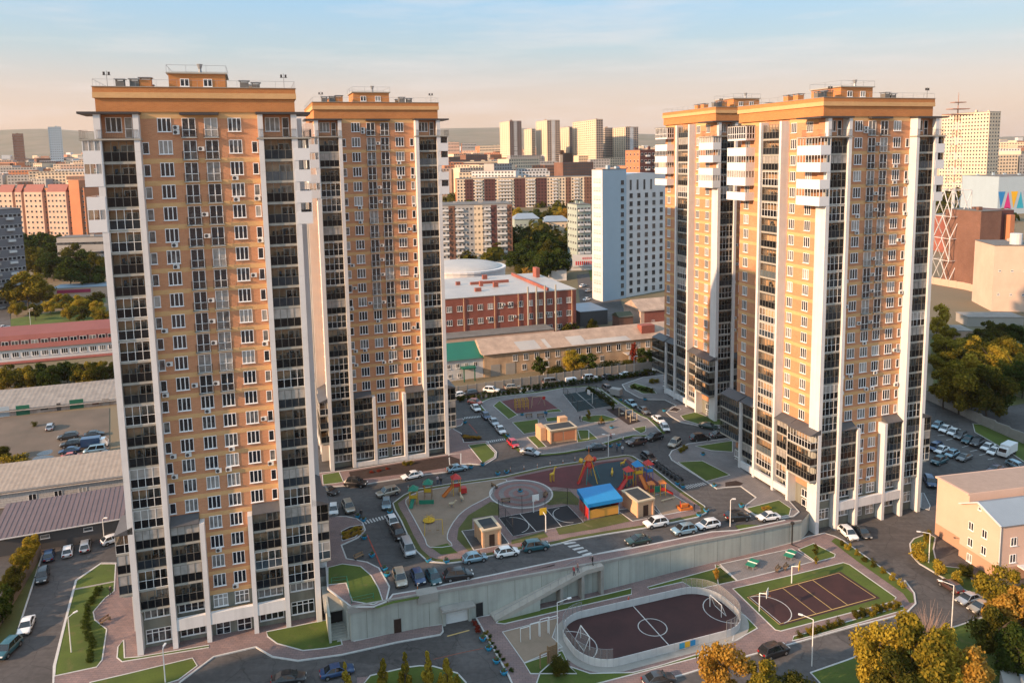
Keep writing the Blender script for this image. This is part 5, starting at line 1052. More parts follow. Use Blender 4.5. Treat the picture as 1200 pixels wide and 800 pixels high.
# ice-hockey style rink
rboard = mat('rink_board', (.60, .59, .57), rough=.6, var=.12, scale=.8)
def rink():
    P0, P1 = U(F3(260,350), ter).to_2d(), U(F3(830,218), ter).to_2d(); ex = (P1-P0).normalized(); ey = Vector((-ex.y, ex.x))
    Lp, Rp, Np = U(F3(163,432), ter).to_2d(), U(F3(1140,345), ter).to_2d(), U(F3(745,535), ter).to_2d()
    x0, x1 = Lp.dot(ex), Rp.dot(ex); y1 = P0.dot(ey); y0 = Np.dot(ey); c = ex*((x0+x1)/2) + ey*((y0+y1)/2); hx, hy = (x1-x0)/2, (y1-y0)/2; r = hy*.82; w = math.atan2(ex.y, ex.x)
    def ring(o, n=9):
        P = []
        for sx, sy, a in ((1, 1, 0), (-1, 1, 90), (-1, -1, 180), (1, -1, 270)):
            for i in range(n+1): t = R(a + 90*i/n); P.append(c + ex*(sx*(hx-r) + (r+o)*math.cos(t)) + ey*(sy*(hy-r) + (r+o)*math.sin(t)))
        return P
    sheet('rink_apron', ring(1.3), ter, .17, concg, .1, label='pale concrete apron round the rink'); sheet('rink_floor', ring(-.1), ter, .19, darkrub, 0, label='dark maroon floor of the rink')
    T = thing('hockey_rink', 'white board fence of the oval sports rink', 'rink', (*c, ter(*c)+.17), w)
    B = ring(0); loc = lambda p, z=0: ((p-c).dot(ex), (p-c).dot(ey), ter(*p)-ter(*c)+z)
    def pan(a, b, k):
        m = MB(); A, B_ = Vector(loc(a)), Vector(loc(b)); d = (B_-A).normalized(); n = Vector((d.y, -d.x, 0))*.05; up = Vector((0, 0, 1.15))
        q = [A-n, B_-n, B_+n, A+n]; i = len(m.v); m.v += [tuple(v) for v in q] + [tuple(v+up) for v in q]; m.f += [(4, 5, 6, 7), (0, 1, 5, 4), (1, 2, 6, 5), (2, 3, 7, 6), (3, 0, 4, 7)]; m.m += [0]*5
        m.build('board', rboard, T)
        q = MB(); q.tube(tuple(A), tuple(A+Vector((0, 0, 1.2))), .06, n=5); q.build('board_post', galv, T)
    for i, a in enumerate(B):
        b = B[(i+1) % len(B)]; k = max(1, int((b-a).length/2.6))
        for j in range(k): pan(a.lerp(b, j/k), a.lerp(b, (j+1)/k), i)
    # netting above the boards at both ends
    for idx in (list(range(28, 40)) + [0, 1, 2, 3, 4, 5, 6, 7, 8], list(range(10, 28))):
        for i in idx:
            a, b = B[i % len(B)], B[(i+1) % len(B)]
            if (b-a).length > 8 or (a-c).dot(ex)*(1 if i < 9 or i > 27 else -1) < hx*.55: continue
            A, B_ = Vector(loc(a, 1.15)), Vector(loc(b, 1.15)); q = MB(); q.quad(tuple(A), tuple(B_), tuple(B_+Vector((0, 0, 1.5))), tuple(A+Vector((0, 0, 1.5)))); q.build('netting', wirew, T)
            q = MB(); q.tube(tuple(A), tuple(A+Vector((0, 0, 1.5))), .04, n=4); q.tube(tuple(A+Vector((0, 0, 1.5))), tuple(B_+Vector((0, 0, 1.5))), .03, n=4); q.build('net_post', galv, T)
    wp = lambda x, y: c + ex*x + ey*y
    line([wp(0, -hy+.1), wp(0, hy-.1)], ter, .16, .21); line([wp(0, 0) + (ex*math.cos(t*math.pi/16)+ey*math.sin(t*math.pi/16))*hy*.36 for t in range(32)], ter, .14, .215, None, True)
    for s in (-1, 1): line([wp(s*(hx-.4), 0) + (ex*-s*math.cos(t)+ey*math.sin(t))*hy*.62 for t in [lerp(i/12, -1.4, 1.4) for i in range(13)]], ter, .14, .21)
    for s in (-1, 1):
        p = wp(s*(hx-2.6), 0); G = thing('goal', 'white goal frame at the %s end of the rink' % ('right' if s > 0 else 'left'), 'goal', (*p, ter(*p)+.19), w, 'rink goals')
        m = MB(); m.path([(0, -1.5, 0), (0, -1.5, 2), (0, 1.5, 2), (0, 1.5, 0)], .07); m.path([(0, -1.5, 2), (s*.9, -1.5, 0), (s*.9, 1.5, 0), (0, 1.5, 2)], .05); m.build('frame', white_p, G)
        m = MB(); m.quad((0, -1.5, 2), (0, 1.5, 2), (s*.9, 1.5, 0), (s*.9, -1.5, 0)); m.build('net', wirew, G)
    b_ = wp(2, -hy-.12); S = thing('banner', 'small blue and yellow banner on near board of the rink', 'banner', (*b_, ter(*b_)+.17), w)
    for x, mm in ((-1.2, cyan), (-.3, yelp), (.6, blup)): m = MB(); m.box(x, x+.9, -.03, 0, .2, 1.05); m.build('banner_panel', mm, S)
rink()
# ramp up to the deck
A, B_ = U(F2(190,515), ter).to_2d(), U(F2(790,362), ter).to_2d(); d = (B_-A).normalized(); Lr = (B_-A).length; z0 = ter(*A); zt = pod(*B_) - z0 + .1; w = math.atan2(d.y, d.x)
wd = (WALL[2]-WALL[1]).normalized(); nn = Vector((-d.y, d.x)); dep = max(2.5, (WALL[2]-B_).dot(nn) - .05)
T = thing('ramp', 'long concrete ramp on piers climbing to the courtyard deck', 'ramp', (*A, z0), w)
m = MB(); z_ = lambda x: min(zt, .35 + (zt-.35)*x/(Lr-3.2))
m.v += [(0, 0, z_(0)), (Lr-3.2, 0, zt), (Lr, 0, zt), (Lr, dep, zt), (Lr-3.2, dep, zt), (0, dep, z_(0))]; lowv = [(x, y, max(-.3, z-.7)) for x, y, z in m.v]; m.v += lowv
m.f += [(0, 1, 4, 5), (1, 2, 3, 4), (0, 6, 7, 1), (1, 7, 8, 2), (2, 8, 9, 3), (6, 11, 10, 7), (7, 10, 9, 8), (0, 5, 11, 6)]; m.m += [0]*8; m.build('deck', mat('ramp_concrete', (.42, .38, .33), var=.15, scale=.6), T)
m = MB(); m.v += [(0, .01, -.5), (Lr*.40, .01, -.5), (Lr*.40, .01, z_(Lr*.40)-.7), (0, .01, 0), (0, .3, -.5), (Lr*.40, .3, -.5), (Lr*.40, .3, z_(Lr*.4)-.7), (0, .3, 0)]; m.f += [(0, 1, 2, 3), (1, 5, 6, 2), (7, 6, 5, 4)]; m.m += [0]*3; m.build('side_wall', conc, T)
for s in (.6, .8, .985): m = MB(); m.box(Lr*s-.25, Lr*s+.25, .05, dep, -.5, z_(Lr*s)-.69); m.build('pier', concg, T)
for y in (.12, dep-.12):
    m = MB(); m.path([(0, y, z_(0)+.95), (Lr-3.2, y, zt+.95), (Lr, y, zt+.95)], .03, 4)
    for i in range(15): x = Lr*i/14; m.tube((x, y, z_(x)), (x, y, z_(x)+.95), .02, n=4)
    m.build('handrail', galv, T)
# doors, garage and fittings in the retaining wall
def wall_local(px):
    a, b = (WALL[0], WALL[1]) if px < 556 else (WALL[1], WALL[2]); lo, hi = -.2, 1.2
    for _ in range(40):
        t = (lo+hi)/2; p = a.lerp(b, t)
        if proj(p.x, p.y, ter(*p)+1)[0] < px: lo = t
        else: hi = t
    d = (b-a).normalized(); return a.lerp(b, lo), math.atan2(d.y, d.x)
for px, wdt, h, mm, nm in ((466, 1.1, 2.2, darkgl, 'wall_door'), (562, 1.1, 2.3, black, 'wall_door')):
    p, w = wall_local(px); m = MB(); m.box(-wdt/2, wdt/2, -.08, .02, 0, h, 0); m.box(-wdt/2-.1, wdt/2+.1, -.06, .02, h, h+.1, 1); o = m.build(nm, [mm, concg], wall_o, (*p, ter(*p)+.1), w)
p, w = wall_local(535); m = MB(); [m.box(-1.75, 1.75, -.1, .02, .5*i, .5*i+.485) for i in range(5)]; m.build('garage_door', white_p, wall_o, (*p, ter(*p)), w)
m = MB(); m.box(-2.6, 2.6, -1.7, 0, 2.75, 3.05); m.box(-2.5, -.2, -1.5, -.2, 3.05, 3.15); m.build('garage_canopy', concg, wall_o, (*p, ter(*p)), w); m = MB(); m.box(-2.3, -1.8, -.5, 0, -.3, 2.75); m.box(1.8, 2.3, -.5, 0, -.3, 2.75); m.build('garage_jamb', conc, wall_o, (*p, ter(*p)), w)
p, w = wall_local(502); m = MB(); m.box(-1.6, 1.6, -.35, 1.5, 4.2, 5.6); m.build('vent_box', concg, wall_o, (*p, ter(*p)), w); p, w = wall_local(424); m = MB(); m.box(-1.9, 1.9, -.2, 1.0, 4.6, 5.5); m.build('vent_box', concg, wall_o, (*p, ter(*p)), w)
for px in ((D6(608,790)), F4(-5, 155)):
    p = U((px[0]+2, px[1]), ter).to_2d(); q = MB(); q.tube((0, 0, 0), (0, 0, 4.2), .13); q.tube((0, 0, 4.2), (0, 0, 4.5), .35, .35, 10); q.tube((0, 0, .1), (1.2, -1.2, 0), .16); pz = ter(*p); o = thing('vent_pipe', 'black vent pipe standing against retaining wall %s' % ('near the right tower' if px[0] > 900 else 'behind the table tennis pad'), 'pipe', (*p, pz)); q.build('pipe', black, o)
# covered stair between near tower and deck
p = U(F1(140,630), ter); T = thing('stair', 'grey concrete stair with sloping canopy between near tower and deck', 'stair', (p.x-2.6, p.y, ter(p.x, p.y)), .32)
for i in range(7): m = MB(); m.box(0, 2.3, i*.45, i*.45+.5, -.2, .18*(i+1), 0); m.build('step', slabm, T)
m = MB(); m.box(-.35, 0, 0, 8, -.3, 4.4); m.box(2.3, 2.65, 0, 8, -.3, 4.6); m.build('side_wall', conc, T); m = MB(); m.quad((-.7, -.2+3, 3.5), (3.0, 2.8, 3.5), (3.0, 7.5, 5.0), (-.7, 7.5, 5.0)); m.quad((-.7, 2.8, 3.3), (3.0, 2.8, 3.3), (3.0, 2.8, 3.5), (-.7, 2.8, 3.5)); m.quad((-.7, 7.5, 4.8), (-.7, 7.5, 5.0), (-.7, 2.8, 3.5), (-.7, 2.8, 3.3)); m.build('canopy', slabm, T); m = MB(); m.box(0, 2.3, 3.4, 3.5, 1.2, 3.4); m.build('doorway', black, T)
# street lamps
def lamp(px, fn, h, label, rz=0, arm=1.2, double=False):
    p = U(px, fn); T = thing('street_lamp', label, 'lamp', (p.x, p.y, fn(p.x, p.y)), rz, 'street lamps')
    m = MB(); m.tube((0, 0, 0), (0, 0, h), .09, .06, 8); m.build('pole', white_p, T)
    for s in ((-1, 1) if double else (1,)):
        m = MB(); m.tube((0, 0, h), (s*arm, 0, h+.25), .05, n=6); m.build('arm', white_p, T); m = MB(); m.box(min(s*arm, s*(arm+.6)), max(s*arm, s*(arm+.6)), -.14, .14, h+.18, h+.32); m.build('lamp_head', white_p, T)
lamp(G5(318,640), pod, 5.2, 'white lamp post at road junction behind the playground', 0, .8, True); lamp(H6(908,480), ter, 7, 'tall lamp post on verge beside the black moving car', R(150), 1.4); lamp(F6(193,398), ter, 5.5, 'lamp post among yellow shrubs by the pink office building', R(170), 1.6)
lamp(F6(300,705), ter, 7, 'lamp post on lawn corner in front of parked silver cars', R(150), 1.5); lamp(D6(45,612), pod, 5.0, 'lamp post beside the black car near right tower', 0, .3); lamp(B8(135,598), ter, 5.5, 'lamp post on lawn left of the near tower', R(60), .8); lamp(B8(765,800), ter, 5, 'lamp post on front lawn of the near tower', R(90), .3)
lamp(G8(490,142), ter, 4.6, 'lamp post in front of the dark grey garage', 0, .3); lamp((637, 441), ter, 5, 'lamp post by the rear fence and old yellow building', 0, .8); lamp((743, 437), pod, 5, 'lamp post beside parked cars on rear road', 0, .5); lamp((533, 300), ter, 8, 'lamp post near the dark trees by the shop', 0, 1); lamp((36, 382), ter, 7, 'lamp post on grass beyond the red mansard roof', 0, 1); lamp(F2(535,690), ter, 8, 'tall thin lamp post beside left end of the rink', R(20), 1.6)
# planters
pm = MB(); pm.tube((0, 0, 0), (0, 0, .65), .45, .75, 12); potm = pm.mesh('pot', cyan); sm_ = MB(); rr = random.Random(2)
for i in range(60): a = rr.uniform(0, 6.28); r = rr.uniform(0, .6); x, y, z = r*math.cos(a), r*math.sin(a), .66+rr.uniform(0, .35); s = .12; sm_.quad((x-s, y-s, z), (x+s, y-s, z+rr.uniform(-.1, .1)), (x+s, y+s, z), (x-s, y+s, z+rr.uniform(-.1, .1)), rr.choice((0, 0, 1)))
plm = sm_.mesh('flowers', [mat('planter_green', (.05, .08, .02)), mat('planter_red', (.25, .03, .02))])
PN = [(G2(170,735), 'at lower left bend of the playground kerb'), (G2(285,742), 'on the kerb below the sandpit'), (G2(437,152), 'beside the silver car below the second tower'), (G2(510,135), 'at the lawn corner below the second tower'), (G2(605,192), 'left of the crossing above the round plaza'), (G2(660,182), 'right of the crossing above the round plaza'), (G2(745,303), 'in the middle of the round plaza'), (G1(245,382), 'beside the pedestrian near the zebra crossing'), (G1(280,402), 'at left end of the near zebra crossing'), (G1(285,505), 'at upper end of the red line near flower bed'), (G1(330,610), 'in the middle of the small parking bay'), (G1(405,690), 'upper one of two above the beige car'), (G1(418,724), 'lower one of two beside the beige car'), (G1(435,357), 'at right end of the near zebra crossing'), (G3(820,307), 'left of the right-hand zebra crossing'), (G3(855,327), 'on the verge at the right-hand zebra crossing'), (G3(1050,320), 'at right end of the right-hand zebra crossing'), (G3(955,504), 'left one at the right tip of the playground'), (G3(1000,477), 'right one at the right tip of the playground'), (G3(980,125), 'on the paved spot before the right tower lawn'), (G5(405,235), 'beside the parked silver car on rear right road'), (G5(575,232), 'on the line in front of the rear tower'), (G5(710,312), 'by the soil bed in front of the rear tower'), (G5(340,432), 'on the garden path near the wide kiosk'), (G5(390,552), 'at the junction behind the playground'), (G5(330,560), 'left of the junction behind the playground'), (F2(122,612), 'topmost of the row beside the garage drive'), (F2(155,665), 'second of the row beside the garage drive'), (F2(197,735), 'third of the row beside the garage drive'), (F2(238,798), 'lowest of the row beside the garage drive'), (G4(100,370), 'beside the second tower at far zebra crossing'), (G4(435,477), 'at right end of the zebra below the parked cars'), (G4(730,297), 'beside the garden benches'), (G4(545,312), 'left of the garden benches'), (D6(150,430), 'in the small bay before the right tower lawn')]
for p, lab in PN:
    fn = ter if 'garage drive' in lab else pod; q = U(p, fn); T = thing('planter', 'round blue planter ' + lab, 'planter', (q.x, q.y, fn(q.x, q.y)+.02), rnd.uniform(0, 6), 'blue flower planters'); T.scale = (.72, .72, .72); place('pot', potm, T); place('flowers', plm, T)
# marker posts along the courtyard road
bm_ = MB(); bm_.tube((0, 0, 0), (0, 0, 1.0), .06, .05, 6, 0); bm_.tube((0, 0, .55), (0, 0, .8), .075, .075, 6, 1); bm_.tube((0, 0, 0), (0, 0, .05), .2, .2, 8, 2); bom = bm_.mesh('post', [orgp, white_p, black]); MPL = ['%s orange marker post from left on the road behind the playground' % w for w in ('first', 'second', 'third', 'fourth', 'fifth', 'sixth')] + ['orange marker post left of the green-roofed play set', 'orange marker post right above the green-roofed play set', 'orange marker post behind the blue hatchback at podium edge']
for i, p in enumerate([G4(455,750), G4(560,735), G4(665,722), G4(765,705), G4(865,688), G4(958,665), G2(45,288), G2(138,268), F1(515,330)]): q = U(p, pod); T = thing('marker_post', MPL[i], 'post', (q.x, q.y, pod(q.x, q.y)+.02), 0, 'orange marker posts'); place('post', bom, T)
# play equipment
def play(px, label, name, rz=0, cat='play tower', s=1.0):
    q = U(px, pod); return tag(place(name, None, None, (q.x, q.y, pod(q.x, q.y)+.17), rz, s), label, cat, 'playground equipment')
def ptower(T, x, y, h, roofm_, postm, deckm, w=.7, rh=.9):
    for a in (-w, w):
        for b in (-w, w): m = MB(); m.tube((x+a, y+b, 0), (x+a, y+b, h+1.7), .06, n=6); m.build('post', postm, T)
    m = MB(); m.box(x-w, x+w, y-w, y+w, h-.1, h); m.build('platform', wood, T); m = MB(); m.box(x-w, x+w, y-w-.04, y-w, h+.1, h+.75); m.box(x-w-.04, x-w, y-w, y+w, h+.1, h+.75); m.build('panel', deckm, T)
    m = MB(); i = len(m.v); W_ = w+.25; m.v += [(x-W_, y-W_, h+1.65), (x+W_, y-W_, h+1.65), (x+W_, y+W_, h+1.65), (x-W_, y+W_, h+1.65), (x, y, h+1.65+rh)]; m.f += [(0, 1, 4), (1, 2, 4), (2, 3, 4), (3, 0, 4), (3, 2, 1, 0)]; m.m += [0]*5; m.build('roof', roofm_, T)
def slide(T, a, b, m_, w=.35):
    a, b = Vector(a), Vector(b); d = (b-a).to_2d().normalized(); n = Vector((-d.y, d.x, 0))*w; m = MB(); c = a.lerp(b, .85); c.z = b.z+.1
    for p, q in ((a, c), (c, b)): m.quad(tuple(p-n), tuple(q-n), tuple(q+n), tuple(p+n)); m.quad(tuple(p-n), tuple(p-n+Vector((0, 0, .25))), tuple(q-n+Vector((0, 0, .25))), tuple(q-n)); m.quad(tuple(p+n), tuple(q+n), tuple(q+n+Vector((0, 0, .25))), tuple(p+n+Vector((0, 0, .25))))
    m.build('slide', m_, T)
T = play(G2(125,372), 'play set of two small towers with green pyramid roofs on sand', 'play_tower'); ptower(T, -1.4, 0, 1.1, grnp, yelp, yelp); ptower(T, 1.2, 1.8, 1.5, grnp, wood, yelp); m = MB(); m.box(-.2, 2.6, -1.3, -1.2, .3, 1.1); m.build('panel', grnp, T); slide(T, (-1.4, -.7, 1.1), (-1.6, -2.6, .1), grnp)
T = play(G2(345,318), 'red and yellow slide tower on sand below the second tower', 'play_tower', .3); ptower(T, 0, 0, 1.7, redp, yelp, redp); slide(T, (-.7, 0, 1.7), (-2.8, -.6, .1), orgp, .45); m = MB(); m.box(.8, 2, -.6, .6, .2, 1.2); m.build('panel', redp, T)
T = play(G2(205,560), 'yellow swing frame with two seats on the sand', 'swing', .1, 'swing'); m = MB(); m.path([(-1.6, -.9, 0), (-1.5, 0, 2.4), (-1.6, .9, 0)], .05); m.path([(1.6, -.9, 0), (1.5, 0, 2.4), (1.6, .9, 0)], .05); m.tube((-1.5, 0, 2.4), (1.5, 0, 2.4), .05); m.build('frame', yelp, T)
for x in (-.7, .7): m = MB(); m.tube((x-.2, 0, 2.4), (x-.2, 0, .5), .012, n=3); m.tube((x+.2, 0, 2.4), (x+.2, 0, .5), .012, n=3); m.box(x-.25, x+.25, -.12, .12, .45, .5); m.build('seat', wood, T)
T = play(G2(175,488), 'yellow roundabout with rails in the sand', 'roundabout', 0, 'roundabout'); m = MB(); m.tube((0, 0, .2), (0, 0, .28), 1.1, 1.1, 16); m.build('disc', yelp, T); m = MB(); m.tube((0, 0, 0), (0, 0, 1), .1); [m.path([(.95*math.cos(a), .95*math.sin(a), .28), (.95*math.cos(a), .95*math.sin(a), .9), (0, 0, 1)], .03, 4) for a in (0, 1.05, 2.1, 3.14, 4.2, 5.24)]; m.build('rails', yelp, T)
def rider(px, mm, label, s=1.0):
    T = play(px, label, 'spring_rider', rnd.uniform(0, 3), 'rider', s); m = MB(); m.tube((0, 0, 0), (0, 0, .35), .12, .12, 8); m.build('spring', galv, T)
    m = MB(); m.tube((-.45, 0, .55), (.35, 0, .6), .17, .2, 8); m.tube((.3, 0, .6), (.6, 0, 1.1), .14, .08, 7); m.tube((.55, 0, 1.08), (.85, 0, 1.0), .1, .06, 6); m.tube((-.35, 0, .5), (-.4, 0, .05), .05, .04); m.tube((.25, 0, .5), (.3, 0, .05), .05, .04); m.build('body', mm, T)
def giraffe(px, label):
    T = play(px, label, 'giraffe_figure', .5, 'play figure'); m = MB(); m.tube((-.5, 0, 1.5), (.4, 0, 1.6), .25, .3, 8); m.tube((.3, 0, 1.6), (.75, 0, 2.9), .2, .1, 7); m.tube((.7, 0, 2.9), (1.15, 0, 2.75), .13, .07, 6)
    for x, y in ((-.4, -.18), (-.4, .18), (.3, -.18), (.3, .18)): m.tube((x, y, 1.5), (x, y, 0), .09, .07, 6)
    m.build('body', yelp, T)
giraffe(G2(945,238), 'yellow giraffe play figure on the red rubber'); rider(G2(380,362), beige, 'pale spring rider beside the red slide tower', 1.3); rider(G2(318,398), beige, 'pale spring rider lying low in the middle of sand', 1.2); rider(G3(412,258), yelp, 'yellow spring rider on the blue rubber', 1.3); rider(G3(478,195), yelp, 'yellow rider near back edge of red rubber', 1.2)
T = play(G3(268,285), 'tall red and yellow climbing tower with splayed teal legs', 'climbing_tower', .2)
for k in range(6): a = k*math.pi/3; m = MB(); m.tube((2.3*math.cos(a), 2.3*math.sin(a), 0), (.7*math.cos(a), .7*math.sin(a), 4.2), .08, n=6); m.build('leg', yelp if k % 2 else mat('paint_teal', (.03, .25, .25)), T)
m = MB(); m.tube((0, 0, 3), (0, 0, 3.15), 1.2, 1.2, 8); m.build('platform', redp, T); m = MB(); m.tube((0, 0, 3.15), (0, 0, 4.5), .8, .7, 8); m.build('cabin', redp, T); m = MB(); m.cone((0, 0, 4.5), 1.05, 1.2); m.build('roof', orgp, T); m = MB(); m.tube((0, 0, 5.8), (0, 0, 7.2), .06); m.build('spire', orgp, T)
for a, mm in ((.6, redp), (2.6, yelp), (4.4, redp)): m = MB(); m.tube((1.3*math.cos(a), 1.3*math.sin(a), 3.9), (2.0*math.cos(a), 2.0*math.sin(a), 4.1), .5, .45, 8); m.build('pod', mm, T)
slide(T, (-1.0, -.6, 3), (-2.8, -1.4, .1), redp, .3)
T = play(G3(560,310), 'large play complex with blue and red roofs and red slide', 'play_complex', .3); ptower(T, -1.6, 0, 1.6, redp, yelp, redp); ptower(T, .6, .4, 2.2, blup, yelp, yelp, .75, 1.1); ptower(T, 3.4, 1.2, 1.8, redp, mat('paint_violet', (.12, .1, .4)), blup); slide(T, (-2.2, -.4, 1.6), (-4.4, -1.6, .1), redp, .45); slide(T, (.6, -.7, 2.2), (1.0, -3.2, .1), orgp, .45); m = MB(); m.box(1.3, 2.7, .5, 1.0, 1.9, 2.0); m.path([(1.3, .5, 2.9), (2.7, .9, 2.9)], .04); m.build('bridge', wood, T)
T = play(G3(690,380), 'low play house with green panel and slide on the small sand area', 'play_house', .1); ptower(T, -1.1, 0, .9, orgp, yelp, redp, .5, .6); ptower(T, 1.2, .2, .9, orgp, yelp, redp, .5, .6); m = MB(); m.box(-.6, .8, -.1, .1, .7, 1.9); m.build('panel', grnp, T); slide(T, (1.8, .2, .9), (3.3, -.2, .1), redp)
T = play(G3(865,462), 'orange sandpit box with play boat at right tip of playground', 'sandbox', .3, 'sandbox'); m = MB(); m.box(-1.3, 1.3, -.9, -.75, 0, .5); m.box(-1.3, 1.3, .75, .9, 0, .5); m.box(-1.3, -1.15, -.75, .75, 0, .5); m.box(1.15, 1.3, -.75, .75, 0, .5); m.build('frame', orgp, T); m = MB(); m.box(-.8, .5, -.3, .3, .4, 1.0); m.build('seat', orgp, T); m = MB(); m.tube((-.9, 0, 0), (-.9, 0, 1.6), .06); m.build('post', redp, T)
T = play(G3(762,412), 'pale log balance beam lying on the small sand area', 'balance_beam', .5, 'beam'); m = MB(); m.tube((-1.7, 0, .35), (1.7, 0, .35), .13, .1, 8); m.box(-1.4, -1.2, -.1, .1, 0, .3); m.box(1.2, 1.4, -.1, .1, 0, .3); m.build('log', beige, T)
T = play(G4(540,262), 'yellow climbing frame cage on rear red rubber', 'rope_climber', .2, 'climbing frame')
for x in (-1.6, -.5, .6, 1.7):
    for y in (-.8, .8): m = MB(); m.tube((x, y, 0), (x, y, 2.5), .08, n=6); m.build('post', yelp, T)
m = MB(); [m.tube((-1.6, y, z), (1.7, y, z), .04, n=4) for y in (-.8, .8) for z in (.8, 1.6, 2.5)]; [m.tube((x, -.8, 2.5), (x, .8, 2.5), .04, n=4) for x in (-1.6, -1.05, -.5, .05, .6, 1.15, 1.7)]; m.build('rungs', yelp, T)
T = play(G4(665,250), 'pale rope climbing frame with red disc on rear rubber', 'rope_climber', .4, 'climbing frame'); m = MB(); m.path([(-1.8, 0, 0), (-1.4, 0, 2.8), (1.6, 0, 2.8), (2.2, 0, 0)], .07); m.path([(-1.4, 0, 2.8), (-.6, 1.6, 0)], .05); m.path([(1.6, 0, 2.8), (.9, 1.7, 0)], .05); m.build('frame', beige, T); m = MB(); m.tube((1.9, -.1, 2.2), (1.9, .1, 2.2), .45, .45, 10); m.build('disc', redp, T)
for i, p in enumerate((G5(415,345), G5(465,365), G5(495,390))): T = play(p, 'pale gym frame on the dark pad, %s' % ('leftmost', 'middle', 'rightmost')[i], 'gym_frame', .3, 'gym frame'); m = MB(); m.path([(-.9, 0, 0), (-.9, 0, 2.2), (.9, 0, 2.2), (.9, 0, 0)], .08); m.box(-.4, .4, -.3, .3, .5, .6); m.build('frame', beige, T)
# tables, benches, bars
for p, lab in ((F4(222,238), 'green table tennis table left on the paved pad'), (F4(458,180), 'green table tennis table right on the paved pad')):
    q = U(p, ter); T = thing('tennis_table', lab, 'table', (q.x, q.y, ter(q.x, q.y)+.16), .9, 'table tennis tables'); m = MB(); m.box(-1.37, -.02, -.76, .76, .7, .76); m.box(.02, 1.37, -.76, .76, .7, .76); m.build('top', grnp, T); m = MB(); m.box(-.02, .02, -.85, .85, .76, .92); m.build('net', white_p, T)
    for x in (-1, 1):
        for y in (-.5, .5): m = MB(); m.box(x-.05, x+.05, y-.05, y+.05, 0, .7); m.build('leg', galv, T)
def bench(px, fn, rz, label):
    q = U(px, fn); T = thing('bench', label, 'bench', (q.x, q.y, fn(q.x, q.y)+.16), rz, 'park benches')
    for i in range(3): m = MB(); m.box(-.9, .9, -.22+i*.16, -.09+i*.16, .42, .46); m.build('seat_slat', wood, T)
    for i in range(2): m = MB(); m.box(-.9, .9, .27, .31, .58+i*.16, .7+i*.16); m.build('back_slat', wood, T)
    for x in (-.7, .7): m = MB(); m.box(x-.04, x+.04, -.22, .3, 0, .42); m.box(x-.04, x+.04, .22, .3, .42, .86); m.build('leg', darkmetal, T)
bench(F4(385,262), ter, .9, 'wooden bench between the two table tennis tables'); bench(F4(435,250), ter, .9, 'second wooden bench at edge of the tennis pad'); bench(G2(655,372), pod, .2, 'dark bench on near rim of the round plaza'); bench(G2(905,330), pod, 1.2, 'dark bench on right rim of the round plaza'); bench(G2(585,275), pod, 2.2, 'dark bench on left rim of the round plaza'); bench(G4(600,330), pod, .2, 'garden bench beside the rear lawns'); bench(G4(690,330), pod, .2, 'garden bench right beside the wide kiosk'); bench(G5(270,405), pod, .3, 'bench at bottom of the oval rear lawn'); bench(G1(255,625), pod, .8, 'dark bench by the small parking bay'); bench(B8(365,400), ter, 1.2, 'dark bench in the paved bulge left of near tower')
for i, (p, k) in enumerate(((F2(330,625), 3), (F2(430,590), 2))):
    q = U(p, ter); T = thing('exercise_bars', 'pale steel pull-up bars on exercise pad, %s' % ('left set' if i == 0 else 'right set'), 'bars', (q.x, q.y, ter(q.x, q.y)+.15), .4, 'exercise bars')
    for j in range(k): m = MB(); m.path([(j*1.6, 0, 0), (j*1.6, 0, 2.1+.3*j), (j*1.6+1.5, 0, 2.1+.3*j), (j*1.6+1.5, 0, 0)], .05, 6); m.build('bar', white_p, T)
q = U(F2(505,735), ter); T = thing('climbing_wall', 'wooden slatted climbing wall left of the rink', 'climbing wall', (q.x, q.y, ter(q.x, q.y)+.15), .5)
for i in range(9): m = MB(); m.box(-.7, .7, -.05, .05, .2+i*.26, .38+i*.26); m.build('slat', wood, T)
for x in (-.75, .75): m = MB(); m.box(x-.07, x+.07, -.1, .1, 0, 2.7); m.build('post', wood, T)
q = U(F2(465,760), ter); T = thing('pull_up_stand', 'wooden frame with cross bar beside the slatted wall', 'frame', (q.x, q.y, ter(q.x, q.y)+.15), .5); m = MB(); m.path([(-.8, 0, 0), (-.8, 0, 2.2), (.8, 0, 2.2), (.8, 0, 0)], .09); m.build('frame', wood, T)
# garden fence railing by stair lawn
cage('thin green wire railing round lawn by the stair', [U(F1(x, y), pod).to_2d() for x, y in ((40,300),(125,290),(150,412),(272,385))], pod, 1.0, 2, wire, grnp, 'lawn_railing')
# ------------------------------------------------------------------ vehicles
def paint(name, c, r=.3, metal=.0):
    if 'car_'+name in MATS: return MATS['car_'+name]
    m = bpy.data.materials.new('car_'+name); m.use_nodes = True; b = m.node_tree.nodes['Principled BSDF']; b.inputs['Base Color'].default_value = (*c, 1); b.inputs['Roughness'].default_value = r; b.inputs['Metallic'].default_value = metal; b.inputs['Coat Weight'].default_value = .6; b.inputs['Coat Roughness'].default_value = .08
    MATS['car_'+name] = m; return m
PC = dict(white=(.74, .74, .73), silver=(.42, .44, .46), grey=(.16, .165, .17), black=(.012, .012, .014), blue=(.015, .05, .13), teal=(.012, .075, .095), red=(.42, .012, .025), beige=(.40, .35, .28), green=(.012, .035, .028), brown=(.06, .03, .025), orange=(.5, .1, .06), purple=(.08, .055, .075), lightblue=(.25, .38, .45), dark=(.03, .034, .04))
for k, c in PC.items(): paint(k, c, .35, .5 if k in ('silver', 'grey', 'beige', 'lightblue') else 0)
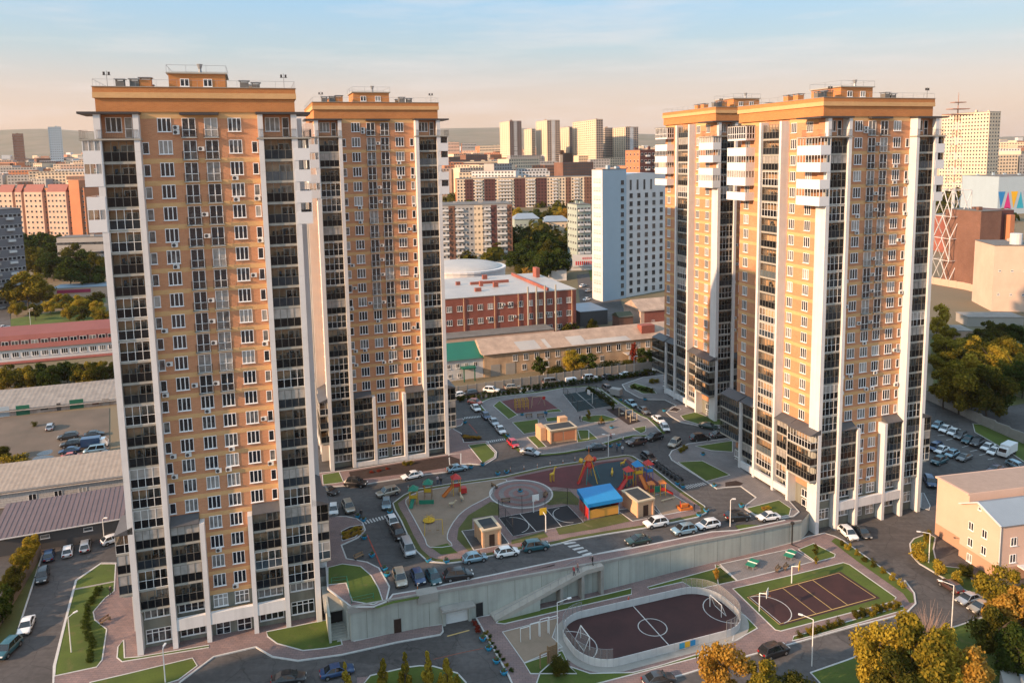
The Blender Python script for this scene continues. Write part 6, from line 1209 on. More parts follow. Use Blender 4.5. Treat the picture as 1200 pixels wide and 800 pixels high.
cglass = mat('car_glass', (.012, .016, .02), rough=.05, var=.05, spec=.8); lite = mat('headlight', (.75, .75, .72), rough=.15); tail = mat('tail_light', (.35, .01, .01), rough=.2); tyre = black; rim = mat('rim', (.35, .35, .36), rough=.35, metal=.6)
#            L    W    H     hood  ws0  ws1   rf1   rg   beltz  deck
CT = dict(sedan=(4.6, 1.82, 1.46, .72, .24, .42, .70, .88, .89, .93), hatch=(4.15, 1.78, 1.52, .78, .20, .38, .80, .96, .91, .93), suv=(4.65, 1.9, 1.72, .92, .22, .37, .85, .975, 1.02, 1.04), wagon=(4.65, 1.82, 1.55, .78, .22, .38, .85, .98, .91, .93), van=(4.9, 1.95, 1.95, 1.0, .13, .28, .93, .99, 1.08, 1.1))
def car_proto(kind):
    L_, W_, H, hood, a0, a1, r1, g1, belt, deck = CT[kind]; hw = W_/2; X = lambda t: L_*(.5 - t)          # t=0 at the nose, +x forward
    T = thing('car_'+kind, 'x', 'car'); m = MB()
    st = [(0, .42, .62, .80), (.03, .25, hood-.04, .93), (a0*.55, .2, hood+.06, .99), (a0, .2, belt, 1), (.5, .19, belt+.02, 1), (g1 if g1 < .95 else .93, .2, deck, .99), (.975, .26, deck-.04, .95), (1, .42, deck-.28, .84)]
    rings = []
    for t, zb, zt, w in st:
        x = X(t); h = hw*w; i = len(m.v); m.v += [(x, -h*.82, zb), (x, -h, zb+.18), (x, -h*.985, zt-.16), (x, -h*.86, zt), (x, h*.86, zt), (x, h*.985, zt-.16), (x, h, zb+.18), (x, h*.82, zb)]; rings.append(i)
    for a, b in zip(rings, rings[1:]):
        for k in range(8): m.f.append((a+k, b+k, b+(k+1) % 8, a+(k+1) % 8)); m.m.append(0)
    m.f.append(tuple(rings[0]+k for k in range(8))); m.f.append(tuple(rings[-1]+k for k in reversed(range(8)))); m.m += [0, 0]
    bw, rw = hw*.9, hw*.70; zr = H; P = [(X(a0), -bw, belt-.02), (X(g1), -bw, deck-.02), (X(g1), bw, deck-.02), (X(a0), bw, belt-.02), (X(a1), -rw, zr-.05), (X((a1+r1)/2), -rw, zr), (X(r1), -rw, zr-.06), (X(r1), rw, zr-.06), (X((a1+r1)/2), rw, zr), (X(a1), rw, zr-.05)]
    i = len(m.v); m.v += P
    for f in ((4, 5, 8, 9), (5, 6, 7, 8), (0, 1, 6, 5, 4), (3, 9, 8, 7, 2), (0, 4, 9, 3), (1, 2, 7, 6)): m.f.append(tuple(i+k for k in f)); m.m.append(0)
    me = m.mesh('body', paint('white', PC['white'])); bo = place('body', me, T); bv = bo.modifiers.new('bevel', 'BEVEL'); bv.width = .05; bv.segments = 2; bv.limit_method = 'ANGLE'; bv.angle_limit = R(22)
    for p in me.polygons: p.use_smooth = True
    g = MB(); [g.box(X(.88), X(.12), s*hw-.02, s*hw+.02, .22, .34) for s in (-.985, .985)]; g.build('sill', black, T)
    for s in (-1, 1): g = MB(); g.box(X(a0)-.28, X(a0)-.1, s*(hw+.02)-.09, s*(hw+.02)+.09, belt+.02, belt+.15); g.build('mirror', black, T)
    V = [Vector(p) for p in P]
    def panel(q, nm, ins=.1, off=.012):
        c = sum(q, Vector())/len(q); n = (q[1]-q[0]).cross(q[2]-q[0]).normalized()
        if n.dot(c-Vector((0, 0, .9))) < 0: n = -n
        g = MB(); g.poly([tuple(c + (p-c)*(1-ins) + n*off) for p in q]); g.build(nm, cglass, T)
    panel([V[0], V[4], V[9], V[3]], 'windscreen', .05); panel([V[1], V[2], V[7], V[6]], 'rear_window', .1)
    for sgn in (0, 1):
        b0, b1, t0, tm, t1 = (V[0], V[1], V[4], V[5], V[6]) if sgn == 0 else (V[3], V[2], V[9], V[8], V[7])
        bm2 = b0.lerp(b1, .5); up = lambda p: p + Vector((0, 0, .05)); panel([up(b0.lerp(b1, .06)), up(bm2.lerp(b0, .03)), tm.lerp(t0, .03), t0.lerp(tm, .08)], 'side_window', .03); panel([up(bm2.lerp(b1, .03)), up(b0.lerp(b1, .92)), t1.lerp(tm, .06), tm.lerp(t1, .03)], 'side_window', .03)
    w = MB(); r = .34 if kind in ('suv', 'van') else .31; w.tube((0, -.11, 0), (0, .11, 0), r, r, 14, 0); w.tube((0, -.125, 0), (0, .125, 0), r*.62, r*.62, 10, 1); wm = w.mesh('wheel', [tyre, rim]); ar = MB(); ar.tube((0, -.03, 0), (0, .03, 0), r*1.22, r*1.22, 14); am = ar.mesh('wheel_arch', black)
    for t in (.19, .80):
        for s in (-1, 1): place('wheel', wm, T, (X(t), s*(hw-.09), r)); place('wheel_arch', am, T, (X(t), s*(hw-.02), r+.02))
    zl = hood-.16
    for s in (-1, 1):
        g = MB(); g.box(X(.005)-.12, X(.0)+.03, s*hw*.55-.2, s*hw*.55+.2, zl-.07, zl+.07); g.build('headlight', lite, T); g = MB(); g.box(X(1)-.03, X(.985)+.06, s*hw*.64-.15, s*hw*.64+.15, deck-.34, deck-.12); g.build('tail_light', tail, T)
    g = MB(); g.box(X(0)-.06, X(0)+.025, -hw*.4, hw*.4, .42, .6); g.build('grille', black, T)
    g = MB(); g.box(X(1)-.025, X(1)+.05, -.26, .26, .5, .62); g.build('number_plate', white_p if 'white_p' in globals() else pvc, T)
    return T
PROTO = {k: car_proto(k) for k in CT}; kids(); USED = set()
def car(px, dr, kind, colr, label, fn, sc=1.0):
    a = U(px, fn); b = U((px[0]+dr[0]*.15, px[1]+dr[1]*.15), fn); rz = math.atan2(b.y-a.y, b.x-a.x)
    if kind in USED: T = copy_tree(PROTO[kind]); T.name = 'car'
    else: T = PROTO[kind]; USED.add(kind)
    dx, dy = math.cos(rz)*1.5, math.sin(rz)*1.5; zf, zk = fn(a.x+dx, a.y+dy), fn(a.x-dx, a.y-dy)
    T.location = (a.x, a.y, (zf+zk)/2 + .015); T.rotation_euler = (0, -math.atan2(zf-zk, 3.0), rz); T.scale = (sc, sc, sc); tag(T, label, 'car', 'cars parked and driving round the towers')
    for o in COL.objects:
        if o.parent == T and o.name.startswith('body'): o.material_slots[0].link = 'OBJECT'; o.material_slots[0].material = MATS['car_'+colr]
    return T
CARS = [
 (G1, (235,195), (60,3), 'suv', 'black', 'black pickup-sized car on the road below the second tower, leftmost'), (G1, (425,250), (-60,15), 'suv', 'beige', 'beige estate with lit headlights turning by the sandpit'), (G1, (415,315), (0,30), 'hatch', 'lightblue', 'pale blue hatchback above the near zebra crossing'), (G1, (105,350), (0,20), 'hatch', 'white', 'white hatchback beside the near tower flower bed'), (G1, (192,335), (20,40), 'suv', 'beige', 'beige off-roader parked above the flower bed'), (G1, (450,420), (20,35), 'hatch', 'white', 'white hatchback just below the near zebra crossing'), (G1, (482,490), (30,45), 'suv', 'black', 'black car between white hatchback and silver van'), (G1, (540,580), (20,45), 'van', 'silver', 'silver minivan parked along the left playground kerb'), (G1, (495,755), (15,50), 'suv', 'beige', 'beige car nose-in beside the podium edge'), (G1, (600,745), (20,40), 'hatch', 'blue', 'blue hatchback parked beside the beige car'), (G1, (690,748), (15,25), 'hatch', 'teal', 'small dark teal hatchback right of the blue one'), (F1, (738,270), (60,-8), 'suv', 'black', 'black crossover on the near courtyard road'), (G1, (75,238), (20,5), 'sedan', 'dark', 'dark car half hidden behind the near tower'),
 (G1, (565,150), (-60,12), 'sedan', 'white', 'white saloon on the road in front of second tower'), (G2, (350,168), (60,-12), 'sedan', 'lightblue', 'silver-blue saloon by the soil bed of second tower'), (G2, (460,730), (70,-13), 'hatch', 'lightblue', 'silver hatchback below the left kiosk'), (G2, (660,695), (70,-13), 'hatch', 'white', 'white hatchback in front of the left kiosk'), (G2, (840,658), (75,-12), 'suv', 'teal', 'dark teal off-roader in front of the black court'),
 (G3, (575,672), (-75,12), 'sedan', 'green', 'dark green saloon driving along the podium edge'), (G3, (685,565), (-70,12), 'suv', 'white', 'white crossover in front of the right kiosk'), (G3, (860,610), (-70,12), 'suv', 'lightblue', 'silver crossover with dark roof near the podium edge'), (G3, (1010,575), (-65,12), 'wagon', 'white', 'white estate at right tip of the playground'), (D6, (110,548), (80,-6), 'suv', 'black', 'black off-roader by lamp post near right tower'), (D6, (400,548), (-80,8), 'sedan', 'white', 'white saloon at right end of the retaining wall'),
 (G4, (185,268), (30,30), 'sedan', 'white', 'white saloon left of the rear island'), (G4, (178,222), (25,5), 'hatch', 'orange', 'orange car behind the white saloon beside second tower'), (G4, (262,330), (35,40), 'hatch', 'blue', 'dark blue car, rear one of three along rear island'), (G4, (325,378), (35,40), 'sedan', 'silver', 'silver car, middle one of three along rear island'), (G4, (377,440), (35,40), 'sedan', 'white', 'white car, front one of three along rear island'), (G4, (475,548), (30,28), 'hatch', 'red', 'red hatchback turning beside the rear island'), (G4, (610,615), (60,10), 'sedan', 'silver', 'silver saloon at lower corner of the rear island'),
 (G4, (140,155), (-60,8), 'suv', 'dark', 'dark car parked under the fence beside second tower'), (G4, (48,168), (-20,3), 'hatch', 'white', 'white car nose showing left of the dark one by fence'), (G4, (305,130), (60,4), 'suv', 'white', 'white off-roader under the fence, third from left'), (G4, (470,104), (60,-5), 'wagon', 'beige', 'beige estate on rear road by the fence'), (G4, (770,65), (60,-6), 'van', 'grey', 'dark minivan parked by the rear fence'), (G5, (190,90), (60,-4), 'suv', 'white', 'white off-roader by the rear fence, left of dark saloon'), (G5, (320,80), (60,-5), 'sedan', 'dark', 'dark saloon by rear fence between two white cars'), (G5, (445,65), (60,-5), 'sedan', 'white', 'white saloon by rear fence, right of dark one'), (G5, (575,55), (60,-5), 'sedan', 'black', 'black saloon by rear fence nearest the rear tower'), (G5, (672,32), (60,-5), 'hatch', 'white', 'white car half hidden by rear tower at fence'),
 (G5, (312,168), (30,22), 'suv', 'brown', 'dark brown car beside the teal court'), (G5, (478,268), (40,26), 'sedan', 'lightblue', 'pale silver saloon on road between rear island and rear tower'), (G5, (567,318), (40,26), 'sedan', 'grey', 'grey saloon in line behind the pale silver one'), (G5, (670,383), (38,26), 'sedan', 'white', 'white saloon at right point of the rear island'), (G5, (715,440), (20,30), 'hatch', 'white', 'white hatchback below the white saloon, right road'), (G5, (512,545), (-60,10), 'suv', 'brown', 'brown car on junction behind the playground'), (G5, (640,510), (-60,15), 'suv', 'black', 'black car right of the brown one at junction'), (G5, (785,552), (-40,32), 'suv', 'beige', 'beige car coming round the right tower lawn'), (G5, (232,578), (-60,4), 'sedan', 'dark', 'dark saloon driving below the wide kiosk'), (G5, (1020,430), (60,10), 'sedan', 'green', 'dark green car in front of rear tower lawn'), (G5, (960,515), (60,-5), 'suv', 'black', 'black car between the two right towers'), (G5, (1095,488), (60,-8), 'sedan', 'grey', 'grey car partly hidden by the right tower'), (G3, (640,155), (40,28), 'suv', 'black', 'black car at top of the motorcycle row'),
 (D7, (350,705), (60,52), 'suv', 'white', 'white crossover parked before the right tower entrance'), (D7, (480,690), (60,52), 'sedan', 'dark', 'dark saloon beside the white crossover'), (F6, (295,520), (-50,-32), 'hatch', 'brown', 'dark brown hatchback by the kerb below office building'), (F6, (380,580), (-60,18), 'sedan', 'silver', 'silver saloon parked nearer the brown hatchback'), (F6, (437,618), (-60,18), 'sedan', 'beige', 'beige saloon, lowest of three near the lamp post'), (H6, (640,398), (90,-30), 'suv', 'black', 'black off-roader driving along lower street'), (F3, (700,690), (80,-15), 'sedan', 'dark', 'dark car at bottom edge below the rink'), (F5, (75,250), (60,-14), 'sedan', 'blue', 'blue saloon by the conifers at bottom'), (H1, (940,795), (70,-10), 'sedan', 'black', 'black car at bottom edge before the near tower'),
 (G8, (230,215), (5,-40), 'hatch', 'blue', 'dark blue hatchback at dark garage, leftmost of three'), (G8, (318,195), (5,-40), 'hatch', 'white', 'white hatchback in front of the dark garage'), (G8, (400,170), (5,-40), 'wagon', 'silver', 'silver estate in front of the dark garage'), (G8, (200,312), (-8,45), 'suv', 'black', 'black off-roader on left kerb of the left street'), (G8, (125,545), (-25,60), 'sedan', 'white', 'white saloon on left kerb of the left street'), (G8, (38,655), (-40,40), 'suv', 'teal', 'dark teal car at lower left corner'), (G8, (530,140), (30,-10), 'hatch', 'white', 'white car half hidden behind near tower at garage'),
 (G7, (393,150), (10,-30), 'hatch', 'silver', 'silver hatchback in the dirt yard before garages'), (G7, (535,225), (-60,8), 'suv', 'dark', 'dark off-roader, left of two at back of scrap row'), (G7, (735,205), (60,-8), 'sedan', 'dark', 'dark saloon at back right of scrap row'), (G7, (558,285), (-60,8), 'suv', 'black', 'black off-roader in middle of scrap row'), (G7, (545,335), (-60,8), 'sedan', 'blue', 'dark blue saloon behind the orange car'), (G7, (560,380), (60,-8), 'sedan', 'orange', 'faded orange saloon behind the workshop roof'), (G7, (745,335), (-60,8), 'van', 'lightblue', 'turquoise van in the scrap row'), (G7, (830,365), (60,-8), 'sedan', 'grey', 'grey car at right end of scrap row'),
 (G6, (150,325), (-60,35), 'hatch', 'lightblue', 'pale blue car, first of far row in right car park'), (G6, (222,358), (-60,35), 'sedan', 'white', 'white car, second of far row in right car park'), (G6, (302,388), (-60,35), 'sedan', 'white', 'white car, third of far row in right car park'), (G6, (365,420), (-60,35), 'wagon', 'grey', 'dark grey car, fourth of far row in right car park'), (G6, (437,460), (-60,35), 'sedan', 'teal', 'teal car, fifth of far row in right car park'), (G6, (522,488), (-60,35), 'suv', 'dark', 'dark car, sixth of far row in right car park'), (G6, (620,528), (-60,30), 'sedan', 'white', 'white car, seventh of far row in right car park'), (G6, (680,568), (-60,30), 'sedan', 'white', 'white car tucked beside the box truck'), (G6, (890,705), (60,28), 'wagon', 'lightblue', 'pale estate by the lawn right of box truck'),
 (PX, (683, 336), (10,-4), 'sedan', 'white', 'white car, left one in car park by the white tower'), (PX, (690, 342), (10,-3), 'hatch', 'silver', 'silver car, right one in car park by the white tower'), (PX, (688, 352), (10,-3), 'sedan', 'white', 'white car nearest the dark shed in car park'), (PX, (622, 309), (8,-2), 'sedan', 'white', 'white car beside the orange bush behind the works'), (PX, (631, 310), (8,-2), 'sedan', 'silver', 'silver car beside the orange bush behind the works'), (PX, (4, 385), (9,-2), 'sedan', 'white', 'white car on the side road at the left edge'),
 (G6, (128,530), (-60,30), 'suv', 'blue', 'dark blue car, back one of near row beside right tower'), (G6, (185,555), (-60,30), 'sedan', 'white', 'white car, second of near row beside right tower'), (G6, (285,592), (-60,30), 'hatch', 'lightblue', 'pale blue car, third of near row beside right tower'), (G6, (165,660), (-60,25), 'suv', 'teal', 'teal car, nearest one beside the right tower'), (G6, (400,625), (-60,25), 'sedan', 'grey', 'grey car showing above the office roof'), (G6, (690,735), (-60,25), 'sedan', 'purple', 'plum coloured car behind the office roof'), (D7, (1115,215), (30,60), 'suv', 'blue', 'dark blue off-roader at right end of right tower')]
for c, p, d, k, cl, lab in CARS:
    fn = pod if c in (G1, G2, G3, G4, G5, D6) or (c is F1) else ter; s = c(*p); e0 = c(0, 0); e1 = c(1, 0); sc = e1[0]-e0[0]; car(s, (d[0]*sc, d[1]*sc), k, cl, lab, fn)
for k in PROTO.values(): k.name = 'car'
# box truck, flat truck and trailer
def truck(px, dr, label, cabm, boxm, fn, L_=5.8, H=2.7):
    a = U(px, fn); b = U((px[0]+dr[0], px[1]+dr[1]), fn); rz = math.atan2(b.y-a.y, b.x-a.x); T = thing('box_truck', label, 'truck', (a.x, a.y, fn(a.x, a.y)+.02), rz)
    m = MB(); m.box(-L_/2, L_/2-1.7, -1.05, 1.05, .75, H); m.build('box', boxm, T); m = MB(); m.v += [(L_/2-1.65, -1, .5), (L_/2, -1, .5), (L_/2, 1, .5), (L_/2-1.65, 1, .5), (L_/2-1.65, -.95, 2.2), (L_/2-.7, -.9, 2.2), (L_/2-.7, .9, 2.2), (L_/2-1.65, .95, 2.2), (L_/2-.02, -1, 1.3), (L_/2-.02, 1, 1.3)]; m.f += [(4, 5, 6, 7), (5, 8, 9, 6), (8, 1, 2, 9), (0, 1, 8, 5, 4), (3, 7, 6, 9, 2), (0, 4, 7, 3)]; m.m += [0]*6; m.build('cab', cabm, T)
    m = MB(); m.quad((L_/2-.62, -.8, 2.1), (L_/2-.08, -.85, 1.38), (L_/2-.08, .85, 1.38), (L_/2-.62, .8, 2.1)); m.build('windscreen', cglass, T); m = MB(); m.box(-L_/2, L_/2-.2, -.6, .6, .4, .75); m.build('chassis', black, T)
    for x in (-L_/2+1.1, L_/2-.9):
        for s in (-.9, .9): m = MB(); m.tube((x, s-.13, .38), (x, s+.13, .38), .38, .38, 12); m.build('wheel', tyre, T)
truck(G6(800,585), (-8, 5), 'white box truck beside lawn in the right car park', MATS['car_white'], whitebox, ter); truck(G7(745,295), (8, -1), 'blue and white truck in the scrap row', MATS['car_white'], MATS['car_blue'], ter); truck(G8(-5,170), (3, -8), 'blue truck at left edge behind the timber fence', MATS['car_blue'], MATS['car_lightblue'], ter)
for p, lab in ((G5(372,205), 'grey box trailer parked beside the teal court'), (G5(55,112), 'small white trailer by the rear fence')):
    a = U(p, pod); T = thing('trailer', lab, 'trailer', (a.x, a.y, pod(a.x, a.y)+.02), -.6 if 'grey' in lab else .3); m = MB(); m.box(-1.5, 1.5, -.95, .95, .5, 2.2 if 'grey' in lab else 1.5); m.build('box', greyp if 'grey' in lab else whitebox, T); m = MB(); m.tube((1.5, 0, .5), (2.6, 0, .45), .05); m.build('drawbar', black, T)
    for s in (-1, 1): m = MB(); m.tube((0, s*.95-.1, .3), (0, s*.95+.1, .3), .3, .3, 12); m.build('wheel', tyre, T)
# motorcycles
mc = MB(); mc.tube((-.7, 0, .32), (-.7, .001, .32), .3, .3, 12); w_ = MB(); w_.tube((0, -.06, 0), (0, .06, 0), .32, .32, 14); wmm = w_.mesh('wheel', tyre); b_ = MB(); b_.tube((-.6, 0, .55), (.25, 0, .75), .14, .2, 8); b_.tube((.1, 0, .75), (.4, 0, .85), .2, .14, 8); b_.tube((.72, 0, .32), (.45, 0, 1.0), .045, .045); b_.tube((.42, -.35, 1.02), (.42, .35, 1.02), .025); b_.tube((-.1, 0, .4), (.3, 0, .4), .2, .2, 8); b_.tube((-.7, 0, .32), (0, 0, .45), .05); bmm = b_.mesh('body', MATS['car_black']); s_ = MB(); s_.tube((-.75, 0, .78), (-.05, 0, .78), .11, .15, 8); smm = s_.mesh('seat', black)
for i, p in enumerate(((688,190), (712,205), (735,222), (758,240), (780,255), (805,270), (828,285))):
    q = U(G3(*p), pod); T = thing('motorcycle', 'black motorcycle standing in the row beside the playground, number %s from the top' % ('one', 'two', 'three', 'four', 'five', 'six', 'seven')[i], 'motorcycle', (q.x, q.y, pod(q.x, q.y)+.02), 2.9, 'motorcycles in a row'); place('body', bmm, T); place('seat', smm, T); place('wheel', wmm, T, (-.72, 0, .32)); place('wheel', wmm, T, (.72, 0, .32))
# people
def person_mesh():
    me = bpy.data.meshes.new('person'); J = [(0, 0, .95), (0, 0, 1.2), (0, 0, 1.42), (0, 0, 1.52), (0, .02, 1.66), (.2, 0, 1.40), (.26, .03, 1.12), (.25, .12, .9), (-.2, 0, 1.40), (-.26, -.02, 1.12), (-.25, .06, .88), (.1, 0, .9), (.12, .06, .5), (.12, .04, .06), (.12, .16, .03), (-.1, 0, .9), (-.12, -.08, .5), (-.12, -.2, .08), (-.12, -.08, .03)]
    E = [(0, 1), (1, 2), (2, 3), (3, 4), (2, 5), (5, 6), (6, 7), (2, 8), (8, 9), (9, 10), (0, 11), (11, 12), (12, 13), (13, 14), (0, 15), (15, 16), (16, 17), (17, 18)]
    rad = [.15, .15, .15, .06, .11, .075, .055, .045, .075, .055, .045, .1, .075, .05, .045, .1, .075, .05, .045]
    me.from_pydata(J, E, []); return me, rad
def person(px, fn, rz, jc, tc, label):
    me, rad = person_mesh(); q = U(px, fn); o = place('person', me, None, (q.x, q.y, fn(q.x, q.y)+.03), rz); md = o.modifiers.new('skin', 'SKIN'); md.use_smooth_shade = True
    if not me.skin_vertices: me.attributes.new
    sv = me.skin_vertices[0].data if me.skin_vertices else None
    if sv is None: return
    for v, r in zip(sv, rad): v.radius = (r, r*.85)
    sv[0].use_root = True; sd = o.modifiers.new('sub', 'SUBSURF'); sd.levels = sd.render_levels = 1
    k = 'cloth_%s_%s' % (jc, tc)
    if k not in MATS:
        m = bpy.data.materials.new(k); m.use_nodes = True; n = m.node_tree.nodes; l = m.node_tree.links; t = n.new('ShaderNodeTexCoord'); s = n.new('ShaderNodeSeparateXYZ'); l.new(t.outputs['Object'], s.inputs[0]); mr = n.new('ShaderNodeMath'); mr.operation = 'DIVIDE'; mr.inputs[1].default_value = 1.8; l.new(s.outputs[2], mr.inputs[0]); cr = n.new('ShaderNodeValToRGB'); cr.color_ramp.interpolation = 'CONSTANT'; el = cr.color_ramp.elements
        el[0].color = (.01, .01, .01, 1); el[1].position = .05; el[1].color = (*tc, 1); a = el.new(.5); a.color = (*jc, 1); b = el.new(.84); b.color = (.42, .25, .18, 1); c = el.new(.94); c.color = (.03, .02, .015, 1); l.new(mr.outputs[0], cr.inputs[0]); l.new(cr.outputs[0], n['Principled BSDF'].inputs['Base Color']); MATS[k] = m
    me.materials.append(MATS[k]); tag(o, label, 'person', 'people walking in the courtyard')
K = (.015, .015, .02); BL = (.02, .04, .1)
for a in ((G1(267,385), pod, 0, K, K, 'person in black standing at the near zebra crossing'), (F2(727,198), pod, 1, K, K, 'person in black at the top of the ramp'), (F2(624,258), lambda x, y: pod(x, y)-.8, 2, (.4, .05, .06), K, 'person in red jacket walking on the ramp'), (F2(646,240), lambda x, y: pod(x, y)-.5, 2, (.35, .2, .18), BL, 'person in pale jacket walking behind the red one'), (G2(250,258), pod, 0, K, BL, 'person in dark coat beside the sandpit'), (G2(228,250), pod, .4, (.5, .4, .4), BL, 'person in pale top beside the dark coat'), (G3(925,475), pod, 1, K, K, 'person in black at right tip of playground'), (G5(118,385), pod, 1, K, K, 'person in black by the oval rear lawn'), (G5(132,383), pod, 1, (.5, .48, .45), K, 'person in white top by the oval rear lawn'), (G5(420,535), pod, 2, (.5, .45, .45), BL, 'person in pale clothes at the junction'), (G5(378,600), pod, 2, BL, K, 'person in blue crossing behind the playground'), (G5(335,510), pod, 2, (.4, .1, .08), K, 'person in reddish top near the junction'), (G3(478,110), pod, 0, (.5, .5, .5), BL, 'person in light grey at back corner of playground'), (G4(735,325), pod, 0, (.02, .15, .3), K, 'person in blue by the garden benches'), (F3(538,275), ter, 1, (.5, .08, .05), (.5, .5, .5), 'person in red top at far board of the rink'), (B8(400,215), ter, 0, K, K, 'person in black on the path left of near tower')): person(*a)
# ------------------------------------------------------------------ trees, shrubs, hedges
def leafmat(name, ramp_, trans=.35):
    m = bpy.data.materials.new('leaf_'+name); m.use_nodes = True; n = m.node_tree.nodes; l = m.node_tree.links; n.clear(); o = n.new('ShaderNodeOutputMaterial'); d = n.new('ShaderNodeBsdfDiffuse'); t = n.new('ShaderNodeBsdfTranslucent'); mx = n.new('ShaderNodeMixShader'); mx.inputs[0].default_value = trans
    g = n.new('ShaderNodeNewGeometry'); tc = n.new('ShaderNodeTexCoord'); z = n.new('ShaderNodeTexNoise'); z.inputs['Scale'].default_value = .55; z.inputs['Detail'].default_value = 3; l.new(tc.outputs['Object'], z.inputs[0])
    a = n.new('ShaderNodeMath'); a.operation = 'MULTIPLY_ADD'; a.inputs[1].default_value = .4; l.new(g.outputs['Random Per Island'], a.inputs[0]); s = n.new('ShaderNodeMath'); s.operation = 'MULTIPLY'; s.inputs[1].default_value = .65; l.new(z.outputs[0], s.inputs[0]); l.new(s.outputs[0], a.inputs[2])
    cr = n.new('ShaderNodeValToRGB'); el = cr.color_ramp.elements; el[0].position = .22; el[1].position = .85; el[0].color = (*ramp_[0], 1); el[1].color = (*ramp_[2], 1); e2 = el.new(.52); e2.color = (*ramp_[1], 1); l.new(a.outputs[0], cr.inputs[0]); l.new(cr.outputs[0], d.inputs[0]); l.new(cr.outputs[0], t.inputs[0]); l.new(d.outputs[0], mx.inputs[1]); l.new(t.outputs[0], mx.inputs[2]); l.new(mx.outputs[0], o.inputs[0]); return m
LM = dict(yellow=leafmat('yellow', ((.17, .12, .016), (.36, .26, .03), (.50, .38, .06))), mixed=leafmat('mixed', ((.06, .065, .012), (.19, .15, .02), (.42, .29, .035))), olive=leafmat('olive', ((.028, .034, .008), (.07, .07, .013), (.16, .125, .02))), green=leafmat('green', ((.02, .034, .008), (.042, .062, .013), (.08, .10, .02))), orange=leafmat('orange', ((.20, .10, .016), (.38, .21, .035), (.50, .33, .08))), red=leafmat('red', ((.08, .015, .012), (.2, .03, .02), (.3, .06, .03))))
bark = mat('bark', (.09, .07, .055), rough=.95, var=.3, scale=4, bump=.4)
CRN = {}
def crown(kind, shape, seed, n=2600, s0=.16):
    k = (kind, shape, seed)
    if k in CRN: return CRN[k]
    r = random.Random(seed*13+7); cl = []
    if shape == 'round':
        for i in range(20): a = r.uniform(0, 6.28); z = r.uniform(-.75, .95); q = math.sqrt(max(0, 1-z*z))*r.uniform(.3, .82); cl.append((q*math.cos(a), q*math.sin(a), z*.85, r.uniform(.2, .4)))
    elif shape == 'tall':
        for i in range(20): z = r.uniform(-1, 1); q = (1-abs(z)**2)*r.uniform(.1, .6); a = r.uniform(0, 6.28); cl.append((q*math.cos(a), q*math.sin(a), z*.9, r.uniform(.18, .32)))
    elif shape == 'cone':
        for i in range(26): z = r.uniform(-1, .9); q = (1-z)/2*.75*r.uniform(.3, 1); a = r.uniform(0, 6.28); cl.append((q*math.cos(a), q*math.sin(a), z, .12+.16*(1-z)/2))
    else:
        for i in range(14): a = r.uniform(0, 6.28); q = r.uniform(0, .8); cl.append((q*math.cos(a), q*math.sin(a), r.uniform(-.6, .5), r.uniform(.3, .5)))
    v = []; f = []
    for i in range(n):
        c = r.choice(cl); d = Vector((r.gauss(0, 1), r.gauss(0, 1), r.gauss(0, 1))).normalized(); rr = c[3]*r.uniform(.45, 1.12)
        p = Vector(c[:3]) + d*rr; nrm = (d + Vector((r.gauss(0, .6), r.gauss(0, .6), r.gauss(.2, .6)))).normalized(); u = nrm.orthogonal().normalized(); w = nrm.cross(u); t = r.uniform(0, 3.14); u, w = u*math.cos(t)+w*math.sin(t), w*math.cos(t)-u*math.sin(t); s = s0*.5*r.uniform(.55, 1.25); b = len(v)
        v += [tuple(p-u*s-w*s*.4), tuple(p+u*s*.2-w*s*.7), tuple(p+u*s+w*s*.3), tuple(p-u*s*.1+w*s*.8)]; f.append((b, b+1, b+2, b+3))
    me = bpy.data.meshes.new('crown'); me.from_pydata(v, [], f); me.materials.append(LM[kind]); CRN[k] = me; return me
def trunk_mesh(seed):
    r = random.Random(seed); m = MB(); p = Vector((0, 0, -.3)); pts_ = [p]
    for i in range(4): p = p + Vector((r.uniform(-.12, .12), r.uniform(-.12, .12), 1.1)); pts_.append(p)
    for i, (a, b) in enumerate(zip(pts_, pts_[1:])): m.tube(tuple(a), tuple(b), .16*(1-.2*i), .16*(1-.2*(i+1)), 7)
    for i in range(9):
        a = pts_[1].lerp(pts_[4], r.uniform(.2, 1)); th = r.uniform(0, 6.28); b = a + Vector((math.cos(th)*.8, math.sin(th)*.8, r.uniform(.5, 1.1))); m.tube(tuple(a), tuple(b), .06, .035, 5); c = b + Vector((math.cos(th+r.uniform(-.8, .8))*.6, math.sin(th)*.6, .6)); m.tube(tuple(b), tuple(c), .035, .012, 4)
    return m.mesh('trunk', bark)
TRK = [trunk_mesh(i) for i in range(3)]; tn = [0]
def tree(px, fn, h, wd, kind, shape, label, group, n=2600, top=True, name='tree', s0=.16, seeds=3, cat='tree', hh=None):
    q = U(px, fn, h if top else 0); tn[0] += 1; sd = tn[0] % seeds; z = fn(q.x, q.y)
    T = thing(name, label, cat, (q.x, q.y, z), rnd.uniform(0, 6.28), group); ch = h*(.90 if shape != 'bush' else .98)
    place('trunk', TRK[tn[0] % 3], T, (0, 0, 0), 0, (h*.14, h*.14, h*.17)); place('crown', crown(kind, shape, sd, n, s0), T, (0, 0, h-ch/2), 0, (wd/2, wd/2, ch/2)); return T
ORD = 'first second third fourth fifth sixth seventh eighth ninth tenth eleventh twelfth thirteenth fourteenth fifteenth sixteenth seventeenth eighteenth nineteenth twentieth'.split(); ORD += ['twenty-'+o for o in ORD[:9]]
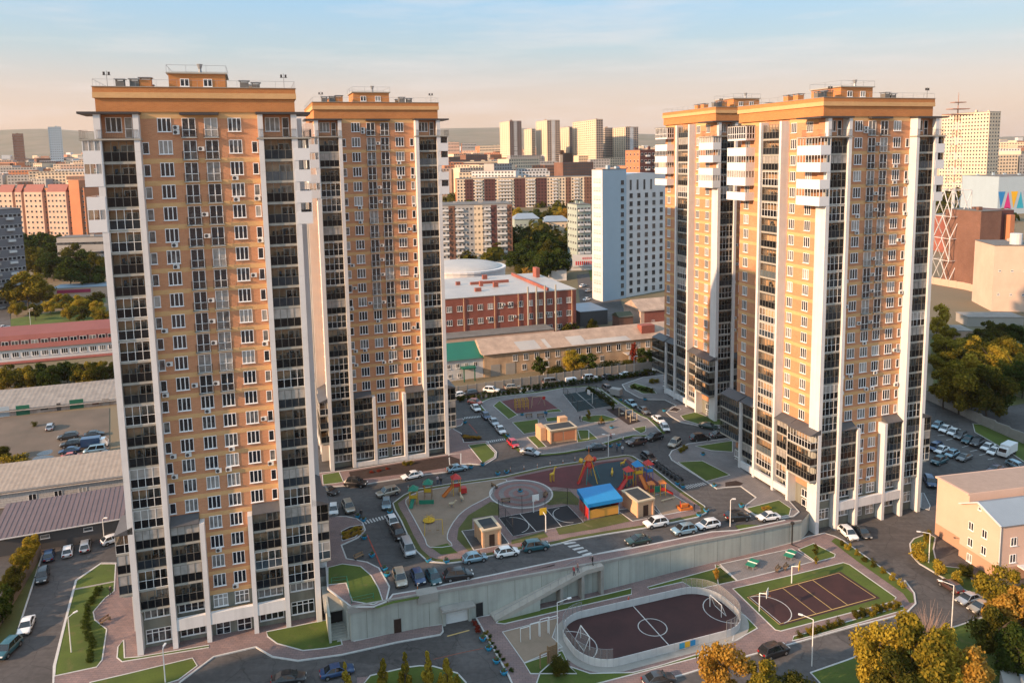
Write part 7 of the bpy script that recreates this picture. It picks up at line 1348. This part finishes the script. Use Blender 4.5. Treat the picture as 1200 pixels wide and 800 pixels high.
# big trees lower right
for px, h, w, k, s, lab in (((847, 752), 10, 6.5, 'orange', 'round', 'bright orange tree at bottom below the moving black car'), ((893, 776), 8, 6, 'mixed', 'round', 'yellow and green tree right of the orange one at bottom'), ((935, 784), 7, 7, 'olive', 'bush', 'low olive bush mass at bottom centre right'), ((1033, 728), 11, 7, 'yellow', 'round', 'yellow tree, left of the pair in front of lower street bend'), ((1075, 724), 12.5, 9, 'mixed', 'round', 'large half-yellow tree in front of the lower street bend'), ((1103, 735), 11, 7, 'yellow', 'round', 'golden tree right of the large half-yellow one'), ((1050, 765), 9, 8, 'olive', 'round', 'olive tree below the yellow pair at bottom'), ((1138, 762), 8.5, 7.5, 'orange', 'round', 'orange tree at bottom right beside the shed'), ((1112, 785), 7, 7, 'yellow', 'round', 'yellow shrub tree at the bottom edge left of shed'), ((1180, 668), 10, 8, 'mixed', 'round', 'yellow-green tree at right edge before the office building'), ((1195, 690), 10, 8, 'orange', 'round', 'orange leafed tree at right edge'), ((1172, 712), 9, 7, 'olive', 'round', 'dark green tree at right edge above the shed'), ((1196, 735), 9, 7, 'green', 'round', 'deep green tree at the lower right edge'), ((655, 768), 3, 3, 'olive', 'bush', 'thin shrub left of the rink by the slatted wall')):
    tree(px, ter, h, w, k, s, lab, 'autumn trees along the lower street', 8000, s0=.10)
def twig_shrub(px, h, label):
    q = U(px, ter, h); r = random.Random(3); m = MB(); T = thing('bare_shrub', label, 'shrub', (q.x, q.y, ter(q.x, q.y)))
    for i in range(60):
        a = r.uniform(0, 6.28); t = r.uniform(.1, .7); p = Vector((0, 0, 0)); e = Vector((math.cos(a)*t, math.sin(a)*t, 1)).normalized(); l = h*r.uniform(.5, 1); b = p + e*l*.5; c = b + (e+Vector((r.uniform(-.3, .3), r.uniform(-.3, .3), 0)))*l*.5; m.tube(tuple(p), tuple(b), .03, .02, 3, 0, False); m.tube(tuple(b), tuple(c), .02, .008, 3, 0, False)
    m.build('twigs', mat('pale_twigs', (.32, .22, .18)), T)
twig_shrub((1090, 706), 6, 'bare pale twiggy shrub rising above the bottom right trees')
for px, h, k, lab in (((448, 768), 4.5, 'mixed', 'first'), ((474, 764), 4.8, 'mixed', 'second'), ((501, 761), 5.2, 'yellow', 'third'), ((523, 767), 5, 'yellow', 'fourth'), ((404, 776), 4, 'yellow', 'leftmost small'), ((516, 786), 4, 'yellow', 'low middle'), ((535, 787), 4, 'mixed', 'low right')):
    tree(px, ter, h, h*.55, k, 'cone', '%s young conifer on the bottom lawn by the street' % lab, 'young conifers on the bottom lawn', 2600, s0=.2, name='young_conifer')
# office lawn shrubs
for i, (p, h, w, k, lab) in enumerate(((F6(155,300), 3.6, 3.4, 'yellow', 'bright yellow shrub beside the lamp by office building'), (F6(190,235), 3, 1.6, 'mixed', 'slim yellow shrub at office wall corner'), (F6(242,372), 3.2, 3, 'yellow', 'golden shrub on kerb corner before office building'), (F6(330,435), 2.6, 2.4, 'yellow', 'small golden shrub near the office window'), (F6(365,395), 2.6, 3, 'olive', 'olive shrub against the office wall'), (F6(440,430), 3, 3.2, 'olive', 'dark shrub at the office gable corner'), (F6(520,490), 3.4, 3.5, 'mixed', 'yellow-green shrub below the office porch'), (F6(560,550), 4, 4, 'mixed', 'big yellow-green shrub beside the beige saloon'), (F6(610,500), 4, 4, 'orange', 'orange shrub before the office porch'))):
    tree(p, ter, h, w, k, 'bush', lab, 'shrubs on the office lawn', 1500, name='shrub', s0=.17, cat='shrub')
# hedges on the sports ground
def hedge(name, label, pix, fn, w, h, kinds, step, seed=1, cat='hedge', base=.15, s0=.2):
    P = onto(pix, fn); r = random.Random(seed); T = thing(name, label, cat, (*P[0], fn(*P[0]))); o = Vector((*P[0], fn(*P[0])))
    for a, b in zip(P, P[1:]):
        k = max(1, int((b-a).length/step))
        for i in range(k):
            p = a.lerp(b, (i+.5)/k); hh = h*r.uniform(.75, 1.2); place('shrub_clump', crown(r.choice(kinds), 'bush', r.randint(0, 2), 700, s0), T, (p.x-o.x+r.uniform(-.2, .2), p.y-o.y+r.uniform(-.2, .2), fn(*p)-o.z+base+hh*.45), r.uniform(0, 6), (w/2*r.uniform(.8, 1.2), w/2*r.uniform(.8, 1.2), hh*.55))
hedge('hedge', 'olive and yellow hedge along lower street by the maroon court', pts(F4, [(490,690),(560,668),(640,640),(800,600)]), ter, 1.5, 1.2, ['olive', 'mixed'], 1.1); hedge('hedge', 'yellowing hedge between maroon court and street bend', pts(F4, [(860,565),(1000,525),(1150,482)]), ter, 1.5, 1.2, ['olive', 'mixed'], 1.1, 2)
hedge('shrub_row', 'row of small yellow bushes along the right verge of the courts', pts(F4, [(760,90),(850,150),(950,220),(1080,300),(1173,380)]) , ter, 1.3, 1.3, ['mixed', 'yellow', 'olive'], 1.5, 3); hedge('hedge', 'dark low hedge in lawn left of the near tower', pts(B8, [(330,170),(250,290),(230,400),(270,560),(260,680)]), ter, 1.4, 1.1, ['green'], 1.0, 4)
hedge('hedge', 'dark hedge under rear fence, left part', [(535, 471), (570, 466), (615, 460)], pod, 1.8, 1.6, ['green', 'olive'], 1.3, 5); hedge('hedge', 'dark hedge under rear fence, middle part', [(612, 459), (640, 455), (680, 450), (705, 447)], pod, 1.8, 1.7, ['green'], 1.3, 6); hedge('hedge', 'dark hedge under rear fence, right part', [(712, 446), (740, 442), (768, 438)], pod, 1.8, 1.7, ['green', 'olive'], 1.3, 7)
hedge('hedge', 'dark hedge along right side of the teal court', pts(G5, [(175,165),(250,205),(300,240),(350,280)]), pod, 2, 1.6, ['green', 'olive'], 1.3, 8); hedge('hedge', 'green shrubs in front of the rear tower', pts(G5, [(480,150),(540,165),(600,175),(640,188)]), pod, 2.2, 1.3, ['green', 'olive'], 1.2, 9); hedge('hedge', 'yellow-green shrubs at far end of the rear tower', pts(G5, [(600,115),(680,110)]), pod, 2.2, 1.4, ['mixed'], 1.2, 10)
hedge('flower_patch', 'orange flower bed beside the near tower', pts(G1, [(160,490),(200,470),(240,455),(270,445)]), pod, 1.6, .5, ['orange', 'yellow'], .7, 11, 'flowers', .15, .25); hedge('flower_patch', 'second row of orange flowers beside near tower', pts(G1, [(160,510),(210,495),(255,470)]), pod, 1.6, .5, ['orange'], .7, 12, 'flowers', .15, .25); hedge('flower_patch', 'orange flower bed beside the second tower', pts(G4, [(85,480),(140,490),(210,495)]), pod, 2.0, .5, ['orange'], .8, 13, 'flowers', .15, .25)
hedge('flower_patch', 'orange flowers on lawn at foot of right tower', pts(D6, [(330,465),(380,455),(430,460)]), pod, 1.3, .7, ['orange', 'yellow'], .8, 14, 'flowers'); hedge('flower_patch', 'yellow shrubs in soil bed of the second tower', pts(C3, [(740,640),(790,630),(840,625)]), pod, 1.6, .9, ['mixed'], 1, 15, 'flowers'); hedge('flower_patch', 'reddish plants in soil bed of the second tower', pts(C3, [(470,700),(540,690),(640,665)]), pod, 1.4, .4, ['red'], 1.1, 16, 'flowers'); hedge('flower_patch', 'yellow-green shrub by the right tower lawn path', pts(G5, [(820,610),(850,585),(880,575)]), pod, 1.4, 1.0, ['mixed'], .9, 17, 'flowers'); hedge('flower_patch', 'red plants in bed beside the garage drive', pts(F2, [(75,520),(90,560),(100,585)]), ter, 1.2, .8, ['red'], .8, 18, 'flowers'); hedge('hedge', 'yellow-green planting strip beside garage drive', pts(F2, [(140,570),(180,650),(240,740),(290,800)]), ter, .9, .5, ['mixed', 'green'], .9, 19)
for p, h, k, lab in ((F4(620,90), 2.2, 'olive', 'small tree in tennis pad lawn'), (F4(622,165), 1.6, 'mixed', 'small yellow bush in tennis pad lawn'), (F3(1015,70), 2.2, 'orange', 'small orange bush on grass by retaining wall'), (G5(180,300), 2.6, 'mixed', 'thin yellow tree below the teal court'), (G5(350,258), 1.8, 'green', 'dark bush at corner of the teal court'), (G5(270,345), 2.0, 'mixed', 'small bush on oval rear lawn')): tree(p, ter if p[1] > 620 else pod, h, h*.8, k, 'tall', lab, 'small courtyard trees', 900, name='young_tree', s0=.22)
# trees in the old yard behind the fence
for px, h, w, k, s, lab in (((671, 411), 7, 9, 'yellow', 'round', 'bright yellow tree before the old yellow building'), ((690, 414), 6.5, 8, 'green', 'round', 'dark green bush right of the bright yellow tree'), ((633, 418), 6, 5.5, 'green', 'round', 'dark creeper bush on old yellow building'), ((743, 402), 7.5, 4.5, 'red', 'tall', 'red creeper climbing the old yellow building'), ((755, 408), 6.5, 7, 'green', 'round', 'dark tree beside the red creeper'), ((737, 420), 3, 6, 'olive', 'bush', 'low olive bush below the old porch'), ((610, 381), 4.5, 6, 'mixed', 'bush', 'yellow bush on annex roof edge before the works'), ((668, 376), 6, 8, 'olive', 'round', 'olive tree at corner of red brick works'), ((694, 373), 6, 5, 'olive', 'round', 'olive tree beside the dark shed'), ((715, 422), 3, 7, 'olive', 'bush', 'low bush left of the old porch'), ((650, 428), 3.5, 8, 'olive', 'bush', 'low scrub below the yellow tree'), ((560, 452), 2, 4, 'olive', 'bush', 'low weeds beside the green-roofed house')):
    tree(px, ter, h, w, k, s, lab, 'trees in the old yard', 1800, s0=.18)
# dark grove in the middle distance
r = random.Random(21)
for i, px in enumerate(sorted(r.uniform(603, 668) for _ in range(26))):
    py = r.uniform(262, 296); k = r.choice(('green', 'green', 'green', 'olive')); tree((px, py), ter, r.uniform(10, 15), r.uniform(11, 16), k, 'round', '%s tree, %s from left, in grove between panel block and white tower' % ('olive' if k == 'olive' else 'dark green', ORD[i]), 'dark grove trees', 1500, s0=.2, name='grove_tree')
for px, py, k, lab in ((607, 243, 'yellow', 'left'), (628, 245, 'green', 'second'), (641, 246, 'olive', 'third'), (655, 243, 'yellow', 'right'), (664, 244, 'orange', 'rightmost')): tree((px, py), ter, 12, 12, k, 'round', '%s autumn tree behind the blue-roofed houses' % lab, 'autumn trees behind the blue roofs', 1200, s0=.2)
for px, py, k, h, lab in ((619, 312, 'orange', 6, 'orange bush beside car park behind works'), (608, 308, 'olive', 7, 'olive bush at foot of the grove'), (640, 300, 'green', 8, 'green tree beside the shop')): tree((px, py), ter, h, h, k, 'bush', lab, 'bushes by the shop', 1000, s0=.2)
# left side
for px, py, h, w, k, lab in ((30, 318, 17, 19, 'mixed', 'big yellow-green willow left of near tower'), (14, 328, 12, 13, 'mixed', 'smaller yellow willow at left edge'), (48, 330, 11, 11, 'mixed', 'yellow willow beside the pink shop'), (72, 344, 8, 9, 'mixed', 'yellow bush before the pink shop'), (92, 346, 8, 9, 'yellow', 'golden bush before the pink shop'), (112, 342, 8, 9, 'olive', 'olive bush beside near tower edge'), (102, 350, 6, 8, 'mixed', 'low yellow bush beside near tower edge')): tree((px, py), ter, h, w, k, 'round', lab, 'yellow trees on the left', 3000, s0=.15)
for i, (px, py) in enumerate(sorted(((30, 274), (45, 272), (58, 278), (70, 274), (84, 286), (98, 292), (112, 296), (40, 290), (60, 296), (80, 302), (104, 306)))): tree((px, py), ter, r.uniform(14, 18), r.uniform(14, 18), r.choice(('green', 'green', 'olive')), 'round', 'dark tree, %s from left, in the left grove below orange block' % ORD[i], 'left grove trees', 1800, s0=.18, name='grove_tree')
for i in range(17): px = -6 + i*8.2; tree((px + r.uniform(-2, 2), 431 - px*.07 + r.uniform(-3, 3)), ter, r.uniform(6, 8), r.uniform(6, 8), r.choice(('green', 'olive', 'olive', 'green', 'mixed')), 'round', '%s tree from left in row between red mansard house and garages' % ORD[i], 'tree row behind the garages', 1800, s0=.18, name='row_tree')
for px, py, k, h, lab in ((12, 531, 'mixed', 4, 'yellow-green bush at left of dirt yard'), (27, 530, 'mixed', 4, 'yellow bush by the puddle'), (2, 520, 'olive', 4, 'olive bush at left edge of dirt yard'), (40, 493, 'olive', 1.5, 'weeds at garage wall')): tree((px, py), ter, h, h*1.3, k, 'bush', lab, 'bushes in the dirt yard', 1200, s0=.18, name='bush', cat='bush')
for i, (p, k) in enumerate(((G8(150,105), 'yellow'), (G8(125,130), 'yellow'), (G8(105,165), 'mixed'), (G8(80,205), 'mixed'), (G8(60,245), 'olive'), (G8(40,290), 'olive'), (G8(20,340), 'green'), (G8(0,400), 'green'))): tree(p, ter, 4.2, 3.6, k, 'round', '%s %s shrub from the garage along the timber fence' % (ORD[i], k if k != 'mixed' else 'yellow-green'), 'shrubs along the timber fence', 1500, name='shrub', s0=.18, cat='shrub')
for i, (px, py, k) in enumerate(((18, 352, 'mixed'), (40, 356, 'olive'), (58, 350, 'yellow'), (80, 356, 'mixed'), (96, 358, 'olive'), (112, 352, 'yellow'), (118, 362, 'mixed'))): tree((px, py), ter, 7, 8, k, 'round', '%s leafy tree from left on the grass beyond the red mansard house' % ORD[i], 'trees on the left lawn', 1800, s0=.17)
# right side waste ground
for px, py, h, w, k, lab in ((1104, 356, 11, 8, 'yellow', 'golden tree beside the right tower edge'), (1098, 372, 7, 6, 'yellow', 'small golden tree at right tower edge'), (1127, 424, 14, 14, 'mixed', 'large golden-green tree behind the parking wall'), (1108, 432, 11, 10, 'mixed', 'yellow-green tree next to right tower'), (1146, 416, 14, 13, 'yellow', 'large golden tree crown behind parking wall'), (1160, 430, 14, 13, 'olive', 'large dark green tree behind the parking wall'), (1174, 440, 11, 9, 'green', 'dark green tree right of the large one'), (1190, 414, 11, 10, 'mixed', 'golden tree at right edge behind parking wall'), (1200, 425, 10, 10, 'green', 'dark tree at right edge'), (1160, 376, 7, 8, 'olive', 'olive bush on the waste ground'), (1175, 378, 7, 9, 'olive', 'olive tree on the waste ground'), (1192, 380, 7, 9, 'green', 'green tree on waste ground at edge'), (1140, 395, 6, 9, 'olive', 'olive scrub on waste ground'), (1165, 396, 6, 10, 'olive', 'dark scrub in middle of waste ground'), (1185, 398, 6, 9, 'green', 'green scrub at right of waste ground'), (1120, 402, 5, 9, 'olive', 'low scrub beside the right tower'), (1150, 385, 6, 8, 'olive', 'olive bush near the shed'), (1112, 382, 5, 7, 'mixed', 'yellow scrub under the golden tree')): tree((px, py), ter, h, w, k, 'round', lab, 'trees on the waste ground', 2600, s0=.16)
for i in range(24): px = 1100 + (i*37 % 105) + r.uniform(-3, 3); py = 392 + (i*53 % 52); k = r.choice(('olive', 'mixed', 'mixed', 'olive', 'yellow')); tree((px, py), ter, r.uniform(6, 9), r.uniform(8, 11), k, 'round', '%s %s bush tree of the thicket behind the parking wall' % (ORD[i], {'mixed': 'yellow-green', 'olive': 'olive', 'green': 'dark green', 'yellow': 'golden'}[k]), 'thicket behind the parking wall', 1800, s0=.16)
for i in range(9): tree((1152 + i*6, 268 + r.uniform(0, 40)), ter, 7, 8, r.choice(('olive', 'green')), 'bush', '%s dark bush from left among the factory yards at right' % ORD[i], 'bushes among the factories', 700, s0=.22, name='bush', cat='bush')
def far_trees():
    T = MB(); r = random.Random(9); v = []; f = []
    for x0, x1, n in ((-20, 112, 200), (512, 775, 200), (1098, 1220, 150)):
        for i in range(n):
            Y = 420*math.exp(r.random()*1.7); x = (r.uniform(x0, x1)-600)/FPX*Y; z = ter(x, Y); s = r.uniform(5, 11)
            for j in range(70):
                d = Vector((r.gauss(0, 1), r.gauss(0, 1), abs(r.gauss(0, .8)))).normalized(); p = Vector((x, Y, z)) + d*s*r.uniform(.5, 1); u = d.orthogonal().normalized(); w = d.cross(u); q = s*.22; b = len(v); v += [tuple(p-u*q), tuple(p-w*q), tuple(p+u*q), tuple(p+w*q)]; f.append((b, b+1, b+2, b+3))
    me = bpy.data.meshes.new('distant_trees'); me.from_pydata(v, [], f); me.materials.append(LM['olive']); tag(place('distant_trees', me), 'scattered far-off trees between the distant blocks', 'trees', None, 'stuff')
far_trees()
# helper empties inside buildings are dissolved: thing > part > sub-part only
kids()
for e_ in [o for o in COL.objects if o.type == 'EMPTY' and o.parent]:
    for ch in KIDS.get(e_.name, []): ch.parent = e_.parent; ch.location = ch.location + e_.location
    bpy.data.objects.remove(e_)
# ------------------------------------------------------------------ evening haze
HZT = max(v.co.z for v in bpy.data.objects["terrain"].data.vertices) + 15; hz = MB(); hz.box(-9200, 9200, -130, 9100, -40, HZT); ho = hz.build('haze', []); ho.data.materials.clear()
hm = bpy.data.materials.new('haze'); hm.use_nodes = True; hn = hm.node_tree.nodes; hn.clear(); ho_ = hn.new('ShaderNodeOutputMaterial'); pv = hn.new('ShaderNodeVolumePrincipled')
pv.inputs['Color'].default_value = (.95, .9, .86, 1); pv.inputs['Density'].default_value = HAZE; pv.inputs['Anisotropy'].default_value = .2; hm.node_tree.links.new(pv.outputs[0], ho_.inputs['Volume']); ho.data.materials.append(hm)
tag(ho, 'thin warm evening haze over the whole town', 'haze', None, 'stuff')
